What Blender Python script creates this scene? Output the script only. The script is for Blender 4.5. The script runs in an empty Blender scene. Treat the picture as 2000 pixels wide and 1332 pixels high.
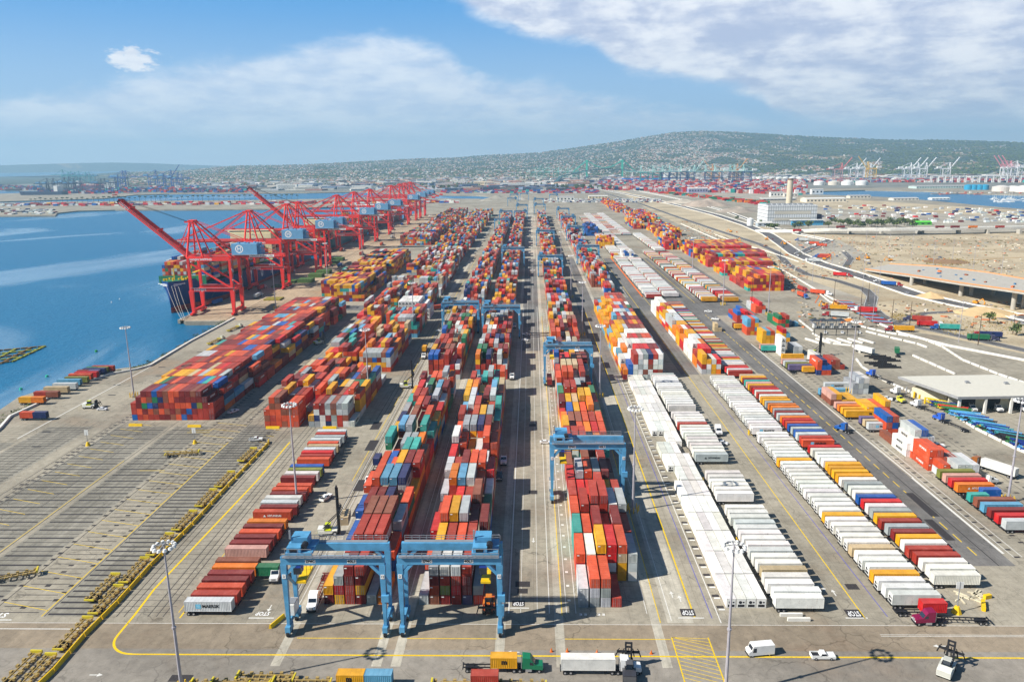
import bpy, math, random, bmesh
from mathutils import Vector, Matrix
from mathutils.geometry import tessellate_polygon
random.seed(7)
R = math.radians
# ------------------------------------------------------------------ camera
F = 1500.0; H = 113.0; CX, CY = 1000.0, 666.0; ROLL = .0125
PITCH = math.atan(351.5 / 1500); YAW = R(1.5391711618)
cam = bpy.data.cameras.new('camera'); camo = bpy.data.objects.new('camera', cam)
bpy.context.scene.collection.objects.link(camo); bpy.context.scene.camera = camo
cam.sensor_width = 36; cam.lens = 27.0; cam.clip_start = 1; cam.clip_end = 120000
camo.location = (0, 0, H)
camo.matrix_world = Matrix.Translation((0, 0, H)) @ Matrix.Rotation(YAW, 4, 'Z') @ Matrix.Rotation(R(90) - PITCH, 4, 'X') @ Matrix.Rotation(ROLL, 4, 'Z').inverted()
# ------------------------------------------------------------------ sun, sky, exposure
SUN_EL = R(40); SUN_AZ = (-math.cos(R(20)), -math.sin(R(20)))     # horizontal direction towards the sun
sunv = Vector((SUN_AZ[0] * math.cos(SUN_EL), SUN_AZ[1] * math.cos(SUN_EL), math.sin(SUN_EL)))
sl = bpy.data.lights.new('sun', 'SUN'); sl.energy = 5.0; sl.angle = R(.53); sl.color = (1, .95, .87)
so = bpy.data.objects.new('sun', sl); bpy.context.scene.collection.objects.link(so)
so.rotation_euler = (-sunv).to_track_quat('-Z', 'Y').to_euler(); so.location = (-200, -100, 300)
VS = bpy.context.scene.view_settings
VS.view_transform = 'Standard'; VS.look = 'None'; VS.exposure = 0.64; VS.gamma = 1

def cam_dir(px, py):
    u = px - CX; v = py - CY; c, s = math.cos(ROLL), math.sin(ROLL)
    uu = u * c - v * s; vv = u * s + v * c; x = uu / F; y = -vv / F
    return x, math.cos(PITCH) + y * math.sin(PITCH), -math.sin(PITCH) + y * math.cos(PITCH)
def ray(px, py):
    x, fy, fz = cam_dir(px, py); c, s = math.cos(YAW), math.sin(YAW)
    return x * c - fy * s, x * s + fy * c, fz
def G(px, py, z=0):                 # ground point (survey of the site from the photograph)
    a, b, c = ray(px, py); t = (z - H) / c
    return (a * t, b * t)
def azel(px, py):
    a, b, c = ray(px, py); return math.atan2(a, b), math.atan2(c, math.hypot(a, b))

W = bpy.data.worlds.new('World'); bpy.context.scene.world = W; W.use_nodes = True
class N:                            # tiny node-tree helper
    def __init__(s, nt): s.nt = nt; s.n = nt.nodes; s.l = nt.links
    def new(s, t, **k):
        n = s.n.new(t)
        for a, b in k.items(): setattr(n, a, b)
        return n
    def put(s, sock, v):
        if hasattr(v, 'is_linked') or isinstance(v, bpy.types.NodeSocket): s.l.new(v, sock)
        else: sock.default_value = v
    def m(s, op, a, b=0.0, c=0.0, clamp=False):
        n = s.new('ShaderNodeMath', operation=op); n.use_clamp = clamp
        s.put(n.inputs[0], a); s.put(n.inputs[1], b)
        if len(n.inputs) > 2: s.put(n.inputs[2], c)
        return n.outputs[0]
    def noise(s, vec, scale, detail=4, rough=.55, out=0, **k):
        n = s.new('ShaderNodeTexNoise'); s.l.new(vec, n.inputs['Vector']); n.inputs['Scale'].default_value = scale
        n.inputs['Detail'].default_value = detail; n.inputs['Roughness'].default_value = rough
        for a, b in k.items(): n.inputs[a].default_value = b
        return n.outputs[out]
    def mapr(s, v, a, b, c=0., d=1., t='SMOOTHSTEP'):
        n = s.new('ShaderNodeMapRange', interpolation_type=t); s.put(n.inputs[0], v)
        for i, q in enumerate((a, b, c, d)): s.put(n.inputs[i + 1], q)
        return n.outputs[0]
    def mix(s, f, a, b, mode='MIX'):
        n = s.new('ShaderNodeMix', data_type='RGBA', blend_type=mode); s.put(n.inputs[0], f)
        for q, v in ((6, a), (7, b)):
            if isinstance(v, (tuple, list)): v = tuple(v) + (1,) * (4 - len(v))
            s.put(n.inputs[q], v)
        return n.outputs[2]
    def vscale(s, v, sc, rot=0):
        n = s.new('ShaderNodeMapping'); s.l.new(v, n.inputs[0]); n.inputs['Scale'].default_value = sc
        n.inputs['Rotation'].default_value = (0, 0, rot); return n.outputs[0]
def build_world():
    nt = W.node_tree; k = N(nt); bg = nt.nodes['Background']
    sky = k.new('ShaderNodeTexSky', sky_type='NISHITA'); sky.sun_disc = False
    sky.sun_elevation = SUN_EL; sky.sun_rotation = math.atan2(SUN_AZ[0], SUN_AZ[1]); sky.altitude = 100
    sky.air_density = 1.0; sky.dust_density = .6; sky.ozone_density = 4.0
    tc = k.new('ShaderNodeTexCoord').outputs['Generated']
    sp = k.new('ShaderNodeSeparateXYZ'); k.l.new(tc, sp.inputs[0]); x, y, z = sp.outputs
    az = k.m('MULTIPLY', k.m('ARCTAN2', x, y), 57.2958); el = k.m('MULTIPLY', k.m('ARCSINE', z), 57.2958)
    u = k.m('DIVIDE', k.m('ADD', az, 40), 80, clamp=True)            # -40..40 degrees of azimuth
    def curve(pts, fac=20.0):                                       # azimuth -> elevation of a cloud edge
        n = k.new('ShaderNodeFloatCurve'); k.l.new(u, n.inputs[1]); c = n.mapping.curves[0]
        P = []
        for px, py in pts:
            a, e = azel(px, py); P.append(((math.degrees(a) + 40) / 80, max(0, min(1, (math.degrees(e) + 2) / fac))))
        P.sort(); c.points[0].location = (0, P[0][1]); c.points[1].location = (1, P[-1][1])
        for p in P: c.points.new(*p)
        n.mapping.update(); return k.m('SUBTRACT', k.m('MULTIPLY', n.outputs[0], fac), 2)
    # elongated cloud noise: direction, stretched along the horizon
    cv = k.new('ShaderNodeCombineXYZ'); k.l.new(k.m('MULTIPLY', az, .15), cv.inputs[0]); k.l.new(k.m('MULTIPLY', k.m('POWER', k.m('MAXIMUM', el, 0), .8), .62), cv.inputs[1])
    v = cv.outputs[0]
    n1 = k.noise(v, 1.1, 7, .6, Distortion=.25); n2 = k.noise(v, 3.2, 6, .62, Distortion=.5); n3 = k.noise(v, .55, 3, .5)
    n4 = k.noise(k.vscale(v, (.8, 1.5, 1)), 1.7, 6, .6)
    dn = k.m('ADD', k.m('MULTIPLY', k.m('SUBTRACT', n1, .5), 4.2), k.m('MULTIPLY', k.m('SUBTRACT', n2, .5), 1.8))
    A = curve([(700, -60), (850, -8), (960, 45), (1060, 80), (1150, 95), (1230, 140), (1330, 155), (1480, 195), (1520, 230), (1700, 250), (2000, 262)])
    ma = k.mapr(k.m('ADD', k.m('SUBTRACT', el, A), k.m('MULTIPLY', dn, .42)), -.35, .8)
    B = curve([(0, 180), (150, 175), (300, 140), (420, 118), (560, 100), (650, 78), (850, 92), (930, 150), (1060, 165), (1200, 196), (1400, 232), (1500, 246), (2000, 262)])
    mb = k.m('MULTIPLY', k.mapr(k.m('ADD', k.m('SUBTRACT', B, el), k.m('MULTIPLY', dn, .7)), -.6, 1.0), k.mapr(k.m('ADD', n4, k.m('MULTIPLY', n3, .5)), .42, .72, .84, 1.0))
    a0, e0 = map(math.degrees, azel(258, 112))
    du = k.m('DIVIDE', k.m('SUBTRACT', az, a0), 1.6); dv = k.m('DIVIDE', k.m('SUBTRACT', el, e0 - .1), .85)
    rr = k.m('SQRT', k.m('ADD', k.m('MULTIPLY', du, du), k.m('MULTIPLY', dv, dv)))
    mp = k.mapr(k.m('ADD', k.m('SUBTRACT', 1, rr), k.m('MULTIPLY', k.m('SUBTRACT', k.noise(v, 6, 5, .6), .5), 2.6)), -.05, .5)
    lowsky = k.m('MULTIPLY', k.mapr(el, 27, 12), k.mapr(k.m('ABSOLUTE', az), 75, 40))   # clouds fade out overhead and behind, shaped to weaken the fill light
    cov = k.m('MULTIPLY', k.m('MAXIMUM', k.m('MAXIMUM', ma, mb), mp), lowsky)
    # light and grey parts of the clouds
    sh = k.m('ADD', k.m('MULTIPLY', n2, .22), k.m('ADD', k.m('MULTIPLY', n4, .45), k.m('MULTIPLY', n1, .65)))
    lum = k.mapr(sh, .54, .78, 0, 1)
    ca = k.mix(lum, (.36, .40, .53), (.70, .70, .72)); cb = k.mix(lum, (.40, .48, .62), (.60, .64, .70))
    col = k.mix(k.m('MAXIMUM', ma, mp), cb, ca)
    haze = k.mapr(el, 3.6, -.2)                                      # milky air low over the horizon
    sat = k.new('ShaderNodeHueSaturation'); sat.inputs['Saturation'].default_value = 1.3; k.l.new(sky.outputs[0], sat.inputs['Color'])
    S = .05
    skyc = k.mix(1.0, sat.outputs[0], (S, S, S), 'MULTIPLY')
    low = k.mix(k.mapr(el, 3, 12), (.27, .42, .62), (.055, .25, .56))                    # scattered light low over the sea coast
    skyc = k.mix(k.m('MULTIPLY', k.mapr(el, 22, 11, 0, .92), k.mapr(k.m('ABSOLUTE', az), 90, 50)), skyc, low)
    c1 = k.mix(k.m('MULTIPLY', cov, .93), skyc, col)
    c2 = k.mix(k.m('MULTIPLY', haze, .75), c1, (.70, .79, .90))
    c3 = k.mix(1.0, c2, (1 / S, 1 / S, 1 / S), 'MULTIPLY')
    k.l.new(c3, bg.inputs['Color']); bg.inputs['Strength'].default_value = S
build_world()

# ------------------------------------------------------------------ helpers
COL = bpy.context.scene.collection
def lin(c):
    return tuple(((v / 255) / 12.92 if v / 255 <= .04045 else (((v / 255) + .055) / 1.055) ** 2.4) for v in c)
class MB:
    def __init__(s): s.v = []; s.f = []; s.m = []; s.c = []; s.mats = []; s.col = None; s.mat = None
    def M(s, mat):
        s.mat = mat
        if mat not in s.mats: s.mats.append(mat)
        return s
    def C(s, c): s.col = c; return s
    def add(s, vs, fs):
        b = len(s.v); s.v.extend(vs); mi = s.mats.index(s.mat)
        for f in fs: s.f.append(tuple(b + i for i in f)); s.m.append(mi); s.c.append(s.col)
    def hexa(s, p):    # p: 8 points, bottom ccw then top ccw
        s.add(p, [(3, 2, 1, 0), (4, 5, 6, 7), (0, 1, 5, 4), (1, 2, 6, 5), (2, 3, 7, 6), (3, 0, 4, 7)])
    def box(s, x0, x1, y0, y1, z0, z1):
        s.hexa([(x0, y0, z0), (x1, y0, z0), (x1, y1, z0), (x0, y1, z0), (x0, y0, z1), (x1, y0, z1), (x1, y1, z1), (x0, y1, z1)])
    def obox(s, cx, cy, z0, lx, ly, h, a=0.):
        c, n = math.cos(a), math.sin(a); P = []
        for z in (z0, z0 + h):
            for dx, dy in ((-1, -1), (1, -1), (1, 1), (-1, 1)):
                x, y = dx * lx / 2, dy * ly / 2; P.append((cx + x * c - y * n, cy + x * n + y * c, z))
        s.hexa(P)
    def beam(s, p, q, w, h=None, up=(0, 0, 1)):
        h = h or w; p = Vector(p); q = Vector(q); d = (q - p)
        if d.length < 1e-6: return
        d.normalize(); u = Vector(up)
        if abs(d.dot(u)) > .98: u = Vector((0, 1, 0))
        sx = d.cross(u).normalized() * w / 2; sz = sx.cross(d).normalized() * h / 2
        P = [p - sx - sz, p + sx - sz, q + sx - sz, q - sx - sz, p - sx + sz, p + sx + sz, q + sx + sz, q - sx + sz]
        s.hexa([tuple(a) for a in P])
    def cyl(s, p, q, r, n=8, r2=None, caps=True):
        r2 = r if r2 is None else r2; p = Vector(p); q = Vector(q); d = (q - p).normalized()
        u = Vector((0, 0, 1)) if abs(d.z) < .9 else Vector((1, 0, 0)); a = d.cross(u).normalized(); b = d.cross(a)
        vs = []
        for c, rad in ((p, r), (q, r2)):
            for i in range(n):
                t = 2 * math.pi * i / n; vs.append(tuple(c + (a * math.cos(t) + b * math.sin(t)) * rad))
        fs = [(i, i + n, (i + 1) % n + n, (i + 1) % n) for i in range(n)]
        if caps: fs += [tuple(range(n)), tuple(range(2 * n - 1, n - 1, -1))]
        s.add(vs, fs)
    def prism(s, pts, z0, z1, holes=()):
        loops = [list(pts)] + [list(h) for h in holes]
        flat = [p for l in loops for p in l]
        tris = tessellate_polygon([[Vector((p[0], p[1], 0)) for p in l] for l in loops])
        vs = [(p[0], p[1], z1) for p in flat]; out = []
        for a, b, c in tris:
            A, B, C_ = flat[a], flat[b], flat[c]
            cr = (B[0] - A[0]) * (C_[1] - A[1]) - (B[1] - A[1]) * (C_[0] - A[0])
            out.append((a, b, c) if cr > 0 else (a, c, b))
        s.add(vs, out)
        if z0 is not None:
            for l in loops:
                for i in range(len(l)):
                    a, b = l[i], l[(i + 1) % len(l)]
                    s.add([(a[0], a[1], z0), (b[0], b[1], z0), (b[0], b[1], z1), (a[0], a[1], z1)], [(0, 1, 2, 3)])
    def strip(s, pts, w, z, h=0.0):      # ribbon along a polyline, or a wall if h
        L, Rr = [], []
        n = len(pts)
        for i, p in enumerate(pts):
            a = Vector(pts[max(0, i - 1)][:2]); b = Vector(pts[min(n - 1, i + 1)][:2]); d = (b - a).normalized()
            zz = p[2] if len(p) > 2 else z
            nx, ny = -d.y * w / 2, d.x * w / 2; L.append((p[0] + nx, p[1] + ny, zz)); Rr.append((p[0] - nx, p[1] - ny, zz))
        for i in range(n - 1):
            if h:
                a, b, c, d = Rr[i], Rr[i + 1], L[i + 1], L[i]
                t = lambda q: (q[0], q[1], q[2] + h)
                s.hexa([a, b, c, d, t(a), t(b), t(c), t(d)])
            else: s.add([Rr[i], Rr[i + 1], L[i + 1], L[i]], [(0, 1, 2, 3)])
    def build(s, name, parent=None, loc=(0, 0, 0), rz=0., smooth=False):
        me = bpy.data.meshes.new(name); me.from_pydata(s.v, [], s.f)
        for m_ in s.mats: me.materials.append(m_)
        if len(s.mats) > 1: me.polygons.foreach_set('material_index', s.m)
        if any(c is not None for c in s.c):
            at = me.attributes.new('Col', 'FLOAT_COLOR', 'FACE'); buf = []
            for c in s.c: c = c or (.5, .5, .5); buf += [c[0], c[1], c[2], 1]
            at.data.foreach_set('color', buf)
        if smooth: me.polygons.foreach_set('use_smooth', [True] * len(me.polygons))
        me.update()
        o = bpy.data.objects.new(name, me); COL.objects.link(o); o.location = loc; o.rotation_euler = (0, 0, rz)
        if parent: o.parent = parent
        return o
def empty(name, loc=(0, 0, 0), rz=0.):
    o = bpy.data.objects.new(name, None); COL.objects.link(o); o.location = loc; o.rotation_euler = (0, 0, rz)
    o.empty_display_size = 1; return o
def tag(o, label=None, cat=None, group=None, kind=None):
    if label: o['label'] = label
    if cat: o['category'] = cat
    if group: o['group'] = group
    if kind: o['kind'] = kind
    return o
def copy_tree(o, parent=None, loc=None, rz=None, color=None):
    c = o.copy(); COL.objects.link(c); c.parent = parent
    if loc is not None: c.location = loc
    if rz is not None: c.rotation_euler = (0, 0, rz)
    if color is not None: c.color = color
    for ch in [q for q in KIDS.get(o.name, ())]:
        copy_tree(ch, c, color=color)
    return c
KIDS = {}
def index_kids(root):
    def rec(o):
        KIDS[o.name] = [q for q in bpy.data.objects if q.parent == o]
        for q in KIDS[o.name]: rec(q)
    rec(root)
# ------------------------------------------------------------------ materials
MAT = {}
def mat_new(name):
    m = bpy.data.materials.new(name); m.use_nodes = True; MAT[name] = m
    k = N(m.node_tree); return m, k, m.node_tree.nodes['Principled BSDF']
def P(name, rgb, rough=.6, metal=0., var=.12, scale=.6, spec=.3):
    if name in MAT: return MAT[name]
    m, k, b = mat_new(name); c = lin(rgb)
    geo = k.new('ShaderNodeNewGeometry').outputs['Position']
    n = k.noise(geo, scale, 4, .6)
    f = k.mapr(n, .3, .75, 1 - var, 1 + var, 'LINEAR'); cc = k.new('ShaderNodeCombineColor')
    for i in range(3): k.l.new(f, cc.inputs[i])
    k.l.new(k.mix(1.0, c, cc.outputs[0], 'MULTIPLY'), b.inputs['Base Color'])
    b.inputs['Roughness'].default_value = rough; b.inputs['Metallic'].default_value = metal
    b.inputs['Specular IOR Level'].default_value = spec
    return m
def mat_cont(name, attr, ribs=False):
    m, k, b = mat_new(name)
    if attr: src = k.new('ShaderNodeAttribute', attribute_name='Col').outputs['Color']
    else: src = k.new('ShaderNodeObjectInfo').outputs['Color']
    geo = k.new('ShaderNodeNewGeometry').outputs['Position']
    n = k.noise(geo, .35, 6, .65); n2 = k.noise(k.vscale(geo, (1.5, 1.5, .12)), 1.6, 4, .6); n3 = k.noise(geo, 2.5, 3, .6)
    f = k.mapr(n, .3, .72, .68, 1.02, 'LINEAR')
    cc = k.new('ShaderNodeCombineColor')
    for i in range(3): k.l.new(f, cc.inputs[i])
    c = k.mix(1.0, src, cc.outputs[0], 'MULTIPLY')
    rust = k.m('MULTIPLY', k.mapr(n2, .58, .74), k.mapr(n3, .45, .62))
    c = k.mix(k.m('MULTIPLY', rust, .65), c, lin((120, 70, 45)))
    dust = k.mapr(n, .5, .75)
    c = k.mix(k.m('MULTIPLY', dust, .1), c, lin((190, 175, 160)))
    nz = k.new('ShaderNodeSeparateXYZ'); k.l.new(k.new('ShaderNodeNewGeometry').outputs['Normal'], nz.inputs[0])   # roofs are bleached and dusty
    c = k.mix(k.m('MULTIPLY', k.mapr(nz.outputs[2], .8, .95), .07), c, lin((206, 180, 165)))
    k.l.new(c, b.inputs['Base Color']); b.inputs['Roughness'].default_value = .55; b.inputs['Specular IOR Level'].default_value = .25
    return m
PAINT = mat_cont('container_paint', False); PAINTA = mat_cont('container_paint_mixed', True)
def mat_flat_attr():
    m, k, b = mat_new('mixed_paint'); src = k.new('ShaderNodeAttribute', attribute_name='Col').outputs['Color']
    k.l.new(src, b.inputs['Base Color']); b.inputs['Roughness'].default_value = .7; b.inputs['Specular IOR Level'].default_value = .2
    return m
FLATA = mat_flat_attr()
DARK = P('dark_rubber', (28, 28, 30), .8); STEEL = P('galvanised_steel', (150, 152, 155), .5, .3); BLK = P('black_steel', (38, 38, 42), .6)
WHITE = P('white_paint', (224, 224, 220), .45); GLASS = P('window_glass', (30, 40, 52), .1, 0, .05, spec=.8)
YEL = P('safety_yellow', (228, 186, 20), .55); LINEY = P('yellow_marking', (226, 190, 20), .8, var=.3, scale=3); LINEW = P('white_marking', (215, 213, 205), .8, var=.25, scale=3)
ORANGE = P('orange_paint', (226, 110, 30), .6); CONC = P('concrete', (176, 171, 160), .85, var=.12, scale=.3)
CONCW = P('pale_concrete', (222, 219, 210), .85, var=.1, scale=.4); CHROME = P('aluminium', (190, 192, 196), .35, .6)
CRED = P('crane_red', (236, 56, 48), .5, var=.14, scale=.15); CBLUE = P('crane_blue', (86, 152, 192), .5, var=.22, scale=.4)
HOUSEB = P('machinery_house_blue', (108, 160, 196), .5, var=.08)
LETW = P('white_lettering', (235, 235, 232), .6); LETK = P('black_lettering', (24, 26, 30), .6)
# ------------------------------------------------------------------ lettering
_txt = {}
def text_mesh(body, mat, bold=.02):
    key = (body, mat.name)
    if key in _txt: return _txt[key]
    cu = bpy.data.curves.new('lettering', 'FONT'); cu.body = body; cu.size = 1; cu.offset = bold; cu.align_x = 'CENTER'; cu.align_y = 'CENTER'; cu.resolution_u = 2
    o = bpy.data.objects.new('tmp', cu); COL.objects.link(o); bpy.context.view_layer.update()
    me = bpy.data.meshes.new_from_object(o.evaluated_get(bpy.context.evaluated_depsgraph_get()))
    bpy.data.objects.remove(o); bpy.data.curves.remove(cu)
    me.name = 'lettering'; me.materials.clear(); me.materials.append(mat)
    xs = [v.co.x for v in me.vertices]; w = max(xs) - min(xs); _txt[key] = (me, w); return me, w
def text(body, mat, parent, loc, width=None, height=None, face='-y', name='lettering', bold=.02, flip=False):
    """lettering standing on a wall facing -y / +x / -x, or lying flat ('up')"""
    me, w = text_mesh(body, mat, bold); o = bpy.data.objects.new(name, me); COL.objects.link(o)
    sx = (width / w) if width else height; sy = height if height else sx
    X = Vector((1, 0, 0)); Y = Vector((0, 0, 1)); 
    if face == '+x': X = Vector((0, 1, 0))
    elif face == '-x': X = Vector((0, -1, 0))
    elif face == 'up': X = Vector((1, 0, 0)); Y = Vector((0, 1, 0))
    elif face == 'upflip': X = Vector((-1, 0, 0)); Y = Vector((0, -1, 0))
    Z = X.cross(Y)
    m = Matrix(((X.x * sx, Y.x * sy, Z.x, loc[0]), (X.y * sx, Y.y * sy, Z.y, loc[1]), (X.z * sx, Y.z * sy, Z.z, loc[2]), (0, 0, 0, 1)))
    if parent: o.parent = parent
    o.matrix_local = m
    return o
# ------------------------------------------------------------------ ground, water, hills
def ground_mat(name, rgb, dark=(0.62), warm=(170, 140, 110), joints=True, streak=.5, big=.02, jscale=6.1):
    m, k, b = mat_new(name); geo = k.new('ShaderNodeNewGeometry').outputs['Position']; base = lin(rgb)
    n1 = k.noise(geo, big, 6, .62); n2 = k.noise(k.vscale(geo, (.5, .012, 1)), 1.0, 5, .65); n3 = k.noise(geo, .35, 6, .7); n4 = k.noise(k.vscale(geo, (2.2, .05, 1)), 1.0, 4, .6)
    c = k.mix(k.mapr(n1, .42, .62), base, lin(tuple(v * .86 for v in rgb)))
    c = k.mix(k.m('MULTIPLY', k.mapr(n1, .55, .7), .35), c, lin(warm))
    f = k.m('MULTIPLY', k.m('MULTIPLY', k.mapr(n2, .3, .7, 1 - .25 * streak, 1 + .14 * streak, 'LINEAR'), k.mapr(n3, .25, .75, .74, 1.18, 'LINEAR')), k.mapr(n4, .55, .75, 1, 1 - .22 * streak))
    sp = k.mapr(k.noise(geo, 1.3, 3, .5), .66, .74, 1, .72)       # oil spots
    f = k.m('MULTIPLY', f, sp)
    vw = k.new('ShaderNodeVectorMath', operation='ADD'); k.l.new(geo, vw.inputs[0]); wn = k.new('ShaderNodeTexNoise'); k.l.new(geo, wn.inputs['Vector']); wn.inputs['Scale'].default_value = .25
    sc = k.new('ShaderNodeVectorMath', operation='SCALE'); k.l.new(wn.outputs['Color'], sc.inputs[0]); sc.inputs['Scale'].default_value = 5; k.l.new(sc.outputs[0], vw.inputs[1])
    vo = k.new('ShaderNodeTexVoronoi', feature='DISTANCE_TO_EDGE'); k.l.new(vw.outputs[0], vo.inputs['Vector']); vo.inputs['Scale'].default_value = .085
    ck = k.m('MULTIPLY', k.mapr(vo.outputs['Distance'], .02, .0), k.mapr(k.noise(geo, .045, 3, .5), .46, .6)); f = k.m('MULTIPLY', f, k.m('SUBTRACT', 1, k.m('MULTIPLY', ck, .38)))
    tk = k.mapr(k.noise(k.vscale(geo, (.9, .9, 1)), .11, 2, .5, Distortion=3.5), .495, .505); tk2 = k.mapr(k.noise(k.vscale(geo, (.9, .9, 1)), .11, 2, .5, Distortion=3.5), .53, .52)
    f = k.m('MULTIPLY', f, k.m('SUBTRACT', 1, k.m('MULTIPLY', k.m('MULTIPLY', tk, tk2), .13)))       # curving tyre marks
    if joints:
        br = k.new('ShaderNodeTexBrick'); k.l.new(geo, br.inputs['Vector']); br.offset = 0; br.squash = 1
        br.inputs['Scale'].default_value = 1; br.inputs['Brick Width'].default_value = jscale; br.inputs['Row Height'].default_value = jscale
        br.inputs['Mortar Size'].default_value = .06; br.inputs['Mortar Smooth'].default_value = .4
        br.inputs['Color1'].default_value = (1, 1, 1, 1); br.inputs['Color2'].default_value = (.93, .93, .92, 1); br.inputs['Mortar'].default_value = (.62, .6, .58, 1)
        c = k.mix(.8, c, k.mix(1.0, c, br.outputs['Color'], 'MULTIPLY'))
    cc = k.new('ShaderNodeCombineColor')
    for i in range(3): k.l.new(f, cc.inputs[i])
    k.l.new(k.mix(1.0, c, cc.outputs[0], 'MULTIPLY'), b.inputs['Base Color']); b.inputs['Roughness'].default_value = .9
    b.inputs['Specular IOR Level'].default_value = .15; return m
YARD = ground_mat('yard_concrete', (166, 158, 141)); FARY = ground_mat('far_yard', (184, 176, 158), streak=.3, joints=False)
ASPH = ground_mat('dark_asphalt', (124, 121, 117), warm=(130, 118, 104), joints=False, streak=.9)
ASPB = ground_mat('worn_brown_asphalt', (154, 140, 120), warm=(158, 128, 104), joints=False, streak=.4)
SAND = ground_mat('dry_sand', (196, 180, 150), warm=(176, 138, 88), joints=False, streak=.2, big=.012)
LANEC = ground_mat('pale_lane_concrete', (190, 183, 166), joints=False, streak=1.0)
QUAYC = ground_mat('quay_deck', (186, 164, 136), warm=(190, 150, 110), joints=False, streak=.7)
TAR = P('tar_joint', (58, 54, 54), .8, var=.3, scale=2)
ROADM = ground_mat('road_asphalt', (112, 110, 110), warm=(110, 106, 100), joints=False, streak=.8)

shore = [(-900, -60), (-480, 130), (-330, 262)] + [G(*p) for p in ((0, 800), (35, 776), (110, 752), (170, 733), (215, 722), (262, 716), (290, 710), (372, 664), (452, 627.5), (362, 628), (359, 621))]
quay_top = (-264, 1725)
spit_top = [G(*p) for p in ((830, 404), (790, 399), (700, 402), (560, 408), (400, 409.5), (225, 410), (150, 412), (112, 416), (108, 421), (0, 422), (-300, 425))]
spit_far = [G(*p) for p in ((-300, 402), (0, 396.5), (120, 394), (300, 392.5), (480, 391), (640, 388.5), (760, 383.5), (834, 388), (930, 388.5), (975, 390), (978, 385), (930, 382), (845, 381))]
L1 = [G(*p) for p in ((700, 375), (600, 377), (480, 378), (330, 379), (262, 381), (200, 388), (100, 391), (0, 394), (-300, 401), (-300, 382), (0, 378.5), (72, 376), (76, 372), (0, 371.5), (-300, 374), (-300, 364), (-30, 360), (60, 359.5), (110, 355), (190, 350.5), (262, 347))]
L1 += [(-6200, 9000), (-7000, 22000), (14000, 22000), (14000, -200), (400, -60)]
outer = shore + [(-264, 640), quay_top] + spit_top + spit_far + L1
hole1 = [G(*p) for p in ((1556, 379), (1600, 374), (1690, 371.5), (1800, 373), (1900, 378), (2010, 381), (2300, 384), (2300, 425), (2010, 409.5), (1930, 403), (1850, 395), (1770, 388), (1745, 386), (1700, 384))]
hole2 = [G(*p) for p in ((232, 361.5), (330, 360.5), (345, 363), (300, 366), (240, 366))]
g = MB().M(YARD); g.prism(outer, -5, 0, [hole1, hole2]); tag(g.build('ground'), kind='structure')

URB = ground_mat('town_ground', (138, 138, 130), warm=(96, 104, 84), joints=False, streak=.2, big=.006)
b = MB().M(URB); b.prism([G(*p) for p in ((700, 373.5), (600, 375.5), (480, 376.5), (330, 377.5), (262, 379), (230, 378), (95, 377), (80, 371), (-300, 372), (-300, 366), (0, 362), (110, 357), (190, 352.5), (262, 348), (1000, 346), (2300, 330), (2300, 372), (2000, 372), (1800, 366), (1560, 369), (1330, 364), (1160, 364), (1000, 372), (850, 376))], None, .35); tag(b.build('town_ground'), kind='structure')
# water: rippled, with smooth slicks whose pale sky reflection is partly painted into the base colour
m, k, b = mat_new('harbour_water'); geo = k.new('ShaderNodeNewGeometry').outputs['Position']
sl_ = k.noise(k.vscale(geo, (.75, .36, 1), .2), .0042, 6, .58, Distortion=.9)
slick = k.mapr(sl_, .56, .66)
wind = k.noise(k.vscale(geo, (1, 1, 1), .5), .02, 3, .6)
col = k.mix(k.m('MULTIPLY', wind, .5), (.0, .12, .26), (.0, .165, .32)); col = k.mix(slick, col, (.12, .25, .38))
k.l.new(col, b.inputs['Base Color'])
k.l.new(k.mapr(slick, 0, 1, .3, .1), b.inputs['Roughness']); b.inputs['IOR'].default_value = 1.33; b.inputs['Specular IOR Level'].default_value = .5
rip = k.noise(k.vscale(geo, (1, 1.6, 1), .3), .16, 5, .65); rip2 = k.noise(geo, .8, 3, .6)
bp = k.new('ShaderNodeBump'); k.l.new(k.m('ADD', rip, k.m('MULTIPLY', rip2, .3)), bp.inputs['Height']); bp.inputs['Distance'].default_value = 2.2
k.l.new(k.mapr(slick, 0, 1, .65, .16), bp.inputs['Strength']); k.l.new(bp.outputs[0], b.inputs['Normal'])
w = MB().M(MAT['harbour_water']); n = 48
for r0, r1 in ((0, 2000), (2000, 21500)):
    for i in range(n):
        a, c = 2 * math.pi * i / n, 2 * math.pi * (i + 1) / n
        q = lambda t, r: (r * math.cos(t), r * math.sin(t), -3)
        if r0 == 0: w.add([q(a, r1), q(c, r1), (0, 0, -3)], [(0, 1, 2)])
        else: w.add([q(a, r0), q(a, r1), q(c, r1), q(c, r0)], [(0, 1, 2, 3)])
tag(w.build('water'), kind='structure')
sea = MB().M(P('seabed_silt', (60, 74, 70), .9)); sea.box(-16000, 16000, -200, 21000, -16, -15.5); 

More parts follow.
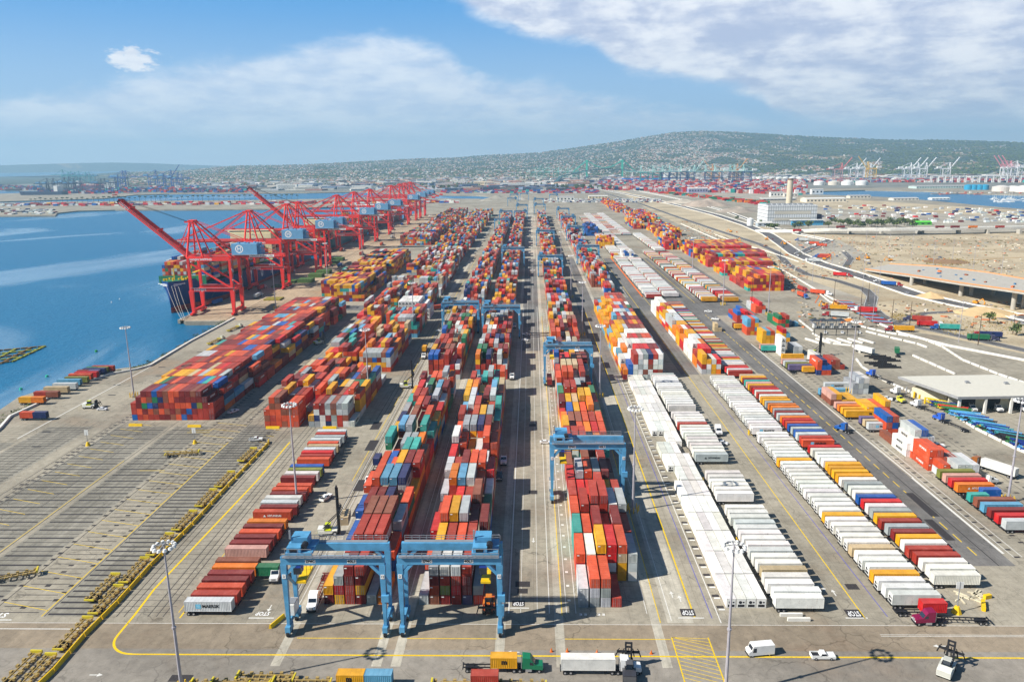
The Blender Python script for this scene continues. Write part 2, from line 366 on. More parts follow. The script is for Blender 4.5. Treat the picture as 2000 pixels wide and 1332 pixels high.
# hills: terrain whose crest follows the ridge line of the peninsula
sky_px = [(150, 341), (240, 337), (300, 336), (370, 333), (430, 327), (470, 324), (540, 323.5), (600, 322), (700, 316.5), (800, 311), (900, 308), (950, 303.5), (1010, 301), (1060, 298), (1130, 288), (1200, 278), (1260, 268), (1310, 260), (1370, 256), (1430, 258), (1500, 262), (1600, 268), (1700, 272), (1780, 274.5), (1830, 273), (1900, 275.5), (2000, 279), (2200, 284), (2400, 292)]
crest = []
for p in sky_px:
    a, e = azel(*p); crest.append((a, e))
def crest_el(a):
    if a <= crest[0][0]: return crest[0][1] - (crest[0][0] - a) * .2
    for (a0, e0), (a1, e1) in zip(crest, crest[1:]):
        if a <= a1: return e0 + (e1 - e0) * (a - a0) / (a1 - a0)
    return crest[-1][1]
import mathutils.noise as mn
R0, R1 = 5000., 9800.
def hill_z(a, r):
    el = crest_el(a); top = H + R1 * math.tan(el)
    lo = max(0, min(1, (a - R(-31)) / R(2)))                       # the land ends in the sea on the left
    t = (r - R0) / (R1 - R0)
    if t <= 0: return 0.
    prof = t ** 1.25 if t <= 1 else max(0, 1 - (t - 1) * 1.6)
    x, y = r * math.sin(a), r * math.cos(a)
    nz = mn.fractal(Vector((x / 1500, y / 1500, 3)), .9, 2.1, 5)
    nn = nz * (46 if top > 260 else 26) * math.sin(math.pi * min(1, t)) + (mn.noise(Vector((x / 160, y / 160, 0))) * 5 if t <= 1.02 else 0)
    return max(-6, (top * prof + nn) * lo)
NA, NR = 300, 70
vs, fs = [], []
for j in range(NR + 1):
    r = R0 + (R1 - R0) * 1.35 * j / NR
    for i in range(NA + 1):
        a = R(-36) + R(78) * i / NA; vs.append((r * math.sin(a), r * math.cos(a), hill_z(a, r) - (3 if j == 0 else 0)))
for j in range(NR):
    for i in range(NA):
        p = j * (NA + 1) + i; fs.append((p, p + 1, p + NA + 2, p + NA + 1))
m, k, b = mat_new('hill_scrub'); geo = k.new('ShaderNodeNewGeometry').outputs['Position']
n1 = k.noise(geo, .0022, 6, .65); n2 = k.noise(geo, .018, 5, .7)
c = k.mix(k.mapr(n2, .4, .6), lin((38, 60, 56)), lin((78, 88, 72))); c = k.mix(k.mapr(n1, .56, .68), c, lin((150, 128, 88)))
k.l.new(c, b.inputs['Base Color']); b.inputs['Roughness'].default_value = .95
h = MB().M(m); h.add(vs, fs); tag(h.build('hills', smooth=True), kind='structure')
# distant island ridge in the haze on the left
isl = MB().M(m); pts = []
for px, py in ((-200, 326), (-60, 322), (60, 317), (150, 313), (220, 312), (290, 315), (340, 320), (400, 325), (470, 330), (540, 334)):
    a, e = azel(px, py); r = 19500; pts.append((r * math.sin(a), r * math.cos(a), H + r * math.tan(e) * .5))
vs, fs = [], []
for x, y, z in pts: vs += [(x * .985, y * .985, -5), (x, y, max(z, -4)), (x * 1.03, y * 1.03, -5)]
for i in range(len(pts) - 1):
    for q in (0, 1): p = 3 * i + q; fs.append((p, p + 3, p + 4, p + 1))
isl.add(vs, fs); tag(isl.build('far_island', smooth=True), kind='structure')
# ------------------------------------------------------------------ containers
CC = {k: lin(v) for k, v in {
 'maroon': (130, 38, 36), 'rust red': (176, 58, 42), 'bright red': (206, 34, 36), 'orange red': (216, 84, 46), 'brown': (146, 84, 62), 'yellow': (232, 168, 22),
 'orange': (232, 126, 28), 'blue': (22, 92, 172), 'navy': (28, 48, 100), 'light blue': (98, 164, 196), 'grey': (166, 172, 172), 'pale grey': (200, 205, 204), 'white': (236, 234, 226),
 'teal': (56, 168, 156), 'green': (36, 118, 78), 'olive': (128, 132, 56), 'beige': (200, 178, 138), 'pink beige': (214, 164, 148), 'violet grey': (110, 100, 140)}.items()}
def pal(s): 
    out = []
    for it in s.split(','):
        n, w = it.rsplit(':', 1); out += [n.strip()] * int(w)
    return out
PW1 = pal('maroon:26,rust red:30,orange red:14,bright red:9,brown:8,yellow:9,orange:4,blue:4,navy:2,light blue:3,pale grey:3,teal:3,beige:4,green:1')
PW2 = pal('yellow:42,orange:6,maroon:16,rust red:14,bright red:7,brown:4,blue:4,teal:3,pale grey:4,light blue:1')
PM = pal('rust red:20,maroon:14,orange red:16,bright red:8,yellow:10,orange:3,pale grey:13,grey:6,blue:6,teal:4,light blue:3,beige:5,brown:6,green:2')
PR = pal('rust red:17,maroon:12,orange red:18,bright red:6,yellow:10,orange:4,pale grey:13,grey:6,white:3,blue:7,navy:4,teal:4,light blue:4,beige:4,brown:8,green:3')
PMX = pal('rust red:12,orange red:10,bright red:14,yellow:12,orange:4,pale grey:10,white:10,blue:6,teal:4,light blue:4,beige:4,maroon:8,green:2')
PWH = pal('white:24,pale grey:3,beige:1')
PA = pal('white:22,pale grey:5,rust red:1'); PB = pal('white:26,pale grey:2,yellow:1')
PC = pal('white:9,pale grey:7,grey:3,yellow:6,orange:2,rust red:5,maroon:3,orange red:4,bright red:3,blue:2,teal:2,beige:2,pink beige:2,green:1')
PD = pal('white:20,pale grey:4,bright red:1,rust red:1,beige:2')
PE = pal('bright red:6,rust red:5,white:11,pale grey:6,yellow:5,orange:2,teal:2,maroon:2,beige:2')
PBL = pal('blue:6,navy:4,rust red:1')
def rib_side(L, x, sgn, z0, z1, pitch=.42, d=.045):
    """corrugated wall at x, outward sgn, running along y"""
    vs, fs = [], []; ys = []
    y = -L / 2 + .12
    while y < L / 2 - .12:
        ys += [(y, 0), (y + pitch * .28, 0), (y + pitch * .5, d), (y + pitch * .78, d)]; y += pitch
    ys.append((L / 2 - .12, 0))
    for yy, dd in ys:
        yy = min(yy, L / 2 - .12); vs += [(x - sgn * dd, yy, z0), (x - sgn * dd, yy, z1)]
    for i in range(len(ys) - 1):
        a = 2 * i; fs.append((a, a + 2, a + 3, a + 1) if sgn > 0 else (a, a + 1, a + 3, a + 2))
    return vs, fs
def container_mb(L=12.19, Hc=2.68, mat=None, fine=True, z=0., logo=True, end='plain'):
    b = MB().M(mat or PAINT); w = 2.44; x = w / 2; t = .12
    if not fine:
        b.box(-x, x, -L / 2, L / 2, z + .03, z + Hc); return b
    b.box(-x + .08, x - .08, -L / 2 + .08, L / 2 - .08, z + .1, z + Hc - .05)
    for s in (-1, 1):
        b.add(*rib_side(L, s * (x - .02), s, z + t, z + Hc - t))
        for e in (-1, 1): b.box(min(s * x, s * (x - .14)), max(s * x, s * (x - .14)), min(e * L / 2, e * (L / 2 - .14)), max(e * L / 2, e * (L / 2 - .14)), z + .02, z + Hc)
        b.box(min(s * x, s * (x - .1)), max(s * x, s * (x - .1)), -L / 2 + .14, L / 2 - .14, z + .03, z + t + .03)
        b.box(min(s * x, s * (x - .1)), max(s * x, s * (x - .1)), -L / 2 + .14, L / 2 - .14, z + Hc - t, z + Hc - .012)
    for e in (-1, 1):
        y0, y1 = sorted((e * L / 2, e * (L / 2 - .1))); b.box(-x + .14, x - .14, y0, y1, z + .03, z + .16); b.box(-x + .14, x - .14, y0, y1, z + Hc - .13, z + Hc - .012)
    # plain corrugated end towards -y
    vs, fs = rib_side(w, 0, 1, z + .16, z + Hc - .13, .36, .05)
    b.add([(-v[1], -L / 2 + .03 - v[0], v[2]) for v in vs], [f[::-1] for f in fs])
    for q in range(1, int(L / 1.1)):                                 # roof bows pressed into the sheet
        yy = -L / 2 + q * 1.1; b.box(-x + .16, x - .16, yy - .3, yy + .1, z + Hc - .05, z + Hc - .022)
    if logo: b.M(LETW); b.box(-x + .22, -x + .85, -L / 2 - .012, -L / 2, z + Hc - .62, z + Hc - .34)
    return b
def door_mb(L, Hc, side, z=0.):       # one leaf of the rear doors with two lock rods
    b = MB().M(PAINT); x0, x1 = (-1.08, -.015) if side < 0 else (.015, 1.08)
    b.box(x0, x1, -L / 2 - .0, -L / 2 + .05, z + .18, z + Hc - .15); b.M(STEEL)
    for f in (.3, .72):
        xx = x0 + (x1 - x0) * f; b.box(xx - .03, xx + .03, -L / 2 - .06, -L / 2 - .01, z + .1, z + Hc - .1)
        b.box(xx - .12, xx + .12, -L / 2 - .085, -L / 2 - .06, z + 1.1, z + 1.16)
    return b
def unit_mb(L, Hc, z=0.):             # refrigeration unit: grey panel, black fan opening, dark grille
    b = MB().M(WHITE); b.box(-1.05, 1.05, -L / 2 - .03, -L / 2 + .02, z + .2, z + Hc - .2)
    b.M(BLK); b.box(-.85, .85, -L / 2 - .05, -L / 2 - .03, z + .35, z + 1.05)
    b.cyl((-.25, -L / 2 - .03, z + 1.65), (-.25, -L / 2 - .06, z + 1.65), .42, 12); b.box(.35, .8, -L / 2 - .05, -L / 2 - .03, z + 1.45, z + 1.85)
    return b
T = {}
def tmpl():
    def hide(o):
        bpy.context.scene.collection.objects.unlink(o); return o
    for key, L in (('c40', 12.19), ('c20', 6.06)):
        T[key] = container_mb(L).build('shipping_container_' + key).data; T[key + 'r'] = container_mb(L, logo=False).build('x').data
    T['reef'] = container_mb(12.19, logo=False).build('x').data
    T['door40'] = [door_mb(12.19, 2.68, s).build('x').data for s in (-1, 1)]; T['door20'] = [door_mb(6.06, 2.68, s).build('x').data for s in (-1, 1)]
    T['unit'] = unit_mb(12.19, 2.68).build('x').data
    for o in list(COL.objects):
        if o.name.startswith('x') or o.name.startswith('shipping_container_'): bpy.data.objects.remove(o)
    for k_, v in T.items():
        for me in (v if isinstance(v, list) else [v]): me.name = 'container_mesh'
tmpl()
TH = 2.75
REC = []
def ordn(n): 
    w = ['first', 'second', 'third', 'fourth', 'fifth', 'sixth', 'seventh', 'eighth', 'ninth', 'tenth', 'eleventh', 'twelfth', 'thirteenth', 'fourteenth', 'fifteenth', 'sixteenth', 'seventeenth', 'eighteenth', 'nineteenth', 'twentieth']
    if n <= 20: return w[n - 1]
    return {2: 'twenty', 3: 'thirty', 4: 'forty', 5: 'fifty', 6: 'sixty'}[n // 10] + ('-' + w[n % 10 - 1] if n % 10 else 'th' if False else 'ieth'[4:])
def ordinal(n):
    if n > 20 and n % 10 == 0: return {2: 'twentieth', 3: 'thirtieth', 4: 'fortieth', 5: 'fiftieth', 6: 'sixtieth'}[n // 10]
    return ordn(n)
def shade(c, rnd):
    v = rnd.uniform(.82, 1.18); return tuple(min(1, max(.005, q * v * rnd.uniform(.96, 1.04))) for q in c)
def block(where, x0, cols, y0, bays, hf, palette, pitch=2.53, bp=12.8, p20=.12, seed=1, reef=None, colf=None):
    rnd = random.Random(seed); Hh = [[max(0, hf(c, b_, rnd)) for b_ in range(bays)] for c in range(cols)]
    run = {}
    for b_ in range(bays):
        for c in range(cols):
            h = Hh[c][b_]; x = x0 + (c + .5) * pitch; y = y0 + (b_ + .5) * bp
            is20 = rnd.random() < p20
            for t in range(h):
                top = t == h - 1
                front = b_ == 0 or Hh[c][b_ - 1] <= t
                right = c == cols - 1 or Hh[c + 1][b_] <= t
                left = c == 0 or Hh[c - 1][b_] <= t
                # colours come in runs, as boxes of one line are stacked together
                key = (c, b_); nm = rnd.choice(palette)
                prev = run.get((c - 1, b_, t)) or run.get((c, b_, t - 1))
                if prev and rnd.random() < .28: nm = prev
                if colf: nm = colf(c, b_, t, rnd) or nm
                run[(c, b_, t)] = nm
                isr = bool(reef and reef(c, b_, t, h))
                if isr: nm = 'white'
                vis_side = (right and x < 0) or (left and x > 0)
                if not (top or front or vis_side or right): continue
                d = math.hypot(math.hypot(x, y), H - t * TH); s = 1 / d
                parts = [(y, 12.19)] if not is20 or isr else [(y - 3.08, 6.06), (y + 3.08, 6.06)]
                for q, (yy, L) in enumerate(parts):
                    fr = front if q == 0 else top and False
                    area = s * s * ((L * 2.44 * (H / d) if top else 0) + (2.44 * 2.7 * .9 if front and q == 0 else 0) + (L * 2.7 * abs(x) / d if vis_side else 0))
                    REC.append(dict(x=x, y=yy, z=t * TH, L=L, c=nm, col=shade(CC[nm], rnd), area=area, where=where, bay=b_, cl=c, t=t, top=top, front=front and q == 0, reefer=isr, half=(q if len(parts) == 2 else None), flip=rnd.random() < .5, sv=vis_side, bays=bays, cols=cols, h=h))
def H_(base, amp=1, edges=None, gap=0.):
    def f(c, b, r):
        h = base + r.choice([0] * 4 + [-1] * 3 + ([1] if amp > 1 else []))
        if gap and r.random() < gap: h -= 2
        return h
    return f
# W: tall stacks along the quay road
def hW1(c, b, r):
    if c == 0: return 3 if b < 2 else (4 if b % 5 else 3)
    if c == 1: return 4 if b < 2 else (5 if r.random() < .8 else 4)
    if c <= 12: return 5
    return {13: r.choice([4, 4, 5, 5]), 14: r.choice([2, 3, 4, 4]), 15: r.choice([0, 1, 2, 3, 4]) if b > 3 else 0}.get(c, 0) if b else {13: 4, 14: 3}.get(c, 0)
block('the longest stack by the quay road', -182.4, 16, 328, 19, hW1, PW1, bp=13.0, p20=.0, seed=3, colf=lambda c, b, t, r: r.choice(['maroon'] * 8 + ['rust red'] * 8 + ['orange red'] * 4 + ['brown'] * 4 + ['navy', 'blue', 'green', 'olive']) if b == 0 and t < 5 else None)
def hW2(c, b, r): return 0 if (b < 3 and c < 6 and b == 0) else (r.choice([4, 5, 5]) if c < 14 else r.choice([2, 3, 4]))
block('the yellow stack behind the longest one', -183, 17, 630, 10, lambda c, b, r: 0 if (c < 6 and b < 2) else r.choice([4, 5, 5, 5]) if c < 15 else r.choice([1, 2, 4]), PW2, bp=13, p20=.25, seed=5)
block('the third quay road stack', -183, 16, 775, 10, lambda c, b, r: 0 if (c > 12 and b < 1) else r.choice([5, 5, 5, 4]) if c < 15 else r.choice([2, 3, 4, 4]), PW2, bp=13, p20=.15, seed=6)
block('the fourth quay road stack', -183, 17, 1070, 19, lambda c, b, r: r.choice([4, 5, 5]) if not (b % 6 == 5) else r.choice([1, 3]), PR, bp=13, p20=.2, seed=7)
block('the fifth quay road stack', -183, 17, 1335, 30, lambda c, b, r: r.choice([3, 4, 5]) if (b % 8) < 6 else 0, PM, bp=13, p20=.2, seed=8)
# M: two sub rows in the middle left
def hMl(c, b, r):
    if b == 0: return [3, 5, 5, 4, 4, 4][c] if c < 6 else 0
    if b in (6, 7) : return r.choice([2, 3, 3]) if c < 6 else 0
    return r.choice([4, 4, 5] if b < 4 else [3, 4, 4]) if c < 6 else r.choice([0, 2, 3])
block('the left half of the middle stacks', -118, 7, 318, 15, hMl, PW1 + PM, bp=13.0, p20=.04, seed=11, colf=lambda c, b, t, r: r.choice(['orange red', 'orange red', 'rust red', 'brown']) if b == 0 else None)
def hMr(c, b, r):
    if b < 5:
        if b == 0: return [2, 4, 4, 4, 4, 4, 4, 1][c]
        return r.choice([4, 5]) if (c < 7 or b > 1) and b != 4 else r.choice([2, 3, 4])
    if b in (5, 6): return r.choice([0, 1, 3]) if b == 5 else 0
    if b == 7: return 1 if c < 2 else 4
    if b < 13: return r.choice([4, 5, 5, 4]) if c > 0 else 3
    return 0
block('the right half of the middle stacks', -98.5, 8, 318, 13, hMr, PM, bp=12.9, p20=.05, seed=12, colf=lambda c, b, t, r: r.choice(['pale grey', 'pale grey', 'navy', 'brown', 'white', 'grey', 'maroon', 'rust red']) if b == 0 and c > 0 else None)
block('the stack before the white reefers', -98.5, 9, 493, 4, lambda c, b, r: [1, 1, 5, 5, 5, 5, 5, 5, 3][c] if b == 0 else r.choice([4, 5]), PM, bp=12.9, p20=.05, seed=13)
block('the white reefer stack', -98.0, 9, 552, 2, lambda c, b, r: [5, 5, 5, 5, 5, 5, 4, 4, 3][c], PWH, bp=13, p20=0, seed=14, reef=lambda c, b, t, h: True)
block('the middle stacks beyond the reefers', -124, 7, 530, 12, lambda c, b, r: r.choice([3, 4, 5]) if b % 5 != 4 else 1, PM, bp=13, p20=.1, seed=15)
block('the white block beyond the reefers', -99, 8, 590, 18, lambda c, b, r: (r.choice([4, 5]) if b % 6 < 4 else r.choice([0, 2])), PM + ['pale grey'] * 12, bp=13, p20=.1, seed=16)
block('the far middle stacks', -125, 17, 760, 19, lambda c, b, r: r.choice([3, 4, 5]) if (c * 3 + b) % 9 < 7 else 1, PM, bp=13, p20=.15, seed=17, colf=lambda c, b, t, r: 'white' if b in (8, 11) and r.random() < .8 else None)
block('the farthest middle stacks', -125, 17, 1030, 50, lambda c, b, r: r.choice([3, 4, 5]) if (b % 9) < 7 else 0, PM, bp=13, p20=.15, seed=18)
# gantry rows
LANE = {0: 'left gantry row', 1: 'second gantry row', 2: 'third gantry row'}
def hR(tab, mx=5):
    def f(c, b, r):
        if b < len(tab): return tab[b][c]
        v = r.choice([5, 5, 4, 4, 3, 4]); 
        if (b % 7 == 6): v = r.choice([1, 2, 3, 4])
        return min(mx, v)
    return f
F1 = [[2, 3, 4, 4, 1, 1], [1, 3, 5, 5, 5, 3], [2, 2, 5, 5, 5, 4], [3, 4, 4, 4, 3, 4], [4, 5, 5, 5, 5, 3], [2, 3, 4, 5, 5, 5], [3, 3, 2, 5, 5, 4]]
F2 = [[1, 4, 4, 4, 4, 2], [2, 4, 4, 4, 4, 3], [3, 5, 5, 5, 4, 4], [2, 2, 4, 4, 5, 3], [3, 5, 5, 5, 4, 3], [4, 4, 5, 5, 5, 4]]
F3 = [[2, 3, 3, 1, 0, 0], [3, 3, 4, 4, 4, 3], [3, 3, 4, 3, 4, 3], [3, 4, 5, 5, 4, 4], [3, 3, 3, 4, 3, 3], [3, 4, 4, 4, 4, 2]]
C1 = [['yellow', 'maroon'], ['pale grey', 'bright red', 'yellow'], ['maroon', 'brown', 'rust red', 'maroon'], ['maroon', 'maroon', 'yellow', 'rust red'], ['pale grey']]
def cf1(c, b, t, r):
    if b == 0 and c < 5:
        lst = [['maroon', 'yellow'], ['yellow', 'bright red', 'grey'], ['rust red', 'rust red', 'maroon', 'maroon'], ['maroon', 'yellow', 'maroon', 'rust red'], ['pale grey']][c]
        return lst[t] if t < len(lst) else None
    if b == 1 and t == 4: return 'rust red'
def cf2(c, b, t, r):
    if b == 0:
        lst = [['pale grey'], ['brown', 'orange red', 'maroon', 'grey'], ['maroon', 'olive', 'rust red', 'white'], ['rust red', 'bright red', 'rust red', 'pale grey'], ['violet grey', 'maroon', 'maroon', 'rust red'], ['rust red', 'grey']][c]
        return lst[t] if t < len(lst) else None
    if b == 1 and t == 3: return ['pale grey', 'yellow', 'rust red', 'orange red', 'rust red', 'blue'][c]
def cf3(c, b, t, r):
    if b == 0 and c < 4: return [['pale grey', 'pale grey'], ['grey', 'pale grey', 'orange red'], ['pale grey', 'grey', 'orange red'], ['rust red']][c][t]
    if b == 1: return ['orange red', 'white', 'yellow', 'bright red', 'orange red', 'pale grey'][c] if t == [2, 2, 3, 3, 3, 2][c] else None
SEC = [(179.6, 15), (392.5, 15), (612, 9), (744, 19), (1010, 25), (1350, 20)]
for k_, (y0, n_) in enumerate(SEC):
    far = '' if k_ == 0 else ['', 'middle part of the ', 'rear part of the ', 'distant part of the ', 'far end of the ', 'very end of the '][k_]
    block(far + 'left gantry row', -55.3, 6, y0, n_, hR(F1 if k_ == 0 else []), PR, pitch=2.83, seed=21 + k_, colf=cf1 if k_ == 0 else None)
    block(far + 'second gantry row', -30.3, 6, y0, n_, hR(F2 if k_ == 0 else []), PR, pitch=2.87, seed=31 + k_, colf=cf2 if k_ == 0 else None)
for k_, (y0, n_) in enumerate([(178.5, 33), (614, 10), (760, 20), (1030, 24), (1355, 20)]):
    far = ['', 'rear part of the ', 'distant part of the ', 'far end of the ', 'very end of the '][k_]
    block(far + 'third gantry row', 11.5, 6, y0, n_, hR(F3 if k_ == 0 else []), PR, pitch=2.85, seed=41 + k_, colf=cf3 if k_ == 0 else None)
block('the fourth gantry row', 54.2, 6, 655, 17, lambda c, b, r: (4 if c < 3 else 0) if b == 0 and False else ([0, 0, 0, 3, 3, 3][c] if b < 3 else r.choice([3, 4, 4, 5])), PR, pitch=2.85, seed=51)
block('the far part of the fourth gantry row', 54.2, 6, 905, 52, lambda c, b, r: r.choice([2, 3, 4, 5]) if (b % 9) < 7 else r.choice([0, 1]), PR, pitch=2.85, seed=52)
block('the blue stack', 84, 7, 1180, 8, lambda c, b, r: r.choice([4, 5]), PBL, seed=53)
block('the small red and yellow stack', 88, 8, 1010, 4, lambda c, b, r: r.choice([3, 4, 5]), PW2, seed=54)
block('the loose pair', 94, 3, 900, 1, lambda c, b, r: r.choice([2, 3]), PW2, seed=55); block('the white loose stack', 104, 5, 880, 2, lambda c, b, r: r.choice([3, 4]), PWH + ['blue'] * 8, seed=56)
# R1, R2
def hR1(c, b, r):
    if c == 8: return 0 if b == 0 else r.choice([3, 4, 3, 4]) if b > 0 else 0
    if b == 0: return [2, 3, 5, 5, 5, 5, 5, 5, 0][c]
    return [r.choice([2, 3]), r.choice([3, 4]), r.choice([4, 5]), 5, 5, 5, 5, 5, 4][c]
def cR1(c, b, t, r):
    if b == 0: return (['maroon', 'orange'], ['orange red', 'blue', 'blue'], None, None, None, None, None, None, None)[c][min(t, 1)] if c < 2 else r.choice(['pale grey', 'white', 'rust red', 'grey', 'brown', 'pale grey', 'navy', 'white'])
    if c < 2 or (c == 2 and b > 2): return r.choice(['yellow', 'yellow', 'orange', 'rust red', 'light blue'])
block('the white topped stack', 47.8, 9, 390.5, 15, hR1, PR, pitch=2.6, bp=13, p20=0, seed=61, colf=cR1, reef=lambda c, b, t, h: (b in (2, 4) and 1 < c < 8) or (c == 8 and b < 7) or (c < 3 and b in (1, 3) and t > 0))
def hR2(c, b, r):
    if b == 0: return [4, 3, 3, 3][c]
    return [r.choice([3, 4]), r.choice([3, 4, 4]), r.choice([4, 4]), r.choice([2, 3])][c]
block('the narrow yellow and white stack', 91, 4, 400.5, 14, hR2, pal('yellow:9,orange:3,white:5,pale grey:2,rust red:4,bright red:3,light blue:1'), pitch=2.6, bp=12.9, p20=.1, seed=62, reef=lambda c, b, t, h: (b in (2, 3) and c < 2) or (b > 11 and c < 3))
# R3: big yellow and red stacks by the road
for q, (y0, n_, cl, hh) in enumerate([(666, 5, 12, 5), (757, 3, 16, 5), (821, 4, 18, 5), (899, 6, 20, 5)]):
    def hh3(c, b, r, q=q, cl=cl, y0=y0):
        if 188 + c * 2.6 > 188 + (y0 + b * 13 - 640) * .2 + 24: return 0
        if c < 1: return r.choice([2, 3])
        if c < 2: return r.choice([3, 4])
        return 4 if c < 3 and b < 2 else 5
    block('the %s red and yellow stack by the truck road' % ordn(q + 1), 188 , 26, y0, n_, hh3, pal('yellow:14,rust red:12,bright red:7,maroon:9,orange:2,teal:1,blue:1,beige:1'), pitch=2.6, bp=13, p20=0, seed=71 + q)
for q, (x0, cl, y0, n_) in enumerate([(170, 9, 985, 5), (186, 8, 1075, 8), (190, 14, 1170, 9), (170, 8, 1290, 10), (196, 16, 1420, 18), (186, 12, 1700, 20), (190, 10, 2000, 12)]):
    block('a far stack beside the truck road', x0, cl, y0, n_, lambda c, b, r: r.choice([0, 2, 3, 4, 4]), pal('yellow:12,orange:4,rust red:9,bright red:6,maroon:5,blue:4,teal:2,pale grey:3'), pitch=2.6, bp=13, p20=.3, seed=81 + q)
# reefer pack on the ground
for b_ in range(17):
    x0 = [49.6] * 5 + [49.8, 52.3, 49.8, 49.6, 54.8, 49.8, 49.9, 49.9, 49.9, 50, 50, 50]; n_ = [4, 4, 4, 4, 4, 4, 3, 4, 3, 2, 4, 4, 4, 4, 4, 4, 3][b_]
    y0 = 178.6 + b_ * 12.62 + (.5 if b_ > 5 else 0)
    if n_: block('ground pack of white reefers', x0[b_] , n_, y0, 1, lambda c, b, r: 1, PWH, pitch=2.58, bp=12.3, p20=0, seed=90 + b_, reef=lambda c, b, t, h: True); 
    for r_ in REC:
        if r_['where'] == 'ground pack of white reefers' and 'pk' not in r_: r_['pk'] = b_; r_['bay'] = b_; r_['pack'] = True; r_['front'] = b_ in (0, 5, 7, 8, 10)

LRND = random.Random(99)
def emit():
    kinds = {'refrigerated_container': [r for r in REC if r['reefer']], 'shipping_container': [r for r in REC if not r['reefer']]}
    seen = set()
    for kind, rs in kinds.items():
        rs.sort(key=lambda r: -r['area']); near, rest = rs[:300], rs[300:]
        for r in near:
            L = r['L']; L20 = L < 7; showdoor = r['front'] and r['flip'] and r['y'] < 420 and not r['reefer']
            me = T['reef'] if r['reefer'] else T[('c20' if L20 else 'c40') + ('r' if showdoor else '')]
            o = bpy.data.objects.new(kind, me); COL.objects.link(o); o.location = (r['x'], r['y'], r['z']); o.color = (*r['col'], 1)
            size = 'short ' if L20 else ''; wh = r['where']
            if wh.startswith('the ') and L20: wh = wh[4:]
            pos = 'topmost' if r['top'] and r['h'] > 1 else ('on the ground' if r['t'] == 0 else ordn(r['t'] + 1) + ' up')
            bay = 'front bay' if r['bay'] == 0 else ordn(r['bay'] + 1) + ' bay'
            half = '' if r['half'] is None else ('near ' if r['half'] == 0 else 'rear ')
            if r.get('pack'):
                lab = 'white reefer, %s from left, %s rank, %s' % (ordn(r['cl'] + 1), ordinal(r['bay'] + 1), r['where'])
            else:
                lab = '%s%s%s container %s, column %s, %s, %s' % (half, size, r['c'], pos, {1: 'one', 2: 'two', 3: 'three', 4: 'four', 5: 'five', 6: 'six', 7: 'seven', 8: 'eight', 9: 'nine', 10: 'ten', 11: 'eleven', 12: 'twelve', 13: 'thirteen', 14: 'fourteen', 15: 'fifteen', 16: 'sixteen', 17: 'seventeen'}.get(r['cl'] + 1, 'last'), bay, wh)
            if len(lab.split()) > 16: lab = lab.replace(' topmost', ' atop').replace('refrigerated ', '').replace('on the ground', 'grounded').replace(' container', ' box', 1).replace('the middle stacks', 'middle stacks')
            if len(lab.split()) > 16: lab = lab.replace(' the ', ' ')
            tag(o, lab, 'container', 'refrigerated containers' if r['reefer'] else 'stacked shipping containers')
            if showdoor:
                for d in T['door20' if L20 else 'door40']:
                    q = bpy.data.objects.new('door', d); COL.objects.link(q); q.parent = o; q.color = o.color
            if not L20 and not r['reefer'] and r['sv'] and r['y'] < 470 and LRND.random() < .42 and r['c'] in ('rust red', 'orange red', 'maroon', 'pale grey', 'grey', 'white', 'bright red', 'yellow'):
                fx = '+x' if r['x'] < 0 else '-x'; sx_ = 1.24 if r['x'] < 0 else -1.24; wd = {'yellow': 'MSC', 'pale grey': 'MAERSK', 'grey': 'MAERSK', 'white': 'MAERSK'}.get(r['c'], 'HYUNDAI')
                text(wd, LETK if wd != 'HYUNDAI' else LETW, o, (sx_, LRND.uniform(-1.5, 1.5), 1.5), width={'MSC': 2.2}.get(wd, 5.2), face=fx, bold=.03)
            if r['reefer'] and (r['front'] or not r.get('pack')):
                if r['front']:
                    q = bpy.data.objects.new('cooling_unit', T['unit']); COL.objects.link(q); q.parent = o
            r['obj'] = o
        b = MB().M(PAINTA); u = MB().M(BLK)
        for r in rest:
            b.C(r['col']); x, y, L, z = r['x'], r['y'], r['L'], r['z']
            b.box(x - 1.2, x + 1.2, y - L / 2 + .05, y + L / 2 - .05, z + .02, z + 2.72)
            if r['reefer'] and r['front'] and r['y'] < 1000: b.C((.02, .02, .022)); b.box(x - .75, x + .75, y - L / 2 - .02, y - L / 2 + .04, z + .5, z + 1.7)
        if rest: tag(b.build('stacked_containers' if kind[0] == 's' else 'white_reefer_containers'), 'mixed coloured containers stacked in the distant rows of the yard' if kind[0] == 's' else 'white refrigerated containers in the farther stacks', 'containers', kind='stuff')

# ------------------------------------------------------------------ loose piles on the right of the truck lane
def pile(px, py, cells, names, where, bays=1, seed=1, reef=None, p20=0., long20=False):
    x, y = G(px, py)
    block(where, x, len(cells), y, bays, lambda c, b, r: max(0, cells[c] - (r.choice([0, 1]) if b else 0)), pal(names), pitch=2.56, bp=12.5 if not long20 else 6.4, p20=p20, seed=seed, reef=reef)
pile(1769, 892.5, [2, 4, 4, 3], 'white:6,pale grey:4,blue:1,orange red:1', 'white pile near the right light pole', 1, 1)
pile(1743, 871, [1], 'brown:2', 'low single beside the white pile'); pile(1729, 850, [3, 3], 'orange red:5,blue:1', 'red pile beside the white pile', 1, 3)
pile(1812, 920, [3, 3, 2, 2], 'orange red:6,white:3', 'orange pile behind the front right pile', 2, 4)
pile(1840, 936, [2, 1, 2, 2, 2], 'pale grey:6,orange red:3,bright red:1', 'front right pile', 1, 5)
pile(1665, 770, [2, 3, 3], 'grey:6,pale grey:3,white:2', 'grey pile behind the yellow trailers', 1, 6)
pile(1691, 818, [2, 2, 2, 3], 'blue:2,bright red:4,yellow:4,orange red:3', 'blue topped pile', 1, 7, p20=1.)
pile(1622, 792, [2, 2, 1, 1, 1], 'pink beige:4,brown:3,yellow:3', 'pink and brown pile', 1, 8, p20=.6)
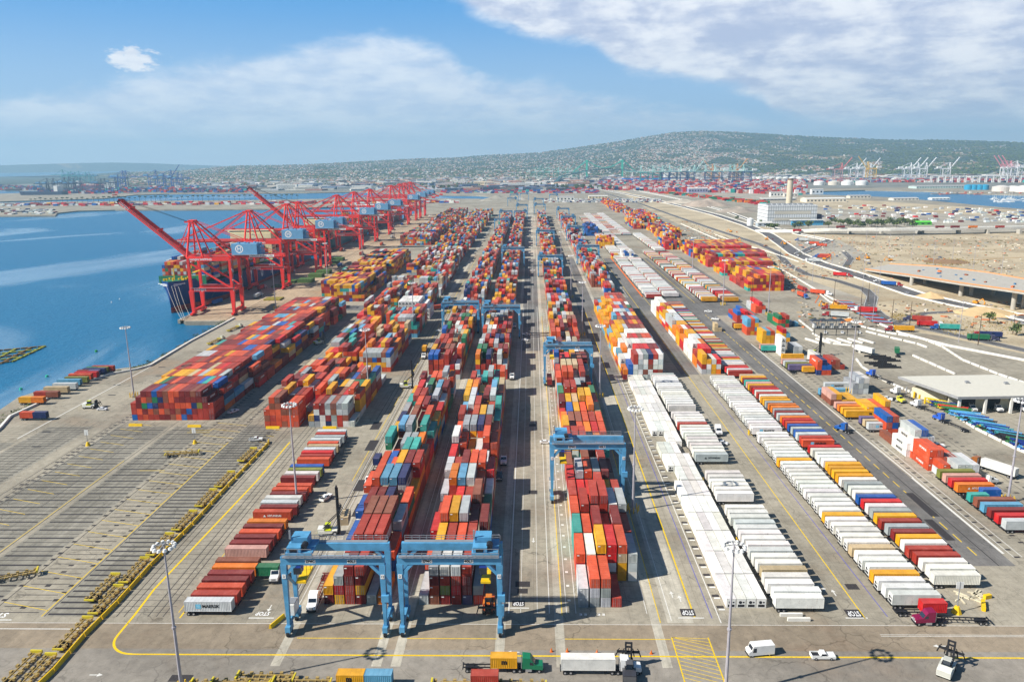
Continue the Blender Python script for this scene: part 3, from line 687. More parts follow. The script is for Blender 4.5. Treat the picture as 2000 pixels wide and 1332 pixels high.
pile(1458, 655, [4, 4, 4], 'orange red:7,light blue:4,yellow:2', 'blue and orange pile', 1, 9); pile(1488, 672, [3, 3, 3, 2], 'orange red:7,blue:4,yellow:3,light blue:2', 'second blue and orange pile', 1, 10)
pile(1524.6, 696, [4], 'white:3', 'tall white reefer column', 1, 11, reef=lambda *a: True); pile(1519, 640, [3, 2, 3], 'green:1,orange red:5,rust red:4', 'orange and green pile', 2, 12)
pile(1439, 631, [3, 2, 3, 2, 2], 'bright red:4,pale grey:4,rust red:3,blue:2', 'mixed pile by the cross road', 2, 13); pile(1475, 612, [2, 3, 2], 'bright red:4,orange red:3,pale grey:3', 'rear mixed pile', 2, 14)
pile(1550, 695, [2, 2], 'grey:4,pale grey:2', 'grey pair', 1, 15); pile(1591, 711, [2], 'white:3', 'white reefer pair', 1, 16, reef=lambda *a: True)
pile(1595, 733, [3, 3, 2], 'orange red:4,navy:3,blue:2', 'navy topped pile', 1, 17); pile(1622, 722, [2, 2, 1], 'rust red:5,brown:2', 'rust pile', 1, 18)
pile(1527, 668, [3, 2], 'bright red:3,light blue:2,yellow:2', 'red pile behind the reefer column', 1, 19)
for q, (px, py, nm) in enumerate(((1524.6, 621, 'yellow'), (1533, 631, 'blue'), (1541, 635, 'white'), (1552, 638, 'light blue'))): pile(px, py, [1], nm + ':1', 'row of four loners', 1, 20 + q, p20=1.)
pile(1395, 648, [2, 1], 'beige:2', 'beige pair at the cross road', 1, 30, p20=1.)
for r_ in REC:
    if r_['where'] in ('row of four loners', 'beige pair at the cross road') and r_['half'] == 1: r_['area'] = 0; r_['skip'] = 1
REC[:] = [r for r in REC if not r.get('skip')]
emit()
# ------------------------------------------------------------------ trailers (container on chassis), trucks, cars
def wheel(b, x, y, r=.5, w=.32):
    b.M(DARK).cyl((x, y - w / 2, r), (x, y + w / 2, r), r, 10); b.M(CHROME).cyl((x, y - w / 2 - .01, r), (x, y + w / 2 + .01, r), r * .5, 8)
def chassis_mb(L=12.6, mat=None, legs=True, ladder=False):     # along x, front towards +x
    b = MB().M(mat or BLK); h = L / 2
    for s in (-.55, .55): b.box(-h, h, s - .09, s + .09, 1.0, 1.25)
    for x in (-h + .1, h - .1): b.box(x - .12, x + .12, -1.2, 1.2, .98, 1.2)
    n = 9 if ladder else 5
    for i in range(1, n): x = -h + L * i / n; b.box(x - .06, x + .06, -.6, .6, 1.03, 1.2)
    if legs:
        for s in (-.75, .75): b.box(h - 2.6, h - 2.4, s - .08, s + .08, .05, 1.05)
    b.box(-h + .6, -h + 3.4, -.5, .5, .6, 1.0); return b
def wheel_mb(r=.5, w=.5): 
    b = MB(); wheel(b, 0, 0, r, w); b.v = [(x, y, z - r) for x, y, z in b.v]; return b
def tmp_mesh(b, name):
    o = b.build(name); me = o.data; bpy.data.objects.remove(o); me.name = name; return me
def rot_mesh(b):        # container along x instead of y (front of container towards +x)
    b.v = [(-y, x, z) for x, y, z in b.v]; return b
VM = dict(body40=tmp_mesh(rot_mesh(container_mb(12.19, 2.8, z=1.27, logo=False)), 'trailer_body'), body20=tmp_mesh(rot_mesh(container_mb(6.06, 2.68, z=1.27, logo=False)), 'trailer_body'),
          chas=tmp_mesh(chassis_mb(), 'chassis'), wheel=tmp_mesh(wheel_mb(), 'wheel'), unit=None)
def smooth_van():
    b = MB().M(PAINT); L, w, z, Hc = 12.19, 1.22, 1.27, 2.85
    b.box(-L / 2 + .06, L / 2 - .06, -w + .03, w - .03, z, z + Hc - .02)
    for sx in (-1, 1):
        for sy in (-1, 1):
            x0, x1 = sorted((sx * L / 2, sx * (L / 2 - .14))); y0, y1 = sorted((sy * w, sy * (w - .14))); b.box(x0, x1, y0, y1, z, z + Hc)
    for sy in (-1, 1):
        y0, y1 = sorted((sy * w, sy * (w - .1))); b.box(-L / 2 + .14, L / 2 - .14, y0, y1, z, z + .16); b.box(-L / 2 + .14, L / 2 - .14, y0, y1, z + Hc - .12, z + Hc)
    for q in range(1, 8): x = -L / 2 + q * L / 8; b.box(x - .015, x + .015, -w + .02, w - .02, z + .16, z + Hc - .012)
    return b
VM['reef'] = tmp_mesh(smooth_van(), 'trailer_body')
u_ = unit_mb(12.19, 2.7, 1.27); u_.v = [(y, -x, z) for x, y, z in u_.v]; VM['unit'] = tmp_mesh(u_, 'cooling_unit')
def part(name, me, parent, loc=(0, 0, 0), rz=0., color=None):
    o = bpy.data.objects.new(name, me); COL.objects.link(o); o.parent = parent; o.location = loc; o.rotation_euler = (0, 0, rz)
    if color: o.color = (*color, 1)
    return o
TREC = []
def trow(where, x0, y0, n, palette, pitch=3.5, seed=1, gaps=(), jit=.35, smooth=.8, unit=0., expl=(), xs=0.):
    rnd = random.Random(seed)
    for i in range(n):
        if i in gaps: continue
        nm = expl[i] if i < len(expl) and expl[i] else rnd.choice(palette)
        nx = i == 0 or (i - 1) in gaps
        TREC.append(dict(x=x0 + 6.2 + rnd.uniform(-jit, jit) + xs * i, y=y0 + 1.22 + i * pitch + rnd.uniform(-.12, .12), c=nm, col=shade(CC[nm], rnd), where=where, i=i, first=nx, unit=rnd.random() < unit and nm in ('white', 'pale grey'),
                         body='reef' if (nm in ('white', 'pale grey') and rnd.random() < smooth) else 'body40', len20=rnd.random() < .04 and nm not in ('white',), rz=rnd.uniform(-.004, .004)))
FR = 'first trailer row right of the reefer pack'; SR = 'second trailer row from the reefer pack'; TR = 'third trailer row from the reefer pack'; LR = 'trailer row left of the gantry cranes'
trow(FR, 61.7, 176.5, 61, PA, seed=1, gaps=(16, 17, 24, 25, 26, 27, 43, 44), smooth=.85, expl=['white'] * 4 + ['beige', 'white', 'white', 'white', 'white'])
trow(SR, 91.2, 178.1, 59, PB, seed=2, gaps=(35,), smooth=.95, unit=.85, expl=['white', 'white', 'white', 'yellow', 'white', None, 'white', 'beige', 'white', 'white', 'white', 'white', 'white', 'yellow'])
trow(TR, 107.1, 187.9, 57, PC, seed=3, gaps=(28,), smooth=.7, expl=['white', 'white', 'white', 'rust red', 'rust red', 'white', 'yellow', 'maroon', 'grey', 'rust red', 'yellow', 'grey', 'white', 'bright red', 'blue', 'white', 'white', 'grey', 'white', 'yellow', 'yellow', 'yellow', 'yellow', 'white', 'white', 'white', 'white'])
trow('mixed trailer row beside the narrow stack', 103.6, 392, 58, PC + PE, seed=4, jit=.5, smooth=.6)
trow(LR, -90.0, 174.3, 38, PR, pitch=3.45, seed=5, jit=.6, smooth=.3, gaps=(7, 14, 22, 27), expl=['pale grey', 'rust red', 'orange red', None, 'maroon', 'orange', 'brown', None, 'pink beige', 'maroon', 'maroon', 'orange red', 'maroon', 'orange', None, 'orange red', 'maroon', 'pale grey', 'white', 'maroon', 'orange red', 'orange red', None, 'maroon', 'white', 'olive', 'blue', None, 'orange red', 'rust red'])
trow('near white trailer row beyond the cross road', 94.8, 629.5, 62, PD, seed=6, smooth=.95)
trow('second white trailer row beyond the cross road', 110, 628.5, 62, PD, seed=7, smooth=.95, gaps=(0, 1))
trow('near mixed trailer row before the truck road', 137, 612.5, 96, PE, seed=8, smooth=.6, expl=['yellow', 'yellow'])
trow('second mixed trailer row before the truck road', 153.6, 612, 92, PE, seed=9, smooth=.6, expl=['yellow'])
for q, (x0, y0, n) in enumerate(((61, 850, 26), (96, 860, 90), (111, 860, 90), (124, 1180, 120), (139, 1180, 130), (154, 965, 60), (96, 1210, 100), (111, 1210, 120))):
    trow('distant trailer rows', x0, y0, n, PD if q % 3 else PE, seed=20 + q, pitch=3.6, smooth=.9)
def hyundai(root_, x=0, w=5.6, z=2.75, dark=False, y=-1.225):
    m_ = LETK if dark else LETW; text('HYUNDAI', m_, root_, (x + .9, y - .012, z), width=w * .78, face='-y', bold=.035)
    b = MB().M(m_); b.add([(x - w * .5, y - .014, z - .38), (x - w * .5 + .95, y - .014, z - .38), (x - w * .5 + .48, y - .014, z + .42)], [(0, 1, 2)]); b.build('emblem', root_)
STAR = P('star_panel_blue', (110, 190, 222), .5)
def maersk(root_, x=0, w=6.2, z=2.75, face='-y', y=-1.225, s=1.0):
    if face == '-y':
        text('MAERSK', LETK, root_, (x + .8 * s, y - .012, z), width=w * .72, face='-y', bold=.03)
        b = MB().M(STAR); q = x - w * .5 + .1; b.box(q - .1, q + 1.2, y - .02, y - .004, z - .62, z + .62); b.M(LETW)
        cx = q + .55
        for i in range(7):
            a = math.pi / 2 + i * 2 * math.pi / 7; a1, a2 = a - .2, a + .2
            b.add([(cx + .18 * math.cos(a1), y - .026, z + .18 * math.sin(a1)), (cx + .18 * math.cos(a2), y - .026, z + .18 * math.sin(a2)), (cx + .5 * math.cos(a), y - .026, z + .5 * math.sin(a))], [(0, 1, 2)])
        b.build('emblem', root_)
    else: text('MAERSK', LETK, root_, (y, x, z), width=w, face=face, bold=.03)
def emit_trailers():
    for r in TREC:
        d2 = r['x'] ** 2 + r['y'] ** 2 + (H - 4) ** 2; r['area'] = (1 + 2 * r['first']) / d2
    TREC.sort(key=lambda r: -r['area']); near, rest = TREC[:204], TREC[204:]
    for r in near:
        e = empty('container_trailer', (r['x'], r['y'], 0), r['rz']); det = r['first'] or r['i'] < 3
        part('container_body', VM[r['body']], e, color=r['col']); part('chassis', VM['chas'], e)
        if det:
            for wx in (-5.2, -3.9):
                for wy in (-.95, .95): part('wheel', VM['wheel'], e, (wx, wy, .5))
        if r['unit']: part('cooling_unit', VM['unit'], e)
        if r['where'] == FR and r['i'] == 28: hyundai(e, dark=True)
        if r['where'] == FR and r['i'] in (5, 7): text('m', LETK, e, (-2, -1.22, 3.1), width=1.5, face='-y', bold=.06); text('sc', LETK, e, (-2, -1.22, 2.3), width=1.3, face='-y', bold=.06)
        if r['where'] == SR and r['i'] in (8,): hyundai(e, dark=True)
        if r['where'] == SR and r['i'] == 36: maersk(e)
        if r['where'] == TR and r['i'] == 29: maersk(e)
        if r['where'] == LR and r['i'] == 0: maersk(e)
        if r['where'] == LR and r['i'] in (1, 15): hyundai(e)
        tag(e, '%s trailer, %s from the front, %s' % (r['c'], ordinal(r['i'] + 1), r['where']), 'trailer', 'container trailers parked side by side')
    b = MB()
    for r in rest:
        x, y = r['x'], r['y']; b.M(PAINTA).C(r['col']).box(x - 6.1, x + 6.1, y - 1.2, y + 1.2, 1.3, 4.1)
        b.M(FLATA).C((.03, .03, .03)).box(x - 6.1, x + 6.1, y - .9, y + .9, .3, 1.3)
    tag(b.build('parked_trailers'), 'container trailers parked side by side in the distant rows', 'trailers', kind='stuff')
emit_trailers()

# ---- road vehicles; each builder returns its root, standing on z=0, front towards +x
def paint(rgb, name=None): return P(name or 'vehicle_paint_%d_%d_%d' % rgb, rgb, .35, 0, .06, .8, .5)
def poly_x(b, prof, y0, y1):     # extrude a side profile (x,z) across y
    n = len(prof); vs = [(x, y0, z) for x, z in prof] + [(x, y1, z) for x, z in prof]
    b.add(vs, [tuple(range(n)), tuple(range(2 * n - 1, n - 1, -1))] + [(i, i + n, (i + 1) % n + n, (i + 1) % n) for i in range(n)])
def wheels(e, xs, ys, r=.5, w=.34, z=None):
    me = VM.setdefault(('w', r, w), None) or tmp_mesh(wheel_mb(r, w), 'wheel'); VM[('w', r, w)] = me
    for x in xs:
        for y in ys: part('wheel', me, e, (x, y, r))
def tractor(loc, rz, rgb, label, group=None, sleeper=True, z=0.):
    e = empty('road_tractor', (*loc, z), rz); pm = paint(rgb); b = MB().M(pm)
    back = -1.6 if sleeper else -.3
    poly_x(b, [(back, 1.15), (2.9, .9), (3.1, 1.2), (3.0, 1.9), (1.35, 2.15), (.75, 3.0), (.2, 3.75) if sleeper else (.6, 3.05), (back, 3.95) if sleeper else (back, 3.1)], -1.15, 1.15)
    b.M(BLK).box(-4.1, 2.8, -.45, .45, .7, 1.1); b.box(2.9, 3.15, -1.2, 1.2, .45, .85)
    for s in (-1, 1): b.M(CHROME).box(-.9, .5, min(s * 1.22, s * .75), max(s * 1.22, s * .75), .5, 1.05); b.cyl((-1.8 if sleeper else -.5, s * .95, 1.2), (-1.8 if sleeper else -.5, s * .95, 3.7), .09, 6)
    b.M(BLK).box(-3.4, -2.3, -.6, .6, 1.1, 1.28); b.build('cab', e)
    g = MB().M(GLASS); g.add([(1.36, -1.0, 2.17), (1.36, 1.0, 2.17), (.8, .95, 2.98), (.8, -.95, 2.98)], [(0, 1, 2, 3)]); g.v = [(x + .02, y, z_ + .01) for x, y, z_ in g.v]
    for s in (-1, 1): 
        q = [(.1, s * 1.16, 2.1), (1.1, s * 1.16, 2.1), (.7, s * 1.16, 2.85), (.1, s * 1.16, 2.85)]; g.add(q if s < 0 else q[::-1], [(0, 1, 2, 3)])
    g.build('window', e); gr = MB().M(CHROME); gr.box(3.02, 3.12, -.55, .55, 1.0, 1.75); gr.build('grille', e)
    for s in (-1, 1): l_ = MB().M(LETW); l_.box(2.98, 3.1, min(s * .65, s * 1.0), max(s * .65, s * 1.0), 1.1, 1.4); l_.build('headlight', e)
    wheels(e, (2.2, -2.2, -3.5), (-.95, .95)); tag(e, label, 'truck', group); return e
def trailer(loc, rz, cols, label, z=0., txt=None, bare=False, chas=None, cat='trailer', group=None, L=12.6, fine=True):
    e = empty('container_trailer' if not bare else 'bare_chassis', (*loc, z), rz)
    if chas or bare: part('frame' if bare else 'chassis', tmp_mesh(chassis_mb(L, chas, True, True), 'chassis'), e)
    else: part('chassis', VM['chas'], e)
    wheels(e, (-L / 2 + 1.1, -L / 2 + 2.4), (-.95, .95))
    if not bare:
        if len(cols) == 1: part('container_body', VM['reef' if cols[0] in ('white', 'pale grey') else 'body40'], e, color=CC[cols[0]])
        else:
            for q, c in zip((-3.08, 3.08), cols):
                if c: part('container_body', VM['body20'], e, (q, 0, 0), color=CC[c])
    if txt: txt(e)
    tag(e, label, cat, group); return e
def rig(px, py, ang, rgb, cols, label, z=0., bare=False, chas=None, txt=None, group=None, fwd=1, w=True, world=None):
    """tractor and trailer, the trailer's middle over the surveyed point"""
    x, y = world or G(px, py, z); c, s = math.cos(ang), math.sin(ang)
    trailer((x, y), ang, cols, (label if not bare else label) , z=z, bare=bare, chas=chas, txt=txt, cat='chassis' if bare else 'trailer', group=group)
    if rgb: return tractor((x + c * 8.9, y + s * 8.9), ang, rgb, w if isinstance(w, str) else label.replace('container', 'tractor'), z=z)
def van(loc, rz, label, z=0.):
    e = empty('step_van', (*loc, z), rz); b = MB().M(WHITE)
    poly_x(b, [(-3.2, .5), (2.9, .5), (3.1, .9), (2.95, 1.5), (2.35, 1.75), (2.0, 2.75), (1.8, 2.85), (-3.2, 2.85)], -1.1, 1.1); b.M(BLK).box(-3.25, 3.15, -1.05, 1.05, .38, .52); b.build('body', e)
    g = MB().M(GLASS); g.add([(2.37, -.95, 1.82), (2.37, .95, 1.82), (2.06, .9, 2.6), (2.06, -.9, 2.6)], [(0, 1, 2, 3)])
    for s in (-1, 1):
        q = [(1.2, s * 1.112, 1.3), (2.1, s * 1.112, 1.3), (1.9, s * 1.112, 2.4), (1.2, s * 1.112, 2.4)]; g.add(q if s < 0 else q[::-1], [(0, 1, 2, 3)])
    g.build('window', e)
    for s in (-1, 1): l_ = MB().M(CHROME); l_.box(3.0, 3.12, min(s * .6, s * .95), max(s * .6, s * .95), .95, 1.25); l_.build('headlight', e)
    wheels(e, (2.1, -2.0), (-.92, .92), .4, .26); tag(e, label, 'van'); return e
def pickup(loc, rz, label, z=0., rgb=(232, 232, 228), group=None):
    e = empty('pickup_truck', (*loc, z), rz); b = MB().M(paint(rgb))
    b.box(-2.7, 2.75, -.95, .95, .45, 1.02); b.box(.95, 2.7, -.9, .9, 1.02, 1.15)
    poly_x(b, [(-.75, 1.02), (1.15, 1.02), (.5, 1.72), (-.55, 1.75)], -.84, .84)
    for s in (-1, 1): b.box(-2.7, -.75, min(s * .95, s * .87), max(s * .95, s * .87), 1.02, 1.3)
    b.box(-2.7, -2.62, -.87, .87, 1.02, 1.3); b.M(BLK).box(-2.6, -.8, -.86, .86, 1.021, 1.03); b.build('body', e)
    g = MB().M(GLASS); g.add([(1.12, -.75, 1.08), (1.12, .75, 1.08), (.55, .7, 1.68), (.55, -.7, 1.68)], [(0, 1, 2, 3)])
    for s in (-1, 1):
        q = [(-.6, s * .85, 1.12), (.95, s * .85, 1.12), (.45, s * .85, 1.65), (-.5, s * .85, 1.65)]; g.add(q if s < 0 else q[::-1], [(0, 1, 2, 3)])
    g.v = [(x + .012, y, z_ + .006) for x, y, z_ in g.v]; g.build('window', e)
    wheels(e, (1.75, -1.75), (-.84, .84), .38, .24); tag(e, label, 'pickup', group); return e
def sedan(loc, rz, label, z=0., rgb=(225, 226, 226), group=None, light=False):
    e = empty('parked_car', (*loc, z), rz); b = MB().M(paint(rgb)); poly_x(b, [(-2.25, .4), (2.25, .35), (2.3, .7), (2.1, .9), (1.15, .98), (.45, 1.42), (-.95, 1.45), (-1.6, 1.0), (-2.25, .95)], -.88, .88); b.build('body', e)
    g = MB().M(GLASS); g.add([(1.13, -.72, 1.02), (1.13, .72, 1.02), (.5, .68, 1.41), (.5, -.68, 1.41)], [(0, 1, 2, 3)]); g.add([(-1.58, .72, 1.04), (-1.58, -.72, 1.04), (-1.0, -.68, 1.44), (-1.0, .68, 1.44)], [(0, 1, 2, 3)])
    for s in (-1, 1):
        q = [(-1.35, s * .885, 1.02), (.95, s * .885, 1.02), (.4, s * .885, 1.36), (-.92, s * .885, 1.38)]; g.add(q if s < 0 else q[::-1], [(0, 1, 2, 3)])
    g.build('window', e); wheels(e, (1.4, -1.4), (-.8, .8), .33, .2); tag(e, label, 'car', group); return e
def handler(loc, rz, label, z=0., mast=13., rgb=(226, 226, 214), acc=(196, 206, 30), load=None, sp=1.0):
    """empty container handler: low body, cab, tall black twin mast with a side spreader"""
    e = empty('container_handler', (*loc, z), rz); b = MB().M(paint(rgb)); b.box(-3.2, 2.4, -1.5, 1.5, .9, 1.9); b.box(-3.6, -1.6, -1.4, 1.4, .8, 2.5); b.M(paint(acc)); b.box(-1.4, .6, -1.52, 1.52, 1.85, 2.05); b.box(-3.65, -3.5, -1.4, 1.4, 1.0, 2.2); b.build('body', e)
    c = MB().M(paint(acc)); c.box(-1.3, .3, -.75, .75, 2.05, 2.3); c.box(-1.35, .35, -.8, .8, 3.65, 3.8); c.M(GLASS); c.box(-1.25, .25, -.7, .7, 2.3, 3.65); c.build('cab', e)
    m_ = MB().M(BLK)
    for s in (-.65, .65): m_.box(2.5, 2.95, s - .2, s + .2, .4, mast); m_.box(2.95, 3.2, s - .12, s + .12, .6, mast * .96)
    for zz in (1.2, mast * .3, mast * .55, mast * .8, mast - .3): m_.box(2.55, 2.9, -.5, .5, zz, zz + .3)
    for s in (-.9, .9): m_.beam((2.5, s, mast * .42), (-2.2, s, 2.3), .22)
    m_.build('mast', e)
    s_ = MB().M(BLK if sp < 1.5 else YEL); zz = mast * .52; s_.box(3.2, 3.7, -2.6, 2.6, zz, zz + .4)
    for q in (-2.5, -1.2, 0, 1.2, 2.5): s_.beam((3.4, q, zz), (3.9, q * 1.15, zz - 1.3), .2); s_.beam((3.4, q, zz + .4), (3.2, q * .8, zz + 1.2), .16)
    s_.build('spreader', e)
    me = VM.setdefault('bigw', None) or tmp_mesh(wheel_mb(.85, .6), 'wheel'); VM['bigw'] = me
    for wx, wy in ((1.7, -1.3), (1.7, 1.3), (-2.5, -1.15), (-2.5, 1.15)): part('wheel', me, e, (wx, wy, .85))
    tag(e, label, 'container handler')
    if load:
        o = bpy.data.objects.new('shipping_container', T['c20']); COL.objects.link(o); o.color = (*CC[load], 1)
        c_, s2 = math.cos(rz), math.sin(rz); o.location = (loc[0] + c_ * 5.1, loc[1] + s2 * 5.1, z + zz - 4.1); o.rotation_euler = (0, 0, rz); tag(o, '%s short container held up in front of the %s' % (load, ' '.join(label.split()[:6])), 'container')
    return e
# ------------------------------------------------------------------ ship-to-shore cranes (origin: middle of the gauge on the quay, boom towards -x)
XS, XL, DY = -10.8, 21., 9.2
def sts(raised, name='quay_crane'):
    e = empty(name); r = CRED
    for sx, x in ((0, XS), (1, XL)):
        for sy in (-DY, DY):
            b = MB().M(r); b.beam((x, sy, 19), (x, sy, 44), 1.9, 1.9); dx = .8 if x < 0 else -.8
            b.hexa([(x - 1 + dx * .3, sy - .9, 2.4), (x + 1 + dx * .3, sy - .9, 2.4), (x + 1 + dx * .3, sy + .9, 2.4), (x - 1 + dx * .3, sy + .9, 2.4), (x - 1.7, sy - 1.1, 19), (x + 1.7, sy - 1.1, 19), (x + 1.7, sy + 1.1, 19), (x - 1.7, sy + 1.1, 19)])
            if sx: b.M(STEEL); [b.beam((x + 1.4, sy + (1.2 if q % 2 else -1.2), 19 + q * 4), (x + 1.4, sy + (-1.2 if q % 2 else 1.2), 23 + q * 4), .5, .15) for q in range(6)]
            b.build('leg', e)
            g = MB().M(r); g.box(x - .9, x + .9, sy - 4.5, sy + 4.5, .9, 2.3); g.M(DARK)
            for q in range(8): g.cyl((x - .25, sy - 3.9 + q * 1.1, .42), (x + .25, sy - 3.9 + q * 1.1, .42), .42, 8)
            g.build('bogie', e)
        b = MB().M(r); b.box(x - .8, x + .8, -DY, DY, 2.4, 4.6); b.build('sill_beam', e)
        b = MB().M(r); b.box(x - .8, x + .8, -DY, DY, 41.6, 44); b.build('cross_beam', e)
        if x > 0: b = MB().M(r); b.box(x - .7, x + .7, -DY, DY, 18.2, 20.2); b.build('cross_beam', e)
    for sy in (-DY, DY):
        b = MB().M(r); b.box(XS, XL, sy - .85, sy + .85, 18.6, 21.2); b.M(STEEL); b.box(XS, XL + 2, sy - 1.7, sy - .9, 21.2, 21.35); b.build('portal_beam', e)
        b = MB().M(r); b.box(XS, XL, sy - .7, sy + .7, 41.8, 44.3); b.build('upper_beam', e)
        b = MB().M(r); b.beam((XS + .8, sy, 40.5), (XL - .8, sy, 21), 1.15, 1.15); b.build('brace', e)
    text('HANJIN', LETW, e, (-3.5, -DY - .9, 19.9), width=9, face='-y'); text('HANJIN SHIPPING', LETW, e, (-1, -DY - .75, 43), width=17, face='-y')
    # fixed girder
    b = MB().M(r)
    for s in (-3.4, 3.4): b.box(XS - 1, 60, s - .6, s + .6, 43.2, 45.8)
    for q in range(12): x = XS + q * 7; b.box(x - .3, x + .3, -3.4, 3.4, 45.2, 45.7)
    b.M(STEEL)
    for s in (-4.9, 4.9): b.box(XS, 58, s - .5, s + .5, 44.9, 45.05); b.box(XS, 58, s - .03, s + .03, 46.0, 46.06)
    for q in range(20): b.box(XS + q * 4, XS + q * 4 + .08, -4.94, -4.86, 45, 46.05)
    b.build('girder', e)
    b = MB().M(LETW); b.box(35, 54, -5.6, -5.45, 44.1, 45.9); pl = b.build('name_board', e)
    text('CAPACITY 60 LONG TONS', LETK, pl, (44.5, -5.62, 45), width=17, face='-y')
    # boom
    b = MB().M(r); L = 65.
    for s in (-3.4, 3.4): b.box(-L, 0, s - .6, s + .6, -1.2, 1.3)
    for q in range(15): x = -q * 5 - .5; b.box(x - .25, x + .25, -3.4, 3.4, .6, 1.1)
    b.box(-L, -L + 1.4, -4, 4, -1.2, 1.3); b.M(STEEL)
    for s in (-4.8, 4.8): b.box(-L, 0, s - .45, s + .45, .4, .55); b.box(-L, 0, s - .04, s + .04, 1.45, 1.52)
    for q in range(24): b.box(-q * 3 - .05, -q * 3 + .05, -4.85, -4.75, .5, 1.5)
    b.M(CRED); b.box(-L * .45 - .4, -L * .45 + .4, -4, 4, 1.3, 2.8); b.box(-L * .85 - .4, -L * .85 + .4, -4, 4, 1.3, 2.4)
    bo = b.build('boom', e, (XS - 2.3, 0, 44.5)); text('HANJIN', LETW, bo, (-L + 6, -4.05, .05), width=8, face='-y')
    if raised: bo.rotation_euler = (0, R(41), 0)
    # apex frame over the sea legs
    A = Vector((XS + 2.4, 0, 71.5))
    b = MB().M(r)
    for s in (-1, 1): b.beam((XS - 1.5, s * 7.5, 44), (A.x - .8, s * 2.6, A.z), 1.1, 1.1); b.beam((XS + 11, s * 7.5, 44.4), (A.x + .8, s * 2.6, A.z), .9, .9)
    for t_ in (.3, .6, .85): z = 44 + 27 * t_; yy = 7.5 - 4.9 * t_; b.box(A.x - 1.3, A.x - .7, -yy, yy, z, z + .6)
    b.box(A.x - 2.2, A.x + 2.2, -3.6, 3.6, A.z - .8, A.z + .6); b.box(A.x - 6, A.x - 2, -1, 1, A.z - 1.4, A.z - .4); b.box(XS - 1.5, XS + 9.5, -8.2, -7, 43.6, 45); b.box(XS - 1.5, XS + 9.5, 7, 8.2, 43.6, 45)
    b.M(STEEL); [b.beam((A.x - 2.2, s, A.z + 1.6), (A.x + 2.2, s, A.z + 1.6), .12) for s in (-3.5, 3.5)]; [b.beam((x, y, A.z + .6), (x, y, A.z + 1.7), .12) for x in (A.x - 2.2, A.x + 2.2) for y in (-3.5, 3.5)]
    for q in range(6): z = 46 + q * 3.6; b.box(A.x + 1.2, A.x + 4.6 - q * .3, -2.4, 2.4, z, z + .15); b.beam((A.x + 1.4, -2, z), (A.x + 4, 2, z + 3.6), .5, .15)
    b.build('apex_frame', e)
    for s in (-1, 1):
        b = MB().M(r); b.beam((A.x + 1, s * 2.8, A.z), (XL, s * 6.5, 44.5), 1.0, 1.0); b.beam((A.x + 1, s * 2.4, A.z + .3), (56, s * 3.4, 46), .4, .4); b.build('backstay', e)
        b = MB().M(r)
        if raised:
            ca, sa = math.cos(R(41)), math.sin(R(41)); hx, hz = XS - 2.3, 44.5
            p1 = (hx - 31 * ca - 2 * sa, s * 3.4, hz + 31 * sa + 2 * ca - 1); p2 = (hx - 6, s * 3.2, hz + 7.5)
            b.beam((A.x - 1, s * 2.6, A.z), p2, .5, .5); b.beam(p2, p1, .5, .5); b.M(BLK); b.beam((A.x - 4, s * 1, A.z - .5), (hx - 66 * ca, s * 2, hz + 66 * sa + 1.5), .22, .22)
        else:
            b.beam((A.x - 1, s * 2.6, A.z), (XS - 33, s * 3.4, 47), .6, .6); b.beam((A.x - 1, s * 2.6, A.z + .3), (XS - 62, s * 3.4, 46.5), .6, .6); b.M(BLK); b.beam((A.x - 4, s * 1, A.z - .5), (XS - 36, s * 2, 47), .2, .2)
        b.build('forestay', e)
    b = MB().M(HOUSEB); b.box(XL + 1, XL + 20.5, -6.3, 6.3, 46.1, 54.2); b.box(XL + 20.5, XL + 23, -4, 4, 46.1, 52.5)
    for q in range(5): b.box(XL + 5 + q * 3.6, XL + 6.4 + q * 3.6, -4 + (q % 2) * 4, -1.6 + (q % 2) * 4, 54.2, 55.2)
    b.M(STEEL); b.box(XL + 1, XL + 25, -7.4, 7.4, 45.85, 46.1); hs = b.build('machinery_house', e)
    em = MB().M(LETW); n = 20; cx, cz = XL + 7, 50.3
    for i in range(n):
        a, c = 2 * math.pi * i / n, 2 * math.pi * (i + 1) / n; q = lambda t, rr: (cx + rr * math.cos(t), -6.34, cz + rr * math.sin(t)); em.add([q(a, 2.3), q(a, 3.1), q(c, 3.1), q(c, 2.3)], [(0, 1, 2, 3)])
    em.build('emblem', hs); text('H', LETW, hs, (cx, -6.34, cz), width=2.6, height=4.4, face='-y')
    b = MB().M(STEEL); tx = -9 if raised else 6; b.box(tx - 3, tx + 3, -3.8, 3.8, 42.3, 43.3); b.M(WHITE).box(tx - 5.2, tx - 3, -1.3, 1.3, 39.8, 42.4); b.M(BLK); [b.beam((tx + i, j, 42), (tx + i, j, 33), .1) for i in (-1.5, 1.5) for j in (-2, 2)]; b.M(YEL).box(tx - 1.2, tx + 1.2, -6, 6, 32.4, 33); b.build('trolley', e)
    return e
cr0 = sts(False); cr1 = sts(True); index_kids(cr0); index_kids(cr1)
CR = [(585, 1, 'nearest'), (706, 0, 'second'), (818, 0, 'third'), (858, 1, 'fourth'), (1033, 0, 'fifth'), (1135, 0, 'sixth'), (1246, 0, 'seventh'), (1440, 0, 'eighth'), (1541, 0, 'ninth'), (1600, 0, 'tenth'), (1672, 0, 'eleventh')]
first = {0: cr0, 1: cr1}; used = set()
for y, rs, nm in CR:
    o = first[rs] if rs not in used else copy_tree(first[rs]); used.add(rs); o.location = (-250, y, 0)
    tag(o, '%s red quay crane along the ship berth, boom %s' % (nm if nm != 'nearest' else 'nearest of all, tall', 'raised' if rs else 'lowered level'), 'quay crane', 'red ship to shore cranes on the quay')
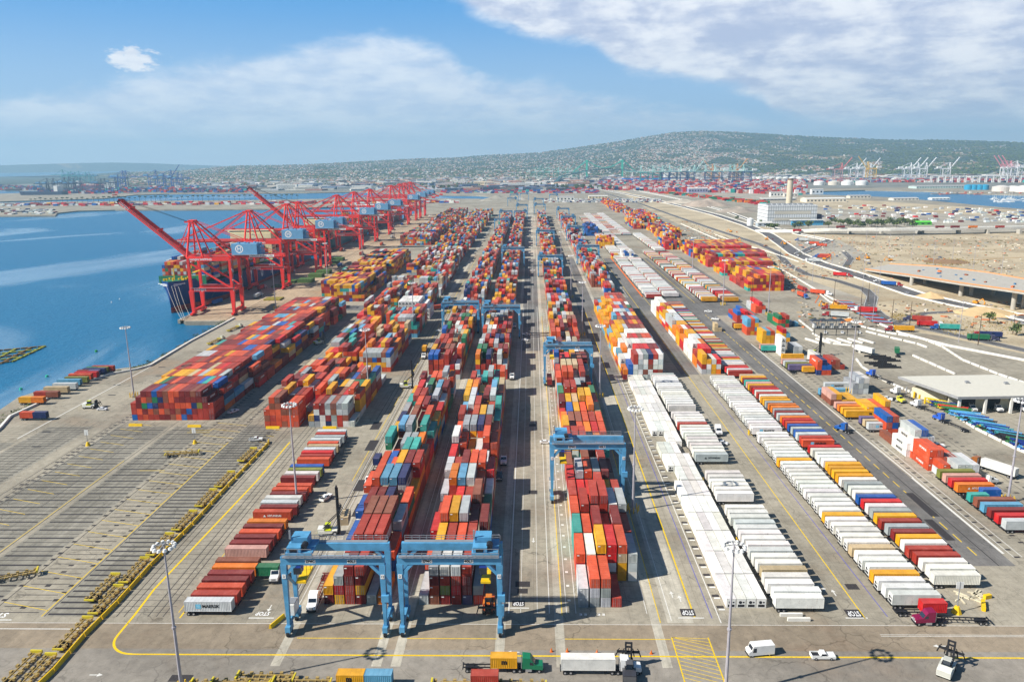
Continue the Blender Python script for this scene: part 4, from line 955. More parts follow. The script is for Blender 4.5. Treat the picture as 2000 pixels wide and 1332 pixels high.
# ------------------------------------------------------------------ rubber-tyred gantries (origin: middle of the near frame's feet)
def rtg(tx, name='gantry_crane'):
    e = empty(name); Wd = 11.95; D = 6.9; bl = CBLUE
    for iy, y in enumerate((0, D)):
        b = MB().M(bl); b.box(-Wd - .6, Wd + .6, y - .55, y + .55, 19.1, 21.1); 
        for s in (-1, 1): b.beam((s * (Wd - 3.2), y, 19.4), (s * (Wd - .2), y, 16.2), .9, .7)
        b.M(STEEL); yy = y - 1.1 if iy == 0 else y + 1.1
        b.box(-Wd, Wd, min(y, yy), max(y, yy), 21.1, 21.22)
        for q in range(14): x = -Wd + q * 2 * Wd / 13; b.box(x - .05, x + .05, yy - .05, yy + .05, 21.2, 22.4)
        for z in (21.8, 22.35): b.box(-Wd, Wd, yy - .05, yy + .05, z, z + .09)
        g = b.build('girder', e)
        if iy == 0:
            for x, w, tx_ in ((-5.3, 2.5, 'ZPMC'), (4.7, 2.2, '40L1')):
                p = MB().M(LETW); p.box(x - w / 2, x + w / 2, -.6, -.56, 19.6, 20.5); p.build('plate', g); text(tx_, LETK, g, (x, -.62, 20.05), width=w * .88, height=.95, face='-y', bold=.04)
        for s in (-1, 1):
            b = MB().M(bl); x = s * Wd
            b.hexa([(x - .35, y - .5, 2.6), (x + .35, y - .5, 2.6), (x + .35, y + .5, 2.6), (x - .35, y + .5, 2.6), (x - .75, y - .6, 19.1), (x + .75, y - .6, 19.1), (x + .75, y + .6, 19.1), (x - .75, y + .6, 19.1)])
            if s > 0 and iy == 0:
                b.M(STEEL); [b.box(x + .7, x + .78, y - .3, y + .3, z, z + .06) for z in [3 + .6 * q for q in range(26)]]; b.M(bl).box(x - .5, x + 1.3, y - 1.2, y + .6, 9.5, 11.2)
            lg = b.build('leg', e)
            if iy == 0: p = MB().M(LETW); p.box(x - .45, x + .45, y - .7, y - .62, 15.5, 16.6); p.build('plate', lg); text('12' if s > 0 else '2', LETK, lg, (x, y - .72, 16.05), width=.6 if s > 0 else .35, height=.9, face='-y')
            b = MB().M(bl); b.box(x - .6, x + .6, y - 1.5, y + 1.5, 1.1, 2.7); b.M(STEEL); b.box(x + s * .6 - .25, x + s * .6 + .25, y - 1, y + 1, 1.2, 2.3)
            b.build('bogie', e)
            for wy in (-1, 1): part('wheel', RW, e, (x, y + wy, .8), 1.5708)
    for s in (-1, 1):
        b = MB().M(bl); b.box(s * Wd - .45, s * Wd + .45, 0, D, 2.7, 3.9); b.beam((s * Wd, .4, 16), (s * Wd, D - .4, 10), .5, .5); b.build('sill_beam', e)
    b = MB().M(WHITE if tx < 0 else bl); x = -Wd if tx < 0 else Wd; b.box(x - .9, x + .9, 1.8, 5.4, 3.95, 6.8); b.M(STEEL).box(x - .95, x + .95, 2.3, 4.8, 6.8, 7.1); b.build('power_house', e)
    b = MB().M(bl); b.box(tx - 3.2, tx + 3.2, -.3, D + .3, 21.3, 21.9); b.box(tx - 2.6, tx + 1.4, 3.2, D - .2, 21.9, 24.3); b.box(tx - 2.9, tx + .5, .2, 2.6, 21.9, 23.2); b.M(BLK); b.box(tx - 2.2, tx - .4, .12, .2, 22.0, 22.8); b.cyl((tx + 1, 1.0, 22.9), (tx + 1, 2.8, 22.9), .8, 10); b.M(STEEL)
    for x in (tx - 3.2, tx, tx + 3.2):
        for y in (-.3, D + .3): b.box(x - .05, x + .05, y - .05, y + .05, 21.9, 23.1)
    for y in (-.3, D + .3): b.box(tx - 3.2, tx + 3.2, y - .05, y + .05, 23.0, 23.1)
    b.box(tx - 3, tx - 2.6, 3, 3.4, 24, 26.2); b.build('trolley', e)
    b = MB().M(P('cab_blue', (36, 70, 160), .4)); b.box(tx - 1.4, tx + .4, -.4, 1.8, 16.6, 18.9); b.M(GLASS); b.box(tx - 1.42, tx + .42, -.45, .5, 16.5, 18.2); b.build('cab', e)
    b = MB().M(BLK)
    for i in (-1, 1):
        for j in (2.0, 5.0): b.beam((tx + i, j, 21), (tx + i, j, 14.6), .08)
    b.M(YEL); b.box(tx - 1.1, tx + 1.1, .6, D + .2, 13.9, 14.5); b.box(tx - 1.2, tx + 1.2, .2, .7, 13.7, 14.3); b.build('spreader', e)
    return e
RW = tmp_mesh(wheel_mb(.8, .7), 'wheel')
ra = rtg(-8.2); rb = rtg(8.6); index_kids(ra); index_kids(rb)
RT = [(-48.3, 1238, 0), (-20.2, 1238, 1), (18.4, 980, 0), (18.4, 752, 0), (-48.3, 651, 0), (-20.2, 661, 0), (-20.2, 522, 0), (18.6, 541, 0), (18.6, 481, 0), (-48.3, 453, 1), (-48.3, 434, 0), (-20.2, 434, 1), (-20.2, 419, 0), (18.6, 418, 0), (-48.3, 403, 1), (62.5, 517, 0), (62.5, 471, 0), (62.5, 447, 1), (62.5, 428, 0), (-48.3, 394, 1), (-20.2, 392, 1), (18.6, 405, 0), (62.5, 395, 1)]
used = set()
names = {-48.3: 'left gantry row', -20.2: 'second gantry row', 18.4: 'third gantry row', 18.6: 'third gantry row', 62.5: 'fourth gantry row'}
cnt = {}
for X, py, t in RT:
    src = rb if t else ra; o = src if t not in used else copy_tree(src); used.add(t)
    px = 1037 + X * (py - 313) / 118.; Y = G(px, py)[1]; o.location = (X, Y, 0); nm = names[X]; cnt[nm] = cnt.get(nm, 0) + 1
    tag(o, 'light blue gantry crane straddling the %s, %s from the front' % (nm, ordn(cnt[nm])), 'gantry crane', 'blue gantry cranes over the stacks')
# ------------------------------------------------------------------ ships at the quay
def ship(name, Y0, L, xside, beam, hull, boot, label, house, tiers, deckz=17., seed=1, letters=None, funnel=(150, 100, 40), base=(226, 214, 170), clab=''):
    e = empty(name, (xside - beam / 2, Y0, 0)); b = MB(); hw = beam / 2
    def sec(y):          # half breadth at deck and at waterline for distance y from the stem
        t = min(1, y / 58.); f = math.sin(t * math.pi / 2) ** .62; fw = math.sin(min(1, max(0, (y - 9) / 85.)) * math.pi / 2) ** .9
        tt = min(1, (L - y) / 20); return hw * f, hw * fw * (.55 + .45 * tt), deckz + (5.5 if y < 24 else 0) * (1 - max(0, y - 18) / 6 if y > 18 else 1)
    ys = [0, 2.5, 5, 9, 13, 18, 24, 32, 42, 58, 75, 95, L * .4, L * .6, L - 30, L - 15, L - 3]
    zl = [-3.6, 1.2, 1.2, 0]
    rows = []
    for y in ys:
        d, w_, dz = sec(y); mid = w_ + (d - w_) * .22; rake = max(0, 9 - y)
        rows.append((y, d, w_, mid, dz))
    for a, c in zip(rows, rows[1:]):
        for s in (-1, 1):
            b.M(boot); q = [(s * a[2], a[0] + 0, -3.6), (s * c[2], c[0], -3.6), (s * c[3], c[0], 1.6), (s * a[3], a[0], 1.6)]; b.add(q if s > 0 else q[::-1], [(0, 1, 2, 3)])
            b.M(hull); q = [(s * a[3], a[0], 1.6), (s * c[3], c[0], 1.6), (s * c[1], c[0], c[4]), (s * a[1], a[0], a[4])]; b.add(q if s > 0 else q[::-1], [(0, 1, 2, 3)])
        b.M(P('deck_green', (38, 120, 84), .7)); b.add([(-a[1], a[0], a[4] - .6), (a[1], a[0], a[4] - .6), (c[1], c[0], c[4] - .6), (-c[1], c[0], c[4] - .6)], [(0, 1, 2, 3)])
    a = rows[-1]; b.M(hull); b.add([(-a[2], a[0], -3.6), (a[2], a[0], -3.6), (a[1], a[0], a[4]), (-a[1], a[0], a[4])], [(0, 1, 2, 3)])
    b.build('hull', e)
    b = MB().M(P('deck_green', (38, 120, 84), .7)); b.box(-hw * .86, hw * .86, 26, 27, deckz - .6, deckz + 6.5); b.build('breakwater', e)
    rnd = random.Random(seed); b = MB().M(YEL)
    for i in range(16): x = rnd.uniform(-.6, .6) * hw * .8; y = rnd.uniform(9, 23); b.box(x - .6, x + .6, y - .6, y + .6, deckz + 4.8, deckz + 6 + rnd.random() * 1.3)
    b.beam((0, 12, deckz + 5), (0, 12, deckz + 15), .5); b.build('mooring_gear', e)
    hy, hh = house; b = MB().M(P('cream_paint_%d' % base[0], base, .5)); b.box(-hw * .92, hw * .92, hy, hy + 13, deckz - .5, deckz + hh); b.box(-hw - 1, hw + 1, hy + 1, hy + 6, deckz + hh, deckz + hh + 2.6); b.M(GLASS).box(-hw * .95, hw * .95, hy + .9, hy + .98, deckz + hh + 1, deckz + hh + 2)
    for q in range(5): b.box(-hw * .9, hw * .925, hy + 1.5, hy + 11, deckz + 3 + q * 3.6, deckz + 4 + q * 3.6)
    b.build('bridge', e)
    b = MB().M(P('funnel_%d' % funnel[0], funnel, .5)); fy = L * .72; b.box(-6, 6, fy, fy + 10, deckz, deckz + 24); b.M(BLK); [b.cyl((x, fy + 5, deckz + 24), (x, fy + 5, deckz + 28), 1, 8) for x in (-3, 0, 3)]; b.build('funnel', e)
    if letters: 
        for i, ch in enumerate(letters): text(ch, LETW, e, (hw + .06, 92 + i * 29, deckz * .58), height=15.5, width=6.5, face='+x', bold=.05)
    m_ = MB().M(LETW)
    for s in (-1, 1):
        for q in range(3): m_.beam((s * 1.2, 1.0, deckz + 3.2 - q * .7), (s * (11 - q * 2.5), 6.2 - q * 1.4, deckz + 3.2 - q * .7), .35, .35)
    m_.build('bow_emblem', e)
    c = MB().M(PAINTA); ncol = int(beam / 2.53) - 1; y = 29.; k_ = 0
    while y < L - 14:
        if hy - 13.5 < y < hy + 13.5 or fy - 13.5 < y < fy + 10.5: y += 13.6 if not (hy - 13.5 < y < hy + 13.5) else 14; k_ += 1; continue
        tt = tiers[k_ % len(tiers)]; wfac = min(1, math.sin(min(1, (y + 4) / 58.) * math.pi / 2) ** .62); n = int(ncol * wfac)
        for cc_ in range(n):
            h = max(0, tt + rnd.choice([0, 0, 0, -1, -1, 1]) - (1 if cc_ in (0, n - 1) else 0)); x = (cc_ - (n - 1) / 2) * 2.53 + xside - beam / 2
            for t in range(h):
                c.C(shade(CC[rnd.choice(PR)], rnd)); c.box(x - 1.2, x + 1.2, Y0 + y, Y0 + y + 12.1, deckz + 1.6 + t * 2.7, deckz + 4.25 + t * 2.7)
        y += 13.7; k_ += 1
    tag(c.build('deck_containers'), clab, 'containers', kind='stuff')
    tag(e, label, 'ship'); return e
ship('container_ship', 600, 345, -267, 46, P('hull_navy', (22, 62, 122), .4), P('boot_red', (176, 66, 50), .6), 'dark blue container ship with white hull lettering moored under the nearest cranes', (190, 27), [6, 7, 6, 5, 7, 6, 4, 6], deckz=17, seed=4, letters='HYUNDAI', clab='mixed containers loaded on the dark blue ship')
ship('container_ship', 975, 300, -267, 42, P('hull_teal', (40, 112, 118), .4), P('boot_red', (176, 66, 50), .6), 'teal hulled container ship with cream bridge moored behind the blue one', (70, 24), [4, 5, 3, 4], deckz=14, seed=5, funnel=(176, 118, 40), clab='mixed containers loaded on the teal ship')
ship('container_ship', 1300, 300, -267, 42, P('hull_black', (34, 38, 46), .4), P('boot_red', (176, 66, 50), .6), 'black hulled container ship with white bridge at the far end of the quay', (60, 27), [3, 4, 2, 4], deckz=14, seed=6, funnel=(200, 200, 196), base=(236, 236, 232), clab='mixed containers loaded on the black ship')
# mooring lines and near containers on the quay end
for i, (p, q) in enumerate((((-288, 601, 19), (-261, 558, 0)), ((-284, 604, 19), (-262.4, 572, .5)), ((-286, 602, 19), (-260, 558.5, .3)), ((-292, 601, 19), (-262, 557, .3)))):
    b = MB().M(P('rope', (205, 200, 185), .8)); p, q = Vector(p), Vector(q)
    for j in range(8):
        a, c = j / 8, (j + 1) / 8; f = lambda t: p.lerp(q, t) - Vector((0, 0, 2.2 * math.sin(math.pi * t))); b.beam(f(a), f(c), .16)
    tag(b.build('mooring_line'), 'pale mooring line %s from the blue bow down to the quay end' % ['lowest', 'rearmost', 'second', 'third'][i], 'rope', 'mooring lines at the bow')
# ------------------------------------------------------------------ paving and painted markings of the yard
def gx(px, py): return G(px, py)[0]
def sheet(name, mat, rects, z): 
    b = MB().M(mat)
    for x0, x1, y0, y1 in rects: b.add([(x0, y0, z), (x1, y0, z), (x1, y1, z), (x0, y1, z)], [(0, 1, 2, 3)])
    return tag(b.build(name), kind='structure')
sheet('front_road', ASPB, [(-260, 420, 160.8, 171.5)], .004); sheet('front_asphalt', ground_mat('grey_asphalt', (148, 141, 130), warm=(156, 138, 118), joints=False, streak=.2), [(-260, 420, 90, 160.8)], .004)
sheet('asphalt_lanes', ASPH, [(36, 136, 470, 560), (36, 47, 400, 470), (-8, 5.2, 455, 905), (80, 90, 400, 470), (36, 168, 560, 640), (80, 94, 640, 905), (123, 136, 640, 905), (167, 176, 640, 905), (121.5, 136.2, 200, 470), (41.6, 50, 640, 905), (-200, -60, 590, 612)], .006)
sheet('runway_strips', LANEC, [(x - 1.15, x + 1.15, 154.5, 1650) for x in (-60, -36.5, -32, -8.2, 6.3, 30.5)] + [(x - 1.15, x + 1.15, 560, 1500) for x in (50.8, 74.5)] + [(-6.6, 4.2, 905, 2300), (-74, -70, 610, 1700)], .010)
sheet('stained_asphalt', ground_mat('stained_slot_asphalt', (147, 142, 129), warm=(120, 112, 104), joints=False, streak=1.2), [(-184.5, -161.5, 175, 320), (-158.5, -143, 175, 320), (-126.5, -112.5, 174, 322), (-240, -218, 180, 300), (-216, -195, 180, 320)], .007)
sheet('pole_lane', LANEC, [(33.5, 40, 172, 470)], .008)
sheet('quay', QUAYC, [(-263.6, -186, 556, 1720)], .004)
tag(MB().M(TAR).C(None) and (lambda b: (b.strip([(-260.8, 558), (-260.8, 1720)], .5, .01), b.strip([(-229, 558), (-229, 1720)], .5, .01), b.strip([(-226, 570), (-226, 1720)], .3, .01), b.strip([(-222, 570), (-222, 1720)], .3, .01), b)[-1])(MB().M(TAR)).build('crane_rails'), kind='structure')
Y_ = MB().M(LINEY); Wm = MB().M(LINEW); Tm = MB().M(TAR); Bm = MB().M(P('blue_marking', (86, 84, 170), .8))
def vl(b, x, y0, y1, w=.18, z=.016): b.strip([(x, y0), (x, y1)], w, z)
def hl(b, y, x0, x1, w=.18, z=.016): b.strip([(x0, y), (x1, y)], w, z)
vl(Y_, 40.7, 174.5, 575, .4); vl(Y_, 83.3, 174, 900, .3); [vl(Y_, 128.6, y, y + 5, .35) for y in range(206, 560, 8)]; vl(Y_, 7.2, 175, 560, .22); vl(Y_, 31.7, 172, 560, .22); vl(Y_, -66, 260, 900, .22)
vl(Y_, -34, 600, 900, .2); vl(Y_, 94, 410, 640, .25); vl(Y_, 131, 612, 900, .3)
hl(Y_, 158.6, -95.5, 420, .5); hl(Y_, 165.2, -58, -37, .25); hl(Y_, 165.2, -31, -9, .25); hl(Y_, 165.2, 7.5, 33, .25)
arc = [(-95.5 - 7.5 * math.sin(t) , 166.1 - 7.5 * math.cos(t)) for t in [i * math.pi / 2 / 8 for i in range(9)]]
Y_.strip(arc + [(-103.2, 175), (-104, 187), (-101.3, 259), (-101.3, 300)], .6, .016); vl(Y_, -90.8, 173.5, 305, .4); vl(Y_, -92.2, 176, 305, .2)
for x in (-6.4, 4.0): vl(Wm, x, 176, 600, .2)
for x in (-3.4, .9): vl(Wm, x, 176, 900, .12)
for x in (-34.9, -33.2, -61.8, 8.4, 10.8, 28.9, -56.4, -64, -6.6): vl(Wm, x, 176, 590, .16)
for x in (-63, -64.2): vl(Tm, x, 176, 590, .25)
vl(Wm, 34.6, 173, 480, .2); vl(Bm, 45.0, 174, 400, .2); vl(Bm, 89.2, 175, 390, .2); vl(Wm, 46.8, 172, 395, .25); vl(Wm, 81, 640, 900, .2)
vl(Wm, 136.8, 207, 262, .8); vl(Wm, 138.6, 205, 300, .2); vl(Wm, 141, 205, 300, .2)
Wm.strip([(137.2, 262), (136.9, 300), (136.6, 470)], .5, .016); Tm.strip([(131.5, 200), (132, 470)], .35, .016)
vl(Wm, -220.3, 305, 424, .5); hl(Wm, 171.2, -150, 140, .18); hl(Wm, 166.8, 84, 230, .16); hl(Wm, 167.4, 84, 230, .16); hl(Wm, 168.6, -160, -112, .3)
for (x0, x1, y) in ((-6.2, -1.2, 178.4), (36.5, 43, 174.2), (78.5, 84, 174.4), (-146, -134, 172.4), (-73, -66.5, 173.6), (158, 166, 173)): hl(Wm, y, x0, x1, .4)
hl(Y_, 172.2, 128, 240, .3)
for x0, y0 in ((33.3, 140),):                                    # hatched box in the front road
    Y_.strip([(33.4, 166), (33.4, 128)], .3, .018); Y_.strip([(42.2, 166), (42.2, 128)], .3, .018)
    for q in range(26): y = 128 + q * 1.5; Y_.strip([(33.5, min(166, y + 3.6)), (42.1, y)], .16, .018)
for q in range(40): hl(Wm, 178 + q * 5.3, 47.6, 49.2, .7, .016); hl(Tm, 178 + q * 5.3 + 1.1, 47.3, 49.2, 1.2, .012)
for q in range(55): hl(Wm, 182 + q * 7.2, 8.9, 9.7, .9, .016)
for q in range(60): hl(Wm, 183 + q * 6.6, -57.6, -56.8, .8, .016)
for x in (-6, 35, 77): pass
# tar joints, slab grid and worn squares over the empty left part
for x in (-186, -183.5, -160.5, -141.5, -126.5, -112, -107.6, -105.6, -99.4, -97.2, -95.4, -188.5): vl(Tm, x, 174, 327, .22, .012)
rnd = random.Random(5)
for i, y in enumerate([175 + q * 2.75 for q in range(53)]):
    hl(Tm, y, -184, -162, .8 if i % 2 else .3, .012); hl(Tm, y, -158, -143.5, .85 if i % 2 else .3, .012); hl(Tm, y, -126, -113, .8, .012); hl(Tm, y + .2, -216, -196, .4, .012); hl(Tm, y + .8, -140, -129, .3, .012)
    hl(Tm, y + 1, -112, -94, .14, .012); hl(Tm, y + 1, -240, -218, .15, .012)
for y in [178 + q * 3.6 for q in range(62)]:
    for x in (-187, -185, -142, -134.6, -128, -114, -111.2):
        if rnd.random() < .85: Tm.box(x - .75, x + .75, y - .5 + rnd.uniform(-.2, .2), y + .5, .008, .013)
for x in (-179, -175, -171, -168, -152, -148, -156, -132, -130, -137, -139.5, -123, -120, -117, -197, -202, -206, -210): vl(Tm, x, 255 + rnd.uniform(-20, 30), 327, .16, .012)
for q in range(19): y = 178 + q * 8.; Y_.strip([(-141.5, y + 2.6), (-127, y - 1.4)], .2, .016); Y_.strip([(-182, y + 3), (-170, y - 1)], .2, .016); Y_.strip([(-114, y + 2), (-110, y + .5)], .2, .016)
vl(Y_, -127.2, 174, 300, .25); vl(Y_, -161, 175, 280, .2)
for q in range(24): Tm.box(-222 + (q % 3) * 7, -218 + (q % 3) * 7, 250 + q * 9, 251.4 + q * 9, .008, .013) if q % 2 else None
for y in [312 + q * 2.6 for q in range(2)] + [270, 290]: hl(Y_, y, -150, -140, .3)
# the same joints between the middle stacks and along the trailer rows
for x in (-124, -122.5, -70.5, -68.5, -135, -131, -128): vl(Tm, x, 327, 620, .2, .012)
for q in range(40): hl(Tm, 330 + q * 6.2, -141, -121, .16, .012)
for q in range(60): y = 205 + q * 4.4; [Tm.box(x - .8, x + .8, y - .45, y + .45, .008, .013) for x in (139.5, 146, 160, 166, 171.5)]
for x in (150, 154, 163, 169): vl(Tm, x, 205, 470, .18, .012)
for q in range(30): x = 175.5 + (q % 3) * 6; y = 216 + (q // 3) * 9; Tm.box(x - 1.7, x + 1.7, y - .5, y + .5, .008, .013) if q < 9 else None
for x, y, w, h_ in ((-110 + 8, 138.5, 3, 2.4), (-33, 146, 2, 1), (86, 189, 1.6, 1.4), (-58, 236, 1.8, 5), (-62, 256, 1.8, 5), (-66, 296, 2, 6), (-69, 320, 2, 5), (-3, 186.5, 1.4, 1.2), (-3, 190, 2, 1.4), (0, 250, 1.5, 1.6), (0, 320, 1.5, 1.6), (-80, 150, 2.5, 1.2), (97, 255, 2, 9), (129.5, 240, 1.4, 9), (126, 222, 1.4, 7)): Tm.box(x - w, x + w, y - h_, y + h_, .013, .017)
for b, n in ((Y_, 'yellow_road_markings'), (Wm, 'white_road_markings'), (Tm, 'tar_joint_markings'), (Bm, 'blue_road_markings')): tag(b.build(n), kind='structure')
def painted(txt, x, y, w, h=2.0, flip=True, box=True):
    if box: b = MB().M(TAR); b.add([(x - w * .62, y - h * .75, .018), (x + w * .62, y - h * .75, .018), (x + w * .62, y + h * .75, .018), (x - w * .62, y + h * .75, .018)], [(0, 1, 2, 3)]); bb = b.build('painted_lettering_marking'); tag(bb, kind='structure')
    o = text(txt, LETW, None, (x, y, .024), width=w, height=h * 1.3, face='upflip' if flip else 'up', name='road_marking'); tag(o, kind='structure')
painted('STOP', -4.0, 180.5, 2.7, 1.8); painted('STOP', 39.4, 176.6, 2.9, 2.2); painted('STOP', 81.3, 176.4, 3.1, 2.4); painted('STOP', -139.5, 174.6, 6, 2.2, box=False); painted('STOP', -70, 175.6, 3.6, 1.8, box=False); painted('STOP', 161, 175.4, 4.2, 2.6)
for x, y, a in ((38.6, 183, 1), (36.8, 185, 1), (80, 186, 1), (78, 188.5, -1), (-100, 151, 0), (-5, 160, 2), (117, 149, 0), (-69, 178, -1), (-62, 179, -1), (0, 215, -1), (50, 148, 2), (96, 163, 2)):
    b = MB().M(LINEW); P0 = [(-.12, -1.3), (.12, -1.3), (.12, .3), (.5, .3), (0, 1.3), (-.5, .3), (-.12, .3)]
    rot = {1: 0, -1: math.pi, 0: -math.pi / 2, 2: math.pi / 2}[a]; pts = [(x + (p[0] * math.cos(rot) - p[1] * math.sin(rot)) * 1.2, y + (p[0] * math.sin(rot) + p[1] * math.cos(rot)) * 1.2) for p in P0]
    b.prism(pts, None, .02); tag(b.build('arrow_road_marking'), kind='structure')
text_y = 173.6
for q, x in ((1, 12.6), (2, 17.2)): painted('E E', x, 175.6, 1.8, .9, box=False)
# ------------------------------------------------------------------ light masts
def mast(name, h=36., n=12, base=True, far=False):
    e = empty(name); b = MB().M(P('mast_grey', (176, 172, 178), .5, .2)); b.cyl((0, 0, 0), (0, 0, h), .42 if not far else .35, 8, .16); b.cyl((0, 0, h * .45), (0, 0, h * .45 + .4), .5, 8); b.build('pole', e)
    b = MB().M(STEEL); r = 1.9
    for i in range(16): a, c = 2 * math.pi * i / 16, 2 * math.pi * (i + 1) / 16; b.beam((r * math.cos(a), r * math.sin(a), h - .4), (r * math.cos(c), r * math.sin(c), h - .4), .14)
    for i in range(4): a = math.pi / 2 * i; b.beam((0, 0, h - .1), (r * math.cos(a), r * math.sin(a), h - .4), .14)
    b.build('lamp_ring', e)
    me = VM.setdefault('lamp', None)
    if not me:
        l_ = MB().M(WHITE); l_.cyl((0, 0, 0), (0, 0, -.55), .28, 8, .5); me = VM['lamp'] = tmp_mesh(l_, 'floodlight')
    for i in range(n): a = 2 * math.pi * i / n; o = part('floodlight', me, e, (2.15 * math.cos(a), 2.15 * math.sin(a), h - .2))
    if base:
        b = MB().M(CONC); b.cyl((0, 0, 0), (0, 0, .8), .9, 10); b.build('footing', e)
        bo = MB().M(YEL); 
        for i in range(8): a = 2 * math.pi * i / 8; bo.cyl((1.9 * math.cos(a), 1.9 * math.sin(a), 0), (1.9 * math.cos(a), 1.9 * math.sin(a), 2.2), .16, 6)
        bo.build('guard_posts', e)
    return e
m0 = mast('light_mast'); index_kids(m0); first_m = [True]
for (x, y), lab in (((-77.3, 144.8), 'tall light mast in the foreground beside the left trailer row'), ((41.2, 144.9), 'tall light mast in the front road near the hatched box'), ((-80.3, 240.2), 'tall light mast standing in the left trailer row'), ((-79.6, 356), 'light mast right of the middle stacks'), ((-200, 364.5), 'light mast beside the long stack near the shore'),
                    ((32.9, 235), 'light mast with yellow posts right of the second gantry crane'), ((32.9, 361), 'light mast near the white topped stack'), ((33.2, 497), 'light mast with yellow base farther up the third gantry row'), ((156.5, 366.8), 'light mast over the grey pile on the right'), ((158.5, 241.4), 'light mast at the right beside the parked colourful trailers'),
                    ((174.4, 561.3), 'light mast by the toll lanes'), ((151, 601.6), 'light mast at the front end of the mixed trailer rows'), ((163.2, 780.3), 'light mast inside the far mixed trailer rows'), ((-205, 600), 'light mast behind the nearest quay crane'), ((-205, 760), 'light mast on the quay road beside the yellow stack'), ((-205, 925), 'light mast on the quay road farther up'),
                    ((-79, 500), 'light mast beside the white reefer stack'), ((-79, 640), 'light mast behind the white reefer stack'), ((33, 640), 'light mast right of the third gantry row, rear'), ((-150, 1150), 'light mast between the far quay stacks'), ((33, 860), 'light mast right of the third gantry row, distant'), ((163, 1000), 'light mast between the distant trailer rows'), ((-205, 1150), 'light mast on the distant quay road')):
    o = m0 if first_m[0] else copy_tree(m0); first_m[0] = False; o.location = (x, y, 0); tag(o, lab, 'light mast', 'floodlight masts of the yard')
def thin_pole(x, y, h, label, wood=False, z=0., cross=0, grp='slim poles'):
    e = empty('utility_pole' if wood else 'street_lamp', (x, y, z)); b = MB().M(P('pole_wood', (78, 58, 44), .9) if wood else P('mast_grey', (176, 172, 178), .5, .2)); b.cyl((0, 0, 0), (0, 0, h), .26 if wood else .2, 6, .14); b.build('pole', e)
    b = MB().M(STEEL)
    if cross:
        for q in range(cross): b.box(-2, 2, -.09, .09, h - 1.5 - q * 2, h - 1.3 - q * 2)
        b.build('crossarm', e)
    elif not wood: b.box(-1.6, 1.6, -.1, .1, h - .2, h); b.build('lamp_head', e)
    tag(e, label, 'pole', grp); return e
thin_pole(167.1, 579.6, 27, 'black pole at the cross road behind the mixed pile', True)
# ------------------------------------------------------------------ yellow barrier, bomb-cart chassis
rail = [(-111, 143), (-110.4, 152), (-111, 165.4), (-110.4, 180), (-110.8, 199), (-109.8, 225), (-109.9, 255), (-109.4, 297), (-110.4, 300.5)]
for i in range(len(rail) - 1):
    a, c = Vector(rail[i]), Vector(rail[i + 1]); n_ = max(1, int((c - a).length / 6.2))
    for j in range(n_):
        p, q = a.lerp(c, j / n_), a.lerp(c, (j + 1) / n_ - .02); b = MB().M(YEL); d = (q - p).normalized(); nn = Vector((-d.y, d.x))
        def pr(o, w, z): v = p + nn * w if o == 0 else q + nn * w; return (v.x, v.y, z)
        b.hexa([pr(0, -.42, 0), pr(1, -.42, 0), pr(1, .42, 0), pr(0, .42, 0), pr(0, -.14, 1.15), pr(1, -.14, 1.15), pr(1, .14, 1.15), pr(0, .14, 1.15)])
        nb_ = len([o for o in COL.objects if o.name.startswith('yellow_barrier')]) + 1
        tag(b.build('yellow_barrier'), 'yellow barrier in the long line left of the yellow curve, %s from the front' % ordinal(nb_), 'barrier', 'yellow barriers beside the parked chassis')
CART = P('cart_cream', (164, 140, 84), .7, var=.3, scale=2); CARTY = P('cart_yellow', (206, 188, 50), .5)
def cart():
    e = empty('yard_chassis'); b = MB().M(CART)
    for s in (-.6, .6): b.box(s - .12, s + .12, -6.2, 6.2, .95, 1.3)
    for s in (-1.2, 1.2):
        for y in (-5.6, -3.2, -.8, 1.4, 3.6, 5.7): b.box(s - .28, s + .28, y - .35, y + .35, .95, 1.55)
    for q in range(9): y = -5.9 + q * 1.47; b.box(-1.25, 1.25, y - .1, y + .1, 1.0, 1.2)
    b.build('frame', e); b = MB().M(CARTY); b.box(-1.4, 1.4, 6.2, 6.6, 1.1, 1.9); b.box(-1.35, 1.35, -6.5, -6.2, 1.0, 1.4); b.build('bumper', e)
    b = MB().M(BLK); [b.box(s - .08, s + .08, 3.6, 3.8, 0, 1) for s in (-.8, .8)]; b.box(-.5, .5, -5.4, -3, .5, .95); b.build('landing_gear', e)
    for y in (-4.9, -3.6):
        for s in (-.95, .95): part('wheel', VM['wheel'], e, (s, y, .5), 1.5708)
    return e
ct = cart(); index_kids(ct); fc = [True]; k_ = 0
for x, y, a in ([(-113.6, 150 + 0, 0), (-113.4, 165, .0), (-113.4, 180, 0), (-113.4, 195, -.02), (-113.2, 210, 0), (-112.8, 226, .02), (-112.8, 243, 0), (-112.6, 259, 0), (-117.6, 186, .03), (-117.8, 151, .02), (-117.8, 137, .0), (-113.8, 136, 0), (-113, 283, .05)] + [(-147, 192, 1.12), (-140, 285, 1.35)]):
    o = ct if fc[0] else copy_tree(ct); fc[0] = False; o.location = (x, y, 0); o.rotation_euler = (0, 0, -a); k_ += 1
    tag(o, ['%s cream skeletal yard chassis from the front beside the yellow barrier' % ordn(k_) if k_ <= 8 else 'cream yard chassis %s' % {9: 'in the second line, parked beside the fourth', 10: 'in the second line near the front edge', 11: 'cut by the lower edge, second line', 12: 'cut by the lower edge, beside the barrier', 13: 'alone at the rear end of the yellow barrier', 14: 'lying askew alone on the empty left yard', 15: 'alone before the long stack on the left'}[k_]][0], 'chassis', 'cream yard chassis')
